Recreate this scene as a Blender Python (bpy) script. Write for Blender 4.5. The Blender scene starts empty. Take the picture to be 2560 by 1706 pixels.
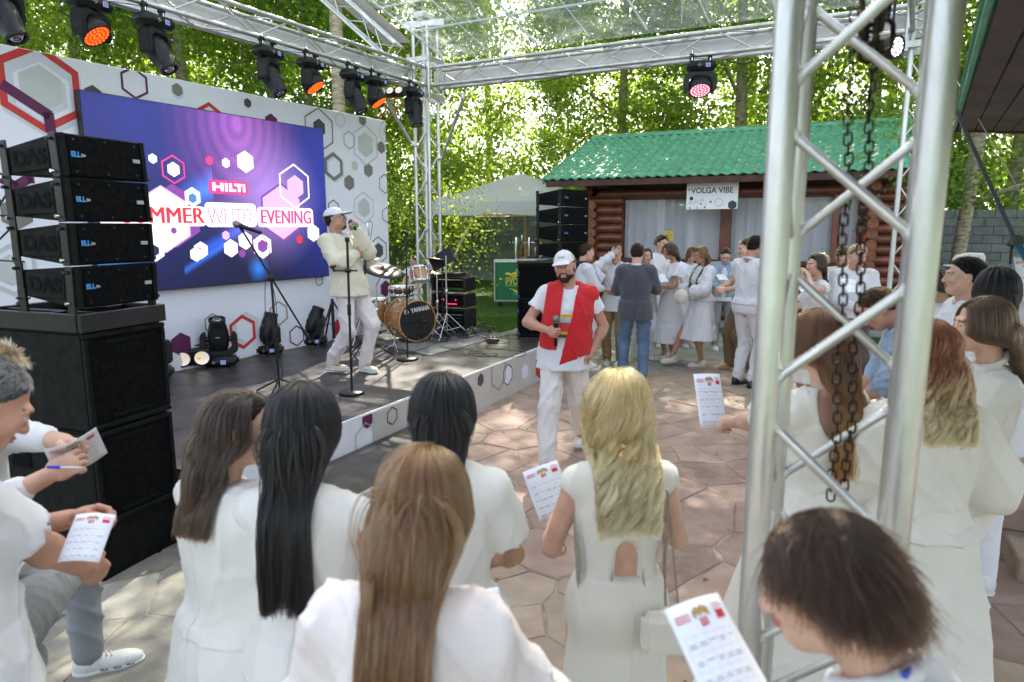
import bpy, bmesh, math, random
import numpy as np
from mathutils import Vector, Matrix, Euler, noise
random.seed(7); np.random.seed(7)
S = bpy.context.scene
COL = S.collection
PI = math.pi
R = math.radians
# ------------------------------------------------------------------ camera, world, sun, exposure
PITCH = 9.62; FPX = 1700.0; CH = 2.0
cam = bpy.data.cameras.new('camera'); camo = bpy.data.objects.new('camera', cam); COL.objects.link(camo)
cam.sensor_width = 36; cam.lens = FPX / 2560 * 36; cam.clip_end = 400; cam.clip_start = .05
camo.location = (0, 0, CH); camo.rotation_euler = (R(90 - PITCH), 0, 0)
cam.dof.use_dof = True; cam.dof.focus_distance = 6.3; cam.dof.aperture_fstop = 3.2
S.camera = camo
SUN_AZ = 8.0      # degrees clockwise from +Y, towards which the sun stands
SUN_EL = 43.0
W = bpy.data.worlds.new('World'); S.world = W; W.use_nodes = True
nt = W.node_tree; bg = nt.nodes['Background']
sky = nt.nodes.new('ShaderNodeTexSky'); sky.sky_type = 'NISHITA'; sky.sun_disc = False
sky.sun_elevation = R(SUN_EL); sky.sun_rotation = R(SUN_AZ); sky.air_density = 1.0; sky.dust_density = 3.5; sky.ozone_density = 1.0
hsv = nt.nodes.new('ShaderNodeHueSaturation'); hsv.inputs['Saturation'].default_value = .55
nt.links.new(sky.outputs[0], hsv.inputs['Color']); nt.links.new(hsv.outputs[0], bg.inputs[0]); bg.inputs[1].default_value = .15
sl = bpy.data.lights.new('sun', 'SUN'); sl.energy = 4.5; sl.angle = R(.5); sl.color = (1, .93, .8)
so = bpy.data.objects.new('sun', sl); COL.objects.link(so)
_d = Vector((math.sin(R(SUN_AZ)) * math.cos(R(SUN_EL)), math.cos(R(SUN_AZ)) * math.cos(R(SUN_EL)), math.sin(R(SUN_EL))))
so.rotation_euler = _d.to_track_quat('Z', 'Y').to_euler()
S.view_settings.view_transform = 'Standard'; S.view_settings.look = 'None'; S.view_settings.gamma = 1
S.view_settings.exposure = 2.12
S.cycles.max_bounces = 8; S.cycles.diffuse_bounces = 4; S.cycles.transparent_max_bounces = 16
S.cycles.use_adaptive_sampling = True; S.cycles.adaptive_threshold = .02
S.cycles.use_denoising = True; S.cycles.sample_clamp_indirect = 8
# ------------------------------------------------------------------ picture measurements -> real positions
_cp, _sp = math.cos(R(PITCH)), math.sin(R(PITCH))
def ray(x, y):
    a = (x - 1280) / FPX; b = (853 - y) / FPX
    return Vector((a, _cp + b * _sp, -_sp + b * _cp))
def G(x, y, z=0.0):
    r = ray(x, y); return Vector((0, 0, CH)) + r * ((z - CH) / r.z)
def D(x, y, Y):
    r = ray(x, y); return Vector((0, 0, CH)) + r * (Y / r.y)
def PL(x, y, q, ang):
    n = Vector((-math.sin(R(ang)), math.cos(R(ang)), 0)); r = ray(x, y); o = Vector((0, 0, CH))
    return o + r * ((Vector((q[0], q[1], 0)) - o).dot(n) / r.dot(n))
def dirv(a): return Vector((math.cos(R(a)), math.sin(R(a)), 0))
AA = 61.0; BB = -28.5        # the two directions of the stage roof
# ------------------------------------------------------------------ materials
MATS = {}
def nd(t, ty, **k):
    n = t.nodes.new(ty)
    for a, b in k.items():
        if a.startswith('i_'): n.inputs[a[2:].replace('_', ' ')].default_value = b
        else: setattr(n, a, b)
    return n
def pm(name, col, rough=.6, metal=0, var=.12, vs=6, bump=0, bs=40, col2=None, stretch=None, objrand=0, coat=0, emit=None, es=0, trans=0, spec=.5, sheen=0, coord='pos', sss=0, alpha=1, detail=4):
    if name in MATS: return MATS[name]
    m = bpy.data.materials.new(name); m.use_nodes = True; t = m.node_tree; p = t.nodes['Principled BSDF']; L = t.links
    p.inputs['Roughness'].default_value = rough; p.inputs['Metallic'].default_value = metal
    p.inputs['Specular IOR Level'].default_value = spec; p.inputs['Coat Weight'].default_value = coat
    p.inputs['Sheen Weight'].default_value = sheen; p.inputs['Alpha'].default_value = alpha
    if sss: p.inputs['Subsurface Weight'].default_value = sss; p.inputs['Subsurface Radius'].default_value = (.02, .008, .004)
    if coord == 'pos': src = nd(t, 'ShaderNodeNewGeometry').outputs['Position']
    else: src = nd(t, 'ShaderNodeTexCoord').outputs['Object']
    if stretch:
        mp = nd(t, 'ShaderNodeMapping'); mp.inputs['Scale'].default_value = stretch; L.new(src, mp.inputs[0]); src = mp.outputs[0]
    n = nd(t, 'ShaderNodeTexNoise'); n.inputs['Scale'].default_value = vs; n.inputs['Detail'].default_value = detail; n.inputs['Roughness'].default_value = .6
    L.new(src, n.inputs['Vector'])
    c = (*col, 1)
    c2 = (*col2, 1) if col2 else tuple(min(1, x * (1 - 2 * var)) for x in col) + (1,)
    c1 = c if col2 else tuple(min(1, x * (1 + var)) for x in col) + (1,)
    mr = nd(t, 'ShaderNodeMapRange'); mr.inputs[1].default_value = .3; mr.inputs[2].default_value = .7; L.new(n.outputs[0], mr.inputs[0])
    mx = nd(t, 'ShaderNodeMix', data_type='RGBA'); mx.inputs[6].default_value = c1; mx.inputs[7].default_value = c2
    L.new(mr.outputs[0], mx.inputs[0]); out = mx.outputs[2]
    if objrand:
        oi = nd(t, 'ShaderNodeObjectInfo'); hs = nd(t, 'ShaderNodeHueSaturation')
        m2 = nd(t, 'ShaderNodeMapRange'); m2.inputs[3].default_value = 1 - objrand; m2.inputs[4].default_value = 1 + objrand
        L.new(oi.outputs['Random'], m2.inputs[0]); L.new(m2.outputs[0], hs.inputs['Value']); L.new(out, hs.inputs['Color']); out = hs.outputs[0]
    L.new(out, p.inputs['Base Color'])
    if rough > .02:
        rr = nd(t, 'ShaderNodeMapRange'); rr.inputs[3].default_value = rough * .8; rr.inputs[4].default_value = min(1, rough * 1.25)
        L.new(n.outputs[0], rr.inputs[0]); L.new(rr.outputs[0], p.inputs['Roughness'])
    if bump:
        b = nd(t, 'ShaderNodeBump'); b.inputs['Strength'].default_value = min(1, bump); b.inputs['Distance'].default_value = .01 * max(1, bump)
        n2 = nd(t, 'ShaderNodeTexNoise'); n2.inputs['Scale'].default_value = bs; n2.inputs['Detail'].default_value = 5
        L.new(src, n2.inputs['Vector']); L.new(n2.outputs[0], b.inputs['Height']); L.new(b.outputs[0], p.inputs['Normal'])
    if emit: p.inputs['Emission Color'].default_value = (*emit, 1); p.inputs['Emission Strength'].default_value = es
    if trans: p.inputs['Transmission Weight'].default_value = trans
    MATS[name] = m; return m
alu = pm('aluminium', (.66, .66, .65), .42, 1, var=.10, vs=9, bump=.15, bs=60, stretch=(1, 1, .3))
aluw = pm('aluminium_weld', (.7, .7, .69), .42, 1, var=.05, bump=.6, bs=160)
steel = pm('chrome', (.75, .75, .76), .12, 1, var=.03)
blk = pm('black_plastic', (.014, .014, .016), .42, var=.25, vs=20, bump=.1, bs=200, spec=.35)
blkp = pm('black_textured_paint', (.0055, .0065, .006), .6, var=.3, vs=14, bump=.35, bs=350, spec=.14)
blkm = pm('black_metal', (.02, .02, .021), .33, .3, var=.2)
grl = pm('speaker_grille', (.005, .0055, .006), .7, 0, var=.4, vs=40, bump=.8, bs=500, spec=.08)
rub = pm('cable_rubber', (.012, .012, .013), .45, var=.2)
rusty = pm('oily_rusty_chain', (.05, .035, .025), .5, .7, var=.5, vs=60, bump=.3, bs=150)
white = pm('white_paper', (.86, .87, .88), .7, var=.02)
# ------------------------------------------------------------------ objects
RM = {}
def root(name, label, cat, loc=(0, 0, 0), group=None, rot=None, kind=None):
    o = bpy.data.objects.new(name, None); COL.objects.link(o)
    m = Matrix.Translation(Vector(loc))
    if rot is not None: m = m @ (rot.to_4x4() if isinstance(rot, Matrix) else Matrix.Rotation(rot, 4, 'Z'))
    o.matrix_world = m; RM[o.name] = m.inverted(); o['_l'] = 1; del o['_l']
    o.empty_display_size = .1
    tag(o, label, cat, group, kind); return o
def tag(o, label=None, cat=None, group=None, kind=None):
    if label: o['label'] = label
    if cat: o['category'] = cat
    if group: o['group'] = group
    if kind: o['kind'] = kind
    return o
def adopt(o, par, world=True):
    if par is None: return o
    o.parent = par
    if world:
        m = RM.get(par.name)
        if m is None: m = par.matrix_basis.inverted()
        o.matrix_parent_inverse = m
    return o
def mk(name, v, f, m, par=None, smooth=False, world=True, mi=None):
    me = bpy.data.meshes.new(name)
    v = np.asarray(v, dtype=np.float32); n = len(f)
    if isinstance(f, np.ndarray):
        k = f.shape[1]; me.vertices.add(len(v)); me.vertices.foreach_set('co', v.ravel())
        me.loops.add(n * k); me.loops.foreach_set('vertex_index', f.astype(np.int32).ravel())
        me.polygons.add(n); me.polygons.foreach_set('loop_start', np.arange(0, n * k, k, dtype=np.int32))
        me.update(calc_edges=True)
    else:
        me.from_pydata([tuple(map(float, q)) for q in v], [], [tuple(map(int, q)) for q in f])
    for q in (m if isinstance(m, (list, tuple)) else [m]): me.materials.append(q)
    if mi is not None: me.polygons.foreach_set('material_index', np.asarray(mi, dtype=np.int32))
    if smooth: me.polygons.foreach_set('use_smooth', np.ones(len(me.polygons), dtype=bool))
    me.update()
    o = bpy.data.objects.new(name, me); COL.objects.link(o)
    if par is not None:
        if world: adopt(o, par)
        else: o.parent = par
    return o
def link_mesh(name, me, mat4, par=None, world=True):
    o = bpy.data.objects.new(name, me); COL.objects.link(o); o.matrix_basis = mat4
    if par is not None:
        if world: adopt(o, par)
        else: o.parent = par
    return o
def bmobj(name, bm, m, par=None, smooth=False, world=True, mat4=None):
    me = bpy.data.meshes.new(name); bm.to_mesh(me); bm.free()
    for q in (m if isinstance(m, (list, tuple)) else [m]): me.materials.append(q)
    if smooth: me.polygons.foreach_set('use_smooth', np.ones(len(me.polygons), dtype=bool))
    return link_mesh(name, me, mat4 or Matrix.Identity(4), par, world)
def box(name, c, s, m, par=None, rot=0, bev=.004, world=True, M=None, seg=1):
    bm = bmesh.new(); bmesh.ops.create_cube(bm, size=1)
    for q in bm.verts: q.co = Vector((q.co.x * s[0], q.co.y * s[1], q.co.z * s[2]))
    if bev: bmesh.ops.bevel(bm, geom=bm.edges[:], offset=min(bev, min(s) * .4), segments=seg, affect='EDGES', clamp_overlap=True)
    X = Matrix.Translation(Vector(c)) @ (rot.to_4x4() if isinstance(rot, (Matrix,)) else Matrix.Rotation(R(rot), 4, 'Z'))
    if M is not None: X = M @ X
    return bmobj(name, bm, m, par, world=world, mat4=X)
_CYL = {}
def cylmesh(m, n=12):
    k = (m.name, n)
    if k not in _CYL:
        a = np.arange(n) * 2 * PI / n; v = [(math.cos(q), math.sin(q), z) for z in (0, 1) for q in a]
        f = [(i, (i + 1) % n, n + (i + 1) % n, n + i) for i in range(n)] + [tuple(range(n))[::-1], tuple(range(n, 2 * n))]
        me = bpy.data.meshes.new('rod'); me.from_pydata(v, [], f); me.materials.append(m)
        me.polygons.foreach_set('use_smooth', [True] * n + [False, False]); _CYL[k] = me
    return _CYL[k]
def rodM(p, q, r):
    p, q = Vector(p), Vector(q); d = q - p; L = d.length
    return Matrix.Translation(p) @ d.to_track_quat('Z', 'Y').to_matrix().to_4x4() @ Matrix.Diagonal((r, r, L, 1))
def rod(name, p, q, r, m, par=None, n=12, world=True):
    return link_mesh(name, cylmesh(m, n), rodM(p, q, r), par, world)
def lathe(name, prof, m, par=None, n=24, M=None, world=True, smooth=True):
    v = []; f = []
    a = [i * 2 * PI / n for i in range(n)]
    for r, z in prof:
        for q in a: v.append((r * math.cos(q), r * math.sin(q), z))
    for k in range(len(prof) - 1):
        for i in range(n): j = (i + 1) % n; f.append((k * n + i, k * n + j, (k + 1) * n + j, (k + 1) * n + i))
    o = mk(name, v, f, m, None, smooth); o.matrix_basis = M or Matrix.Identity(4)
    if par is not None:
        if world: adopt(o, par)
        else: o.parent = par
    return o
def smoothpath(P, k=6, closed=False):
    P = [Vector(p) for p in P]; out = []
    n = len(P)
    for i in range(n - 1):
        a, b, c, d = P[max(0, i - 1)], P[i], P[i + 1], P[min(n - 1, i + 2)]
        for j in range(k):
            t = j / k
            out.append(.5 * ((2 * b) + (c - a) * t + (2 * a - 5 * b + 4 * c - d) * t * t + (3 * b - a - 3 * c + d) * t ** 3))
    out.append(P[-1]); return out
def tubegeo(P, r, n=6):
    P = [Vector(p) for p in P]; v = []; f = []
    u = None
    for i, p in enumerate(P):
        t = (P[min(i + 1, len(P) - 1)] - P[max(i - 1, 0)])
        if t.length < 1e-9: t = Vector((0, 0, 1))
        t.normalize()
        if u is None: u = t.orthogonal().normalized()
        u = (u - t * u.dot(t)); u = u.normalized() if u.length > 1e-6 else t.orthogonal().normalized()
        w = t.cross(u); rr = r[i] if isinstance(r, (list, tuple, np.ndarray)) else r
        for k in range(n):
            a = 2 * PI * k / n; v.append(p + (u * math.cos(a) + w * math.sin(a)) * rr)
        if i:
            b = (i - 1) * n
            for k in range(n): j = (k + 1) % n; f.append((b + k, b + j, b + n + j, b + n + k))
    f.append(tuple(range(n))[::-1]); e = (len(P) - 1) * n; f.append(tuple(range(e, e + n)))
    return v, f
def tube(name, P, r, m, par=None, n=6, sm=0, world=True):
    if sm: P = smoothpath(P, sm)
    v, f = tubegeo(P, r, n); return mk(name, v, f, m, par, True, world)
def joingeo(L):
    V = []; F = []
    for v, f in L:
        b = len(V); V += list(v); F += [tuple(i + b for i in q) for q in f]
    return V, F
def text(name, s, size, M, m, par=None, ext=.0015, off=0, sx=1, align='CENTER', shear=0, world=True, space=1):
    c = bpy.data.curves.new(name, 'FONT'); c.body = s; c.size = size; c.extrude = ext; c.offset = off; c.align_x = align; c.align_y = 'CENTER'
    c.shear = shear; c.resolution_u = 3; c.space_character = space
    o = bpy.data.objects.new(name, c); COL.objects.link(o); bpy.context.view_layer.update()
    me = bpy.data.meshes.new_from_object(o.evaluated_get(bpy.context.evaluated_depsgraph_get()))
    COL.objects.unlink(o); bpy.data.objects.remove(o)
    me.materials.clear(); me.materials.append(m); me.name = name
    return link_mesh(name, me, M @ Matrix.Diagonal((sx, 1, 1, 1)), par, world)
def frameM(o, x, y):   # matrix with the given origin, x axis and y axis
    x = Vector(x).normalized(); y = Vector(y).normalized(); z = x.cross(y).normalized(); y = z.cross(x)
    return Matrix.Translation(Vector(o)) @ Matrix((x, y, z)).transposed().to_4x4()
def clip(poly, ax, lim, keep_less=True):
    out = []
    s = 1 if keep_less else -1
    for i in range(len(poly)):
        a, b = poly[i], poly[(i + 1) % len(poly)]
        da, db = s * (lim - a[ax]), s * (lim - b[ax])
        if da >= 0: out.append(a)
        if (da > 0) != (db > 0) and abs(da - db) > 1e-9:
            t = da / (da - db); out.append(tuple(a[k] + (b[k] - a[k]) * t for k in range(2)))
    return out
def flat(name, polys, M, m, par, th=.0015, z=0):
    V = []; F = []
    for p in polys:
        if len(p) < 3: continue
        b = len(V); n = len(p)
        V += [(q[0], q[1], z + th) for q in p]; F.append(tuple(range(b, b + n)))
    if not V: return None
    o = mk(name, V, F, m); o.matrix_basis = M
    return adopt(o, par)
def hexpts(c, r, sx=1): return [(c[0] + sx * r * math.sin(k * PI / 3), c[1] + r * math.cos(k * PI / 3)) for k in range(6)][::-1]
def copy_tree(src, par=None, mats=None):
    o = src.copy(); COL.objects.link(o)
    if par is not None: o.parent = par
    for ch in src.children: copy_tree(ch, o)
    return o
# ================================================================== SETTING
def leafmat(name, c, tr, rnd=.3):
    m = bpy.data.materials.new(name); m.use_nodes = True; t = m.node_tree; L = t.links
    for n in list(t.nodes): t.nodes.remove(n)
    out = nd(t, 'ShaderNodeOutputMaterial'); di = nd(t, 'ShaderNodeBsdfPrincipled'); ts = nd(t, 'ShaderNodeBsdfTranslucent'); mx = nd(t, 'ShaderNodeMixShader')
    di.inputs['Roughness'].default_value = .5; di.inputs['Specular IOR Level'].default_value = .35
    ge = nd(t, 'ShaderNodeNewGeometry'); at = nd(t, 'ShaderNodeMapRange'); at.inputs[3].default_value = 1 - rnd; at.inputs[4].default_value = 1 + rnd
    L.new(ge.outputs['Random Per Island'], at.inputs[0])
    for cc, sh, inp in ((c, di, 'Base Color'), (tr, ts, 'Color')):
        h = nd(t, 'ShaderNodeHueSaturation'); h.inputs['Color'].default_value = (*cc, 1); L.new(at.outputs[0], h.inputs['Value']); L.new(h.outputs[0], sh.inputs[inp])
    mx.inputs[0].default_value = .48
    L.new(di.outputs[0], mx.inputs[1]); L.new(ts.outputs[0], mx.inputs[2]); L.new(mx.outputs[0], out.inputs[0]); return m
leaf_a = leafmat('birch_leaves', (.085, .15, .03), (.52, .68, .07))
leaf_b = leafmat('poplar_leaves', (.06, .125, .035), (.42, .60, .06))
bark = pm('birch_bark', (.46, .38, .26), .8, var=.35, vs=7, bump=.8, bs=20, stretch=(1, 1, 4))
barkd = pm('dark_bark', (.13, .10, .07), .85, var=.3, vs=7, bump=.8, bs=20)
grass_m = leafmat('grass_blades', (.06, .14, .02), (.16, .33, .03))
turf = pm('turf_soil', (.06, .12, .025), .9, var=.35, vs=9, bump=1.2, bs=30)
mortar = pm('paving_mortar', (.36, .29, .23), .9, var=.25, vs=5, bump=.8, bs=60)
st_red = pm('sandstone_red', (.39, .275, .225), .75, var=.28, vs=3.5, bump=2.2, bs=9, objrand=.22, col2=(.27, .175, .135), detail=8)
st_gry = pm('sandstone_grey', (.29, .27, .22), .75, var=.28, vs=3.5, bump=2.2, bs=9, objrand=.22, col2=(.20, .185, .15), detail=8)
st_tan = pm('sandstone_tan', (.40, .30, .225), .75, var=.28, vs=3.5, bump=2.2, bs=9, objrand=.22, col2=(.28, .21, .155), detail=8)
# ground: one sheet to the horizon, the paving 4 mm above and more
gs = 9; gv = []; gf = []
for j in range(25):
    for i in range(25):
        x = (i - 12) * 14; y = (j - 8) * 14
        gv.append((x, y, -.02))
for j in range(24):
    for i in range(24): gf.append((j * 25 + i, j * 25 + i + 1, (j + 1) * 25 + i + 1, (j + 1) * 25 + i))
tag(mk('ground', gv, gf, turf), 'green lawn ground around the paved yard and stage', kind='structure')
pave = [(-9, -4), (9.5, -4), (9.5, 8.2), (4.2, 11.6), (3.2, 14.0), (1.0, 14.3), (0.9, 9.7), (-.3, 9.7), (-5, 5), (-9, 5)]
pv = mk('paving', [(x, y, .008) for x, y in pave], [tuple(range(len(pave)))], mortar)
tag(pv, 'irregular flagstone paving of the yard in front of the stage', kind='structure')
def inpoly(x, y, P):
    c = False
    for i in range(len(P)):
        x1, y1 = P[i]; x2, y2 = P[i - 1]
        if (y1 > y) != (y2 > y) and x < (x2 - x1) * (y - y1) / (y2 - y1) + x1: c = not c
    return c
rs = random.Random(11)
seeds = []
yy = -2.0
while yy < 14.6:
    xx = -6.5
    while xx < 9.6:
        if rs.random() > .2: seeds.append((xx + rs.uniform(-.3, .3), yy + rs.uniform(-.22, .22)))
        xx += .47
    yy += .36
stones = []
for i, (sx_, sy_) in enumerate(seeds):
    if not inpoly(sx_, sy_, pave) or abs(sx_) > .82 * max(sy_, .5) + 1.6 or sy_ < .3: continue
    P = [(sx_ - 1, sy_ - 1), (sx_ + 1, sy_ - 1), (sx_ + 1, sy_ + 1), (sx_ - 1, sy_ + 1)]
    for j, (ax_, ay_) in enumerate(seeds):
        if i == j or abs(ax_ - sx_) > 1.5 or abs(ay_ - sy_) > 1.3: continue
        dx, dy = ax_ - sx_, ay_ - sy_; L_ = math.hypot(dx, dy)
        nx, ny = dx / L_, dy / L_; lim = L_ / 2 - .0045
        out = []
        for k in range(len(P)):
            a, b = P[k], P[(k + 1) % len(P)]
            da = lim - ((a[0] - sx_) * nx + (a[1] - sy_) * ny); db = lim - ((b[0] - sx_) * nx + (b[1] - sy_) * ny)
            if da >= 0: out.append(a)
            if (da > 0) != (db > 0) and abs(da - db) > 1e-9:
                t_ = da / (da - db); out.append((a[0] + (b[0] - a[0]) * t_, a[1] + (b[1] - a[1]) * t_))
        P = out
        if len(P) < 3: break
    if len(P) >= 3: stones.append((sy_, sx_, P))
stones.sort()
def stonegeo(P, cx, cy, hz):
    # wobble the rim, bevel to the top
    Q = []
    for k in range(len(P)):
        a, b = P[k], P[(k + 1) % len(P)]; L_ = math.hypot(b[0] - a[0], b[1] - a[1])
        Q.append(a)
        if L_ > .16:
            m_ = ((a[0] + b[0]) / 2, (a[1] + b[1]) / 2); w = .03 * math.sin(m_[0] * 37 + m_[1] * 23) - .02
            Q.append((m_[0] + w * .9 * (m_[0] - cx), m_[1] + w * .9 * (m_[1] - cy)))
    n = len(Q); v = [(x, y, -.01) for x, y in Q] + [(x, y, hz - .006) for x, y in Q]
    v += [(cx + (x - cx) * .975, cy + (y - cy) * .975, hz + .003 * math.sin(9 * x + 7 * y)) for x, y in Q]
    f = []
    for k in range(n):
        j = (k + 1) % n; f += [(k, j, n + j, n + k), (n + k, n + j, 2 * n + j, 2 * n + k)]
    f.append(tuple(range(2 * n, 3 * n))); return v, f
rest = {0: [], 1: [], 2: []}
for k, (sy_, sx_, P) in enumerate(stones):
    q = noise.noise(Vector((sx_ * .45 + 3, sy_ * .5, 0))) * .6
    red = (math.exp(-((sx_ - 1.3) / 2.2) ** 2 - ((sy_ - 5.6) / 2.6) ** 2) + q * .5 + (.35 if sx_ > 2.2 and sy_ < 5 else 0))
    mi_ = 0 if red > .42 else (2 if red > .2 else 1)
    g = stonegeo(P, sx_, sy_, .012 + .006 * rs.random())
    if k < 290:
        o = mk('paving_stone', g[0], g[1], (st_red, st_gry, st_tan)[mi_], pv)
    else: rest[mi_].append(g)
for k_, L_ in rest.items():
    if L_: V, F = joingeo(L_); tag(mk('paving_stones_beyond', V, F, (st_red, st_gry, st_tan)[k_], pv), kind='stuff')
# lawn blades where the photograph shows grass
def blades(name, label, regions, n, par=None):
    rn = np.random.RandomState(5); out = []
    for (x0, x1, y0, y1, w) in regions:
        k = int(n * w); P = np.stack([rn.uniform(x0, x1, k), rn.uniform(y0, y1, k), np.full(k, -.02)], 1)
        keep = np.array([not inpoly(p[0], p[1], pave) for p in P]); P = P[keep]; k = len(P)
        a = rn.uniform(0, 2 * PI, k); h = rn.uniform(.03, .075, k); d = np.stack([np.cos(a), np.sin(a), np.zeros(k)], 1)
        ln = rn.normal(0, .02, (k, 3)); ln[:, 2] = h
        out.append(np.stack([P - d * .005, P + d * .005, P + ln], 1))
    V = np.concatenate(out).reshape(-1, 3); F = np.arange(len(V)).reshape(-1, 3)
    return tag(mk(name, V, F, grass_m), label, 'grass', kind='stuff')
blades('grass', 'short green lawn grass behind the stage and beside the paving', [(-4, 1.2, 9.9, 15, .55), (-4, 2, 15, 24, .25), (1, 8, 10.5, 17, .3)], 110000)
# ---- trees
def leafmesh(name, clumps, per, size, m, seed, droop=.3, flatz=.7):
    rn = np.random.RandomState(seed); C = []
    for (c, r_) in clumps:
        k = int(per * r_ * r_ / .3); P = rn.normal(0, 1, (k, 3)) * np.array([r_, r_, r_ * flatz]) * .75 + np.array(c); P[:, 2] -= droop * np.abs(P[:, 0] - c[0]) * .3
        C.append(P)
    P = np.concatenate(C); n = len(P)
    A = rn.normal(0, 1, (n, 3)); A[:, 2] -= .5; A /= np.linalg.norm(A, axis=1)[:, None]
    B = np.cross(A, rn.normal(0, 1, (n, 3))); B /= np.linalg.norm(B, axis=1)[:, None]; N = np.cross(A, B)
    s = (size * rn.uniform(.5, 1.5, n))[:, None]
    V = np.stack([P, P + A * s * .45 + B * s * .36 + N * s * .07, P + A * s, P + A * s * .45 - B * s * .36 + N * s * .07], 1).reshape(-1, 3)
    F = np.arange(n * 4).reshape(-1, 4)
    o = mk(name, V, F, m); me = o.data; bpy.data.objects.remove(o); return me
def crownclumps(seed, rad, z0, z1, n):
    r_ = random.Random(seed); out = []
    while len(out) < n:
        x, y, t = r_.uniform(-1, 1), r_.uniform(-1, 1), r_.random()
        env = max(.72 if t > .5 else 0, math.sin(PI * min(1, .12 + t * .85)) ** .5 if t > .1 else .62)
        q = math.hypot(x, y)
        if q > env or (q < .35 * env and r_.random() < .6): continue
        out.append(((x * rad, y * rad, z0 + (z1 - z0) * t ** 1.15), r_.uniform(.42, .8)))
    return out
CR = [leafmesh('crown', crownclumps(20 + i, 3.1, 1.6, 22.3, 150), 205, .135, (leaf_a, leaf_b)[i % 2], i) for i in range(4)]
def trunkgeo(seed, h, r0, lean=.3, limbs=5):
    r_ = random.Random(seed); ph = r_.uniform(0, 6)
    ax_ = [Vector((math.sin(ph + t * 3) * lean * t, math.cos(ph + t * 2) * lean * t, t * h)) for t in [i / 9 for i in range(10)]]
    L = [tubegeo(ax_, [r0 * (1 - .85 * i / 9) for i in range(10)], 9)]
    for k in range(limbs):
        t = r_.uniform(.15, .85); i = int(t * 9); p = ax_[i]; a = r_.uniform(0, 2 * PI); l = r_.uniform(1.4, 2.8)
        q = [p, p + Vector((math.cos(a) * l * .4, math.sin(a) * l * .4, l * .35)), p + Vector((math.cos(a) * l, math.sin(a) * l, l * .6 + .2))]
        L.append(tubegeo(smoothpath(q, 3), [r0 * .32 * (1 - .12 * j) for j in range(7)], 6))
    return joingeo(L)
TR = []
for i in range(3):
    v, f = trunkgeo(40 + i, 16, .2 + .03 * i); o = mk('trunk', v, f, bark, None, True); TR.append(o.data); bpy.data.objects.remove(o)
TREES = [(-17.5, 20, 1.0), (-13.2, 21.5, 1.05), (-9.6, 20.5, .95), (-6.2, 22, 1.0), (-3.0, 23.5, 1.05), (2.2, 27, .45), (3.6, 22.8, 1.0), (7.0, 21.5, 1.05), (10.2, 20.0, .95), (13.4, 18.6, 1.0), (16.8, 17.5, 1.0),
         (-20, 27, 1.1), (-15, 29, 1.1), (-10.5, 28, 1.1), (-6, 30, 1.1), (-1, 31.5, 1.1), (4.5, 30, 1.1), (9.5, 28.5, 1.1), (14.5, 27, 1.1), (19.5, 25, 1.1), (-12, 14.5, .9), (14.5, 12.5, .8)]
XT = {15: ', further left', 16: ', further left', 17: ', further right', 0: ', leftmost', 9: ', leftmost', 20: ', nearest the stage', 10: ', under the wooden roof', 21: ', closest to the wall', 7: ', right of the pink light'}
for i, (x, y, s) in enumerate(TREES):
    pos = ['behind the left end of the backdrop', 'behind the stage screen', 'behind the stage lights', 'behind the far corner post', 'beyond the white canopy', 'behind the green roof', 'behind the foreground truss', 'beyond the block wall at right']
    px = 1280 + FPX * x / y; k = 0 if px < 300 else 1 if px < 620 else 2 if px < 900 else 3 if px < 1150 else 4 if px < 1400 else 5 if px < 1850 else 6 if px < 2250 else 7
    depth = 'in front row' if y < 26 else 'in back row'
    t = root('tree', f'{"bright" if i % 2 == 0 else "deep"} green tree {depth} {pos[k]}{XT.get(i, "")}', 'tree', (x, y, -.02), 'tall leafy trees behind the yard')
    t.scale = (s, s, s); RM[t.name] = t.matrix_basis.inverted()
    for me, nm in ((TR[i % 3], 'trunk'), (CR[i % 4], 'crown')):
        o = bpy.data.objects.new(nm, me); COL.objects.link(o); o.parent = t; o.rotation_euler.z = i * 1.7
# shrubby screen of foliage at the foot of the trees
hc = []
for i in range(130):
    a = rs.random(); x = -20 + 40 * a; y = 26.5 - .12 * x + rs.uniform(-1, 1.5); hc.append(((x, y, rs.uniform(.4, 4.6)), rs.uniform(.5, .9)))
hme = leafmesh('undergrowth', hc, 130, .16, leaf_b, 77)
tag(link_mesh('undergrowth', hme, Matrix.Identity(4)), 'mass of bushy undergrowth below the tall trees', 'undergrowth', kind='stuff')
# the near birch that hangs over the back of the stage
def tree_custom(label, loc, clumps, per, size, m, seed, tr=None, cat='tree', name='birch_tree', barkm=None):
    t = root(name, label, cat, loc)
    me = leafmesh('crown', clumps, per, size, m, seed)
    o = bpy.data.objects.new('crown', me); COL.objects.link(o); o.parent = t
    if tr:
        v, f = joingeo([tubegeo(smoothpath(p, 4), r_, 8) for p, r_ in tr]); mk('trunk', v, f, barkm or bark, t, True, world=False)
    return t
cl = []
for i in range(62):
    t_ = rs.random(); a = rs.uniform(0, 2 * PI); q = rs.uniform(.2, 1) * (1.35 if t_ < .55 else 1.7)
    cl.append(((math.cos(a) * q * .95 + .1, math.sin(a) * q, .45 + t_ * 4.3), rs.uniform(.22, .42)))
tree_custom('small birch with drooping twigs close behind the far corner post of the stage', (-1.55, 12.6, 0), cl, 170, .05, leaf_a, 5, [([(0, 0, 0), (.1, 0, 1.5), (-.05, .1, 3), (.1, 0, 5)], .05)])
cl = [((x + rs.uniform(-.25, .25), rs.uniform(-.4, .4), 1.9 - abs(x) * .25 + rs.uniform(-.9, .5)), .2) for x in [-.5, -.3, -.1, .1, .3, .5, .7, .8, .3, .5, .1, .6]]
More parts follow.
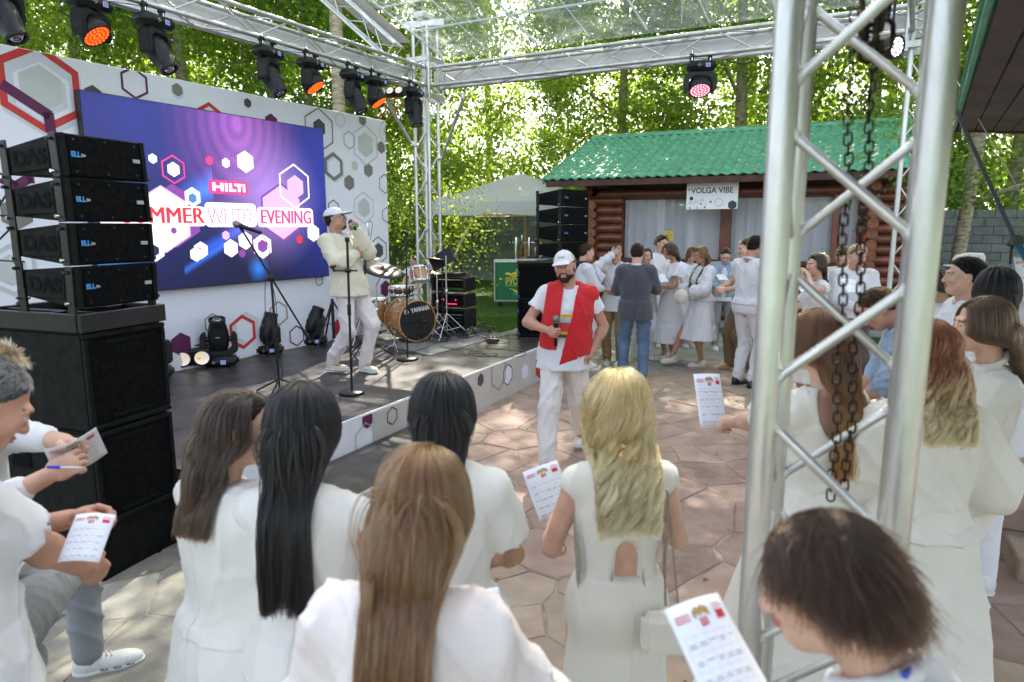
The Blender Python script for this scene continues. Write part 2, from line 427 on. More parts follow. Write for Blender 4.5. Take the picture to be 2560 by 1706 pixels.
tree_custom('slender young birch leaning over the lawn in front of the white canopy', (-1.0, 13.6, 0), cl, 260, .05, leaf_a, 9, [([(-.5, 0, 0), (-.3, 0, 1), (.1, 0, 1.9)], .025)])
cl = []
for i in range(105): cl.append(((rs.uniform(-1.8, 7.5), rs.uniform(-3.5, 2.0), rs.uniform(9.3, 15.5)), rs.uniform(.55, .95)))  # crown above the frame, added to keep sun off the near yard
for i in range(34): cl.append(((rs.uniform(1.0, 6.2), rs.uniform(-2.6, 1.0), rs.uniform(7.7, 9.8)), rs.uniform(.5, .85)))  # lower unseen clumps, added to block the sun patch at near left
tp0 = D(836, 240, 13.2)
tree_custom('tall birch with pale trunk behind the backdrop, its unseen crown added for shade', (tp0.x, 13.2, 0), cl, 150, .12, leaf_a, 31, [([(0, 0, 0), (.05, .1, 4), (.2, 0, 9), (1.2, -.4, 14)], .12), ([(.2, 0, 8.5), (2.2, -.8, 11), (5.5, -1.2, 13)], .07)])
cl = []
for i in range(46): cl.append(((rs.uniform(-2.4, 2.6), rs.uniform(-.8, 1.2), rs.uniform(2.3, 5.2)), rs.uniform(.25, .45)))
for i in range(16): cl.append(((rs.uniform(-.4, 2.2), rs.uniform(-1.4, -.6), rs.uniform(1.9, 3.4)), rs.uniform(.16, .26)))
tree_custom('poplar with large leaves hanging over the top of the block wall', (8.6, 12.6, 0), cl, 150, .085, leaf_b, 15, [([(.5, 1.5, 0), (.6, 1.4, 2.5), (.2, .6, 4.5), (0, 0, 6)], .13), ([(.6, 1.4, 2.4), (1.2, 0, 2.9), (1.6, -1.1, 2.8)], .05)], name='poplar_tree', barkm=bark)
# ---- block wall
blockm = pm('concrete_block', (.25, .27, .25), .9, var=.2, vs=5, bump=.7, bs=60, objrand=.14, col2=(.18, .20, .185))
jointm = pm('wall_mortar', (.16, .17, .16), .95, var=.2)
w0 = Vector((-9.3, 31.7, 0)); wd = dirv(-36.9); wn = Vector((-wd.y, wd.x, 0)); wl = 37.0
bw = root('block_wall', 'grey concrete block wall closing the yard behind the log cabin and the canopy', 'wall', w0, rot=R(-36.9))
o = mk('wall_core', [(0, .03, -.02), (wl, .03, -.02), (wl, .03, 2.36), (0, .03, 2.36), (0, .17, -.02), (wl, .17, -.02), (wl, .17, 2.36), (0, .17, 2.36)],
       [(0, 1, 2, 3), (5, 4, 7, 6), (3, 2, 6, 7), (0, 3, 7, 4), (1, 5, 6, 2)], jointm, bw, world=False)
bm = bmesh.new(); bmesh.ops.create_cube(bm, size=1)
for q in bm.verts: q.co = Vector((q.co.x * .39, q.co.y * .09, q.co.z * .19))
bmesh.ops.bevel(bm, geom=bm.edges[:], offset=.006, segments=1, affect='EDGES'); blockme = bpy.data.meshes.new('block'); bm.to_mesh(blockme); bm.free(); blockme.materials.append(blockm)
bv = [tuple(q.co) for q in blockme.vertices]; bf = [tuple(p.vertices) for p in blockme.polygons]; restb = []
nb = 0
for r_ in range(12):
    for c_ in range(int(wl / .4)):
        x = .2 + c_ * .4 + (.2 if r_ % 2 else 0); z = .1 + r_ * .2 - .02
        p = w0 + wd * x; px = 1280 + FPX * p.x / p.y / _cp
        yo = .018 + rs.uniform(-.004, .004)
        if nb < 296 and (1105 < px < 1385 and r_ > 1 or 2190 < px < 2575 and r_ > 3):
            o = bpy.data.objects.new('block', blockme); COL.objects.link(o); o.parent = bw; o.location = (x, yo, z); nb += 1
        else: restb.append(([(a + x, b + yo, c + z) for a, b, c in bv], bf))
V, F = joingeo(restb); tag(mk('blocks_beyond', V, F, blockm, bw, world=False), kind='stuff')
# ---- log cabin
logm = pm('varnished_log', (.165, .045, .018), .42, var=.3, vs=3, bump=.4, bs=30, stretch=(1, 1, 1), coat=.3, objrand=.15)
endm = pm('log_end_grain', (.24, .075, .025), .55, var=.3, vs=14, bump=.5, bs=60, objrand=.2)
dkwood = pm('dark_stained_wood', (.075, .018, .010), .45, var=.3, vs=5, bump=.4, bs=40)
green = pm('green_metal_roof', (.085, .35, .20), .38, .0, var=.12, vs=5, bump=.1, bs=80, coat=.3, objrand=.04)
P0 = Vector((1.8, 15.0, 0)); CX = -25.6
cb = root('log_cabin', 'dark red log cabin with white curtains and a wavy green metal roof', 'cabin', P0, rot=R(CX))
def clog(p, q, r_, m=logm, ends=True, nm='log'):
    o = rod(nm, p, q, r_, m, cb, 16, world=False)
    if ends:
        d = (Vector(q) - Vector(p)).normalized()
        for e, s_ in ((Vector(p), -1), (Vector(q), 1)):
            pass
    return o
lr = .098
def endcap(p, r_):
    rod('log_end', p, Vector(p) + Vector((0, -.012, 0)), r_ * .93, endm, cb, 16, world=False)
for k in range(13):
    z = .12 + k * .192
    # side walls (run back) with their round ends facing the yard
    for x in (0, 5.35):
        clog((x, -.22, z), (x, 3.9, z), lr); endcap((x, -.225, z), lr)
    zz = z + .096
    clog((-.24, 0, zz), (.62, 0, zz), lr)
    clog((5.1, 0, zz), (6.3, 0, zz), lr)
    clog((0, 3.9, zz), (5.35, 3.9, zz), lr) if k < 4 else None
    if zz < 1.2: clog((.62, 0, zz), (5.1, 0, zz), lr)
    # scalloped cut ends beside the first curtain
    rod('log_end', (.62, -.0, zz), (.632, 0, zz), lr * .98, endm, cb, 16, world=False)
clog((-.7, -.02, 2.66), (6.4, -.02, 2.66), .11)
clog((-.7, 3.9, 2.66), (6.4, 3.9, 2.66), .11)
for x in (0, 2.72, 5.35, -.0):
    for (z, r_) in ((2.86, .10), (2.70, .085)):
        clog((x, -.42, z), (x, 4.2, z), r_); endcap((x, -.425, z), r_)
for x, w_ in ((2.75, .2), (3.72, .15), (4.75, .13)):
    box('post', (x, -.02, 1.85), (w_, .14, 1.5), logm, cb, bev=.01, world=False)
box('rail', (2.9, -.06, 1.28), (4.5, .16, .09), dkwood, cb, bev=.01, world=False)
box('floor_slab', (2.8, 1.9, .04), (6.4, 4.6, .1), pm('concrete', (.3, .29, .27), .9), cb, world=False)
sheer = bpy.data.materials.new('sheer_curtain'); sheer.use_nodes = True; t = sheer.node_tree; p = t.nodes['Principled BSDF']
p.inputs['Base Color'].default_value = (.90, .90, .97, 1); p.inputs['Roughness'].default_value = .9
ts = nd(t, 'ShaderNodeBsdfTranslucent'); ts.inputs[0].default_value = (.88, .88, .96, 1); tp = nd(t, 'ShaderNodeBsdfTransparent')
m1 = nd(t, 'ShaderNodeMixShader'); m2 = nd(t, 'ShaderNodeMixShader'); m1.inputs[0].default_value = .5; m2.inputs[0].default_value = .2
t.links.new(p.outputs[0], m1.inputs[1]); t.links.new(ts.outputs[0], m1.inputs[2]); t.links.new(m1.outputs[0], m2.inputs[1]); t.links.new(tp.outputs[0], m2.inputs[2]); t.links.new(m2.outputs[0], t.nodes['Material Output'].inputs[0])
def curtain(x0, x1, y, z0, z1, dens=26, amp=.028, seed=0):
    n = int((x1 - x0) * 70); v = []; f = []
    for j in range(7):
        t_ = j / 6
        for i in range(n + 1):
            x = x0 + (x1 - x0) * i / n
            a = amp * (.5 + .5 * t_) * (math.sin(x * dens + seed) + .5 * math.sin(x * dens * 1.73 + seed * 2 + t_))
            v.append((x, y + a, z1 + (z0 - z1) * t_))
    for j in range(6):
        for i in range(n): k = j * (n + 1) + i; f.append((k, k + 1, k + n + 2, k + n + 1))
    return mk('curtain', v, f, sheer, cb, True, world=False)
curtain(.66, 1.5, .05, 1.2, 2.54, 30, .035, 1); curtain(1.35, 2.1, .10, 1.2, 2.54, 24, .04, 2); curtain(2.0, 2.68, .06, 1.2, 2.54, 20, .02, 3)
curtain(2.86, 3.66, .06, 1.25, 2.54, 34, .018, 4); curtain(3.82, 4.68, .06, 1.25, 2.54, 30, .018, 5); curtain(4.82, 5.2, .06, 1.25, 2.54, 26, .02, 6)
curtain(.8, 5.2, 3.8, 1.0, 2.5, 18, .03, 7)
# roof in metal tiles
ey, ez, ry, rz = -.82, 2.93, 2.38, 4.12
sl_ = math.hypot(ry - ey, rz - ez); ang = math.atan2(rz - ez, ry - ey)
def tilegeo(wv=2, wl_=.2, L=.35):
    nx = wv * 8; v = []; f = []
    for j in range(5):
        for i in range(nx + 1):
            x = i / 8 * wl_; h = .022 * math.cos(2 * PI * i / 8); 
            if j == 0: y = -.018 * math.cos(2 * PI * i / 8); z = h - .014
            else: t_ = (j - 1) / 3; y = t_ * (L + .02) - .018 * math.cos(2 * PI * i / 8) * (1 - t_); z = h + .02 * (1 - t_)
            v.append((x, y, z + .03))
    for j in range(4):
        for i in range(nx): k = j * (nx + 1) + i; f.append((k, k + 1, k + nx + 2, k + nx + 1))
    return v, f
v, f = tilegeo(); o = mk('roof_tile', v, f, green, None, True); tme = o.data; bpy.data.objects.remove(o)
XR0, XR1 = -.85, 6.35
rows = int(round(sl_ / .35))
for r_ in range(rows):
    for c_ in range(int((XR1 - XR0) / .4)):
        o = bpy.data.objects.new('roof_tile', tme); COL.objects.link(o); o.parent = cb
        o.matrix_basis = Matrix.Translation((XR0 + c_ * .4, ey + math.cos(ang) * r_ * .35, ez + math.sin(ang) * r_ * .35)) @ Matrix.Rotation(ang, 4, 'X')
XR1 = XR0 + int((XR1 - XR0) / .4) * .4
mk('roof_deck', [(XR0, ey, ez), (XR1, ey, ez), (XR1, ry, rz), (XR0, ry, rz), (XR0, 2 * ry - ey, ez), (XR1, 2 * ry - ey, ez)], [(0, 1, 2, 3), (3, 2, 5, 4)], dkwood, cb, world=False)
mk('gable', [(XR0 + .5, ey + .5, ez), (XR0 + .5, 2 * ry - ey - .5, ez), (XR0 + .5, ry, rz - .1)], [(0, 1, 2)], dkwood, cb, world=False)
V, F = [], []
for i_ in range(2):
    x0 = XR0 - .02; x1 = XR1 + .02; s_ = (-1, 1)[i_]
    b = len(V); V += [(x0, ry + s_ * .005, rz + .10), (x1, ry + s_ * .005, rz + .10), (x1, ry + s_ * .16, rz + .045), (x0, ry + s_ * .16, rz + .045), (x1, ry + s_ * .16, rz - .01), (x0, ry + s_ * .16, rz - .01)]
    F += [(b, b + 1, b + 2, b + 3), (b + 3, b + 2, b + 4, b + 5)]
mk('ridge_cap', V, F, green, cb, world=False)
for x in (XR0, XR1):
    d = Vector((0, math.cos(ang), math.sin(ang))); u = Vector((0, -math.sin(ang), math.cos(ang))); a = Vector((x, ey - .05, ez)); 
    box('barge_board', a + d * sl_ / 2 + u * .0, (.03, sl_ + .06, .13), green, cb, rot=Matrix.Rotation(ang, 3, 'X'), world=False)
box('fascia_board', ((XR0 + XR1) / 2, ey + .04, ez - .06), (XR1 - XR0 - .05, .03, .14), dkwood, cb, world=False)
mk('soffit', [(XR0, ey + .05, ez - .02), (XR1, ey + .05, ez - .02), (XR1, .2, ez + .1), (XR0, .2, ez + .1)], [(0, 1, 2, 3)], dkwood, cb, world=False)
for x in (-.5, .55, 1.6, 3.4, 4.4): rod('rafter', (x, -.7, ez - .05), (x, ry, rz - .12), .06, logm, cb, 10, world=False)
# banner VOLGA VIBE hung from the eave
dark_t = pm('dark_print', (.06, .06, .08), .7, var=.02); lgrey = pm('light_grey_print', (.48, .49, .48), .7, var=.02)
bx = Vector((0, 0, 0))
CM = Matrix.Translation(P0) @ Matrix.Rotation(R(CX), 4, 'Z')
bq = P0 + dirv(CX + 90) * (-.5)
tl, tr_, bl = PL(1715, 442, bq, CX), PL(1844, 442, bq, CX), PL(1715, 524, bq, CX)
bwid = (tr_ - tl).length; bht = tl.z - bl.z
BM = frameM(bl, dirv(CX), (0, 0, 1))
ban = root('sign_banner', 'white VOLGA VIBE sign board hanging under the eave of the green roof', 'sign', bl)
mk('sheet', [(0, 0, 0), (bwid, 0, 0), (bwid, bht, 0), (0, bht, 0), (0, 0, -.006), (bwid, 0, -.006), (bwid, bht, -.006), (0, bht, -.006)], [(0, 1, 2, 3), (5, 4, 7, 6), (0, 4, 5, 1), (3, 2, 6, 7), (1, 5, 6, 2), (0, 3, 7, 4)], white, None).matrix_basis = BM
adopt(COL.objects['sheet'], ban)
text('lettering', 'VOLGA VIBE', .155, BM @ Matrix.Translation((bwid * .5, bht * .56, .002)), dark_t, ban, .001, .0025, .93)
for (x, y, r_, k) in ((.24, .85, .1, 0), (.42, .88, .07, 0), (.67, .84, .03, 0), (.86, .83, .05, 1), (.78, .82, .04, 2), (.95, .76, .08, 3), (.05, .60, .03, 1), (.1, .33, .065, 4), (.2, .24, .06, 0), (.08, .2, .05, 0), (.31, .28, .05, 0), (.29, .16, .03, 4), (.48, .22, .035, 4), (.64, .2, .13, 0), (.9, .12, .14, 4), (.37, .06, .03, 4), (.08, .04, .03, 4), (.22, .05, .04, 0), (.15, .17, .03, 3), (.37, .17, .03, 3), (.97, .52, .06, 3)):
    r2 = r_ * bht; c = (x * bwid, y * bht); mm = (dark_t, dark_t, lgrey, lgrey, dark_t)[k]
    P = [hexpts(c, r2)]
    if k in (0, 3):
        a, b = hexpts(c, r2), hexpts(c, r2 - .006); P = [[a[i], a[(i + 1) % 6], b[(i + 1) % 6], b[i]] for i in range(6)]
    P = [clip(clip(clip(q, 0, bwid), 1, bht), 1, 0, False) for q in P]
    flat('printed_hexagon', P, BM, mm, ban, .0015)
# yellow no-smoking plate on the post
p = PL(1671, 590, P0 + dirv(CX + 90) * (-.1), CX); ns = root('no_smoking_sign', 'small yellow no smoking plate fixed to the square cabin post', 'sign', p)
NM = frameM(p, dirv(CX), (0, 0, 1)); box('plate', (0, 0, 0), (.19, .19, .006), pm('yellow_plate', (.75, .5, .05), .5, var=.03), ns, M=NM)
a = [(.07 * math.cos(i * PI / 12), .07 * math.sin(i * PI / 12)) for i in range(24)]; b = [(q[0] * .84, q[1] * .84) for q in a]
flat('symbol', [[a[i], a[(i + 1) % 24], b[(i + 1) % 24], b[i]] for i in range(24)] + [[(-.05, .044), (-.044, .05), (.05, -.044), (.044, -.05)][::-1], [(-.04, -.008), (.03, -.008), (.03, .006), (-.04, .006)]], NM, dark_t, ns, .004)
# hanging flower pot
p = D(2155, 597, 12.6); hp = root('hanging_flower_pot', 'red hanging flower pot with green sprigs on the cabin corner', 'flower pot', p)
lathe('pot', [(.0, -.09), (.07, -.09), (.1, .06), (.105, .07), (.09, .06)], pm('red_plastic', (.35, .05, .03), .4), hp, M=Matrix.Translation(p))
me = leafmesh('sprigs', [((0, 0, .1), .12)], 600, .04, leaf_a, 3); link_mesh('sprigs', me, Matrix.Translation(p), hp)
for a in (0, 2.1, 4.2): rod('hanger', p + Vector((.1 * math.cos(a), .1 * math.sin(a), .06)), p + Vector((0, 0, .42)), .003, blkm, hp, 6)
# ---- white canopy (square market umbrella)
cloth_c = leafmat('canopy_cloth', (.82, .82, .80), (.82, .82, .78), 0)
uo = Vector((.25, 19.6, 0)); um = root('market_umbrella', 'large white square market umbrella over the beer taps', 'umbrella', uo, rot=R(-18))
rings = [(.0, 3.42), (.12, 3.42), (.55, 3.26), (1.1, 3.02), (1.7, 2.78), (2.2, 2.62)]
v, f = [], []; N = 40
def sq(a, r_):
    c, s_ = math.cos(a), math.sin(a); k = (abs(c) ** 7 + abs(s_) ** 7) ** (-1 / 7); return r_ * c * k, r_ * s_ * k
for k, (r_, z) in enumerate(rings):
    for i in range(N):
        a = 2 * PI * i / N; x, y = sq(a, r_); sag = -.05 * (r_ / 2.2) * math.sin(2 * a) ** 2 * 0
        v.append((x, y, z + sag))
for z, sc in ((2.60, 2.215), (2.28, 2.19)):
    for i in range(N):
        a = 2 * PI * i / N; x, y = sq(a, sc); v.append((x, y, z + (.03 * math.sin(i * 1.3) if z < 2.4 else 0)))
for k in range(len(rings) + 1):
    for i in range(N): j = (i + 1) % N; f.append((k * N + i, k * N + j, (k + 1) * N + j, (k + 1) * N + i))
mk('canopy', v, f, cloth_c, um, True, world=False)
wood = pm('pale_wood', (.42, .27, .13), .6, var=.2, vs=4, stretch=(1, 1, .2))
rod('pole', (.15, 0, 0), (.15, 0, 3.4), .05, wood, um, 10, world=False)
for i in range(8):
    a = i * PI / 4 + .1; x, y = sq(a, 2.1); rod('rib', (.15, 0, 3.2), (x, y, 2.56), .018, wood, um, 6, world=False)
for i in range(4):
    a = i * PI / 2; c, s_ = math.cos(a), math.sin(a); rod('edge_rail', (2.15 * c - 2.1 * s_, 2.15 * s_ + 2.1 * c, 2.27), (2.15 * c + 2.1 * s_, 2.15 * s_ - 2.1 * c, 2.27), .022, wood, um, 6, world=False)
# ---- green bar counter panel with lettering
q0, q1 = G(1237, 746), G(1300, 750)
yb = 17.0
a0 = D(1237, 752, yb); a1 = D(1237, 655, yb); wbar = 1.6; hb = a1.z - a0.z
grn = pm('green_bar_panel', (.008, .16, .055), .4, var=.08); yel = pm('yellow_print', (.72, .62, .04), .5, var=.04)
bc = root('bar_counter', 'green drinks bar panel with yellow lettering standing on the lawn', 'bar counter', a0)
BR = frameM(a0, (1, -.06, 0), (0, 0, 1))
box('panel', (wbar / 2, hb / 2, -.03), (wbar, hb, .06), grn, bc, M=BR)
for (c, s_) in (((wbar / 2, hb, 0), (wbar, .03, .09)), ((wbar / 2, 0, 0), (wbar, .03, .09)), ((0, hb / 2, 0), (.03, hb, .09)), ((wbar, hb / 2, 0), (.03, hb, .09))): box('frame_rail', c, s_, alu, bc, M=BR)
box('counter_top', (wbar / 2, hb + .02, -.25), (wbar + .05, .04, .55), alu, bc, M=BR)
for x in (.12, 1.4):
    lathe('caster', [(0, -.02), (.06, -.02), (.07, 0), (.06, .02), (0, .02)], rub, bc, 16, M=BR @ Matrix.Translation((x, -.09, -.05)))
text('lettering', 'РУССКАЯ', .24, BR @ Matrix.Translation((.62, hb * .49, .004)), yel, bc, .002, .006, .62)
flat('underline', [[(.26, hb * .38), (1.0, hb * .38), (1.0, hb * .388), (.26, hb * .388)]], BR, yel, bc, .005)
flat('crest', [[(.25, .72), (.45, .68), (.42, .74), (.3, .78)], [(.35, .66), (.62, .74), (.8, .84), (.62, .82), (.45, .76)], [(.5, .8), (.6, .9), (.78, .95), (.8, .9), (.66, .86)], [(.36, .62), (.66, .68), (.6, .74)]], BR @ Matrix.Diagonal((1, hb / 1.05, 1, 1)), yel, bc, .005)
flat('ribbon', [[(.42, .33), (.62, .26), (.6, .2), (.5, .24)], [(.45, .2), (.7, .14), (.95, .13), (.95, .2), (.72, .2)], [(.62, .26), (.8, .22), (.8, .28)]], BR @ Matrix.Diagonal((1, hb / 1.05, 1, 1)), yel, bc, .005)
for k, px in enumerate((1291, 1323)):
    b = D(px, 658, 17.2); t = root('beer_tap_column', f'tall steel beer tap column {"left of the hanging bottle" if k == 0 else "right of the hanging bottle"} on the bar', 'beer tap', b, 'beer tap columns')
    zt = D(px, 594, 17.2).z
    rod('column', b, (b.x, b.y, zt), .042, steel, t, 14)
    for s_ in ((-1, -.6) if k == 0 else (-1, .8)):
        rod('faucet', (b.x, b.y, zt - .12), (b.x + .2 * s_, b.y - .05, zt - .13), .014, steel, t, 8); rod('handle', (b.x + .2 * s_, b.y - .05, zt - .16), (b.x + .2 * s_, b.y - .05, zt - .03), .018, blk, t, 8)
p = D(1305, 625, 17.1); bo = root('plastic_bottle', 'brown plastic bottle hanging under the middle beer tap', 'bottle', p)
lathe('bottle_body', [(0, -.16), (.05, -.16), (.055, -.1), (.045, -.02), (.055, .04), (.05, .1), (.016, .16), (.016, .19), (0, .19)], pm('brown_pet', (.16, .05, .015), .15, var=.1), bo, M=Matrix.Translation(p))
rod('cap', p + Vector((0, 0, .19)), p + Vector((0, 0, .36)), .02, steel, bo, 10)
# ---- overhanging roof at the right edge
c0 = D(2386, 326, 5.0); A1 = (c0 - G(2476, 0, c0.z)).normalized(); B1 = Vector((A1.y, -A1.x, -.10)).normalized()
wr = root('wooden_roof', 'dark stained wooden eave with green edging in the top right corner', 'roof', c0)
FR = frameM(c0, B1, A1)
plank_m = pm('brown_soffit_plank', (.045, .014, .007), .42, var=.35, vs=3, bump=.4, bs=25, stretch=(1, 1, 1), objrand=.25)
for i in range(26):
    box('plank', (.07 + i * .105, -3.2, .012 + .002 * (i % 2)), (.1, 6.4, .02), plank_m, wr, bev=.005, M=FR)
box('green_edging', (.0, -3.2, .03), (.02, 6.44, .06), green, wr, M=FR)
box('end_board', (1.4, .012, .05), (2.8, .02, .12), dkwood, wr, M=FR)
box('roof_sheet', (1.4, -3.2, .12), (2.85, 6.5, .02), green, wr, M=FR)
rod('fascia_stay', FR @ Vector((.06, -.02, -.06)), FR @ Vector((.01, -.3, .1)), .004, steel, wr, 6)
# ---- stone steps at the right edge
stp = root('stone_steps', 'low reddish sandstone steps at the right edge behind the cream dress', 'steps', (2.95, 3.6, 0))
sd = dirv(-62); 
def prism(name, P, z0, z1, m, par):
    n = len(P); v = [(x, y, z0) for x, y in P] + [(x, y, z1) for x, y in P]
    f = [(i, (i + 1) % n, n + (i + 1) % n, n + i) for i in range(n)] + [tuple(range(n, 2 * n)), tuple(range(n))[::-1]]
    bm = bmesh.new(); vs = [bm.verts.new(q) for q in v]; [bm.faces.new([vs[i] for i in q]) for q in f]
    bmesh.ops.recalc_face_normals(bm, faces=bm.faces[:]); bmesh.ops.bevel(bm, geom=bm.edges[:], offset=.01, segments=1, affect='EDGES')
    return bmobj(name, bm, m, par)
prism('step', [(2.86, 3.58), (3.22, 4.35), (7, 6), (7, 2.4), (4.2, 2.6)], 0, .15, st_tan, stp)
prism('step', [(3.02, 3.95), (3.3, 4.6), (7, 6.4), (7, 3.4), (4.3, 3.3)], .153, .30, st_red, stp)
prism('landing', [(3.12, 4.35), (3.4, 5.0), (7, 6.8), (7, 4.4), (4.5, 4.0)], .303, .44, st_tan, stp)

# fallen leaves and grit
def litter(name, label, n, f_pos, size, m, seed):
    rn = random.Random(seed); V = []; F = []
    for k in range(n):
        p, up = f_pos(rn); a = rn.uniform(0, 6.28); s_ = size * rn.uniform(.5, 1.4); u = Vector((math.cos(a), math.sin(a), 0)); u = (u - up * u.dot(up)).normalized(); w = up.cross(u); b = len(V)
        V += [p + up * .004, p + u * s_ * .5 + w * s_ * .35 + up * (.004 + s_ * .2 * rn.random()), p + u * s_ + up * .006, p + u * s_ * .5 - w * s_ * .35 + up * (.004 + s_ * .2 * rn.random())]; F.append((b, b + 1, b + 2, b + 3))
    return tag(mk(name, V, F, m), label, 'fallen leaves', kind='stuff')
dry = pm('dry_leaf', (.20, .13, .05), .8, var=.4, vs=9)
def onpave(rn):
    while 1:
        x, y = rn.uniform(-4.5, 8), rn.uniform(1.5, 13)
        if inpoly(x, y, pave): return Vector((x, y, .016)), Vector((0, 0, 1))
litter('fallen_leaves', 'scattered dry leaves lying on the flagstone paving', 420, onpave, .035, dry, 4)
litter('grit', 'small pale grit on the flagstone paving', 1500, onpave, .009, mortar, 6)
RXf = Vector((0, -math.sin(ang), math.cos(ang)))
def onroof(rn):
    x = rn.uniform(XR0, XR1); t_ = rn.random() ** .8; q = CM @ Vector((x, ey + (ry - ey) * t_, ez + (rz - ez) * t_ + .075)); return q, (CM.to_3x3() @ RXf).normalized()
litter('roof_leaves', 'small dry leaves caught on the green roof', 260, onroof, .04, dry, 5)
# ================================================================== STAGE
SZ = .45; SA = 63.5
SO = Vector((.098, 8.152, 0)); sA = dirv(SA); sN = dirv(SA + 90)
def SP(u, v, z=SZ): return Vector((SO.x + sA.x * u + sN.x * v, SO.y + sA.y * u + sN.y * v, z))
deckm = pm('stage_panel', (.062, .052, .050), .38, var=.3, vs=4, bump=.25, bs=90, objrand=.08, detail=8)
deck_edge = pm('panel_edge', (.30, .29, .27), .6, var=.2)
stg = root('stage', 'low stage deck of dark brown phenolic panels with a white printed fascia', 'stage', SP(0, 0, 0))
for (u0, nu, v0, nv, uw, vw) in ((-4.55, 3, 0, 6, 2.0, 1.0), (1.45, 1, 0, 1, .9, 1.0)):
    for a in range(nu):
        for b in range(nv):
            c = SP(u0 + (a + .5) * uw, v0 + (b + .5) * vw, SZ - .011)
            box('deck_panel', c, (uw - .006, vw - .006, .022), deckm, stg, rot=SA, bev=.003)
mk('deck_frame', [SP(-4.53, .02, SZ - .024), SP(1.44, .02, SZ - .024), SP(1.44, 5.98, SZ - .024), SP(-4.53, 5.98, SZ - .024), SP(-4.53, .02, 0), SP(1.44, .02, 0), SP(1.44, 5.98, 0), SP(-4.53, 5.98, 0)],
   [(0, 1, 2, 3), (0, 4, 5, 1), (1, 5, 6, 2), (3, 7, 4, 0), (2, 6, 7, 3)], deck_edge, stg)
mk('deck_frame', [SP(1.46, .02, SZ - .024), SP(2.34, .02, SZ - .024), SP(2.34, .98, SZ - .024), SP(1.46, .98, SZ - .024), SP(1.46, .02, 0), SP(2.34, .02, 0), SP(2.34, .98, 0), SP(1.46, .98, 0)],
   [(0, 1, 2, 3), (0, 4, 5, 1), (1, 5, 6, 2), (3, 7, 4, 0), (2, 6, 7, 3)], deck_edge, stg)
# fascia
fas_m = pm('fascia_print', (.50, .47, .43), .55, var=.03); fas_w = pm('fascia_white_print', (.78, .78, .80), .55, var=.02)
fr = root('stage_fascia', 'white and beige printed skirt board along the front edge of the stage', 'stage skirt', SP(0, -.02, 0))
FL = 6.9; FM = frameM(SP(-4.6, -.022, .004), sA, (0, 0, 1))
box('fascia_board', (FL / 2, (SZ + .006) / 2, -.01), (FL, SZ + .006, .018), fas_w, fr, M=FM, bev=.003)
purp = pm('purple_print', (.11, .012, .07), .6, var=.02); redp = pm('red_print', (.55, .035, .03), .55, var=.02)
oliv = pm('olive_print', (.20, .195, .165), .6, var=.02); tanp = pm('tan_print', (.36, .30, .23), .6, var=.02); greyp = pm('pale_grey_print', (.52, .55, .53), .6, var=.02); darkp = pm('dark_grey_print', (.075, .07, .08), .6, var=.02); lilac = pm('lilac_print', (.70, .68, .78), .6, var=.02)
def fpt(x, y): 
    p = PL(x, y, SP(0, -.022), SA) - SP(-4.6, -.022, .004); return (p.dot(sA), p.z)
xa = fpt(930, 1060)[0]
flat('beige_field', [[(xa, 0), (FL, 0), (FL, SZ - .012), (xa, SZ - .012)]], FM, fas_m, fr, .001)
def fhex(px, py, hpx, m, out=0, sx=1):
    c = fpt(px, py); r_ = abs(fpt(px, py - hpx)[1] - c[1])
    P = [hexpts(c, r_, sx)]
    if out: a, b = hexpts(c, r_, sx), hexpts(c, r_ - out, sx); P = [[a[i], a[(i + 1) % 6], b[(i + 1) % 6], b[i]] for i in range(6)]
    P = [clip(clip(q, 1, SZ - .01), 1, .01, False) for q in P]; flat('printed_hexagon', P, FM, m, fr, .0025 + .001 * (m is not lilac))
fhex(1201, 950, 17, darkp); fhex(1246, 935, 44, tanp, .035); fhex(1269, 937, 27, lilac); fhex(1269, 937, 28, purp, .016); fhex(1312, 929, 20, lilac); fhex(1352, 912, 38, redp, 0); fhex(1352, 912, 41, lilac, .02)
fhex(914, 1100, 46, greyp, .02); fhex(918, 1050, 22, purp); fhex(1115, 985, 30, greyp, .02); fhex(1040, 1010, 20, purp); fhex(980, 1040, 24, darkp, .015)
# low step platform against the fascia
sp_ = root('stage_step', 'low dark step platform with an aluminium edge against the stage front', 'step', SP(-3.4, -.3, 0))
box('top_panel', SP(-3.55, -.34, .19), (2.3, .6, .02), deckm, sp_, rot=SA); box('edge_profile', SP(-3.55, -.655, .15), (2.3, .03, .09), alu, sp_, rot=SA, bev=.006); box('edge_profile', SP(-3.55, -.652, .055), (2.3, .03, .08), alu, sp_, rot=SA, bev=.006)
box('side_panel', SP(-2.39, -.34, .09), (.02, .58, .17), alu, sp_, rot=SA)
# carpet
carp = pm('grey_carpet', (.25, .245, .235), .95, var=.12, vs=60, bump=.6, bs=260)
cp = [(975, 868), (1075, 891), (1272, 838), (1190, 829), (1075, 826), (960, 838), (900, 850)]
P = [G(x, y, SZ) for x, y in cp]
bm = bmesh.new(); vs = [bm.verts.new((q.x, q.y, SZ + .004)) for q in P]; f_ = bm.faces.new(vs); r_ = bmesh.ops.extrude_face_region(bm, geom=[f_])
for q in r_['geom']:
    if isinstance(q, bmesh.types.BMVert): q.co.z += .007
bmesh.ops.recalc_face_normals(bm, faces=bm.faces[:])
tag(bmobj('carpet', bm, carp), 'grey carpet laid under the drum kit on the stage', 'carpet')
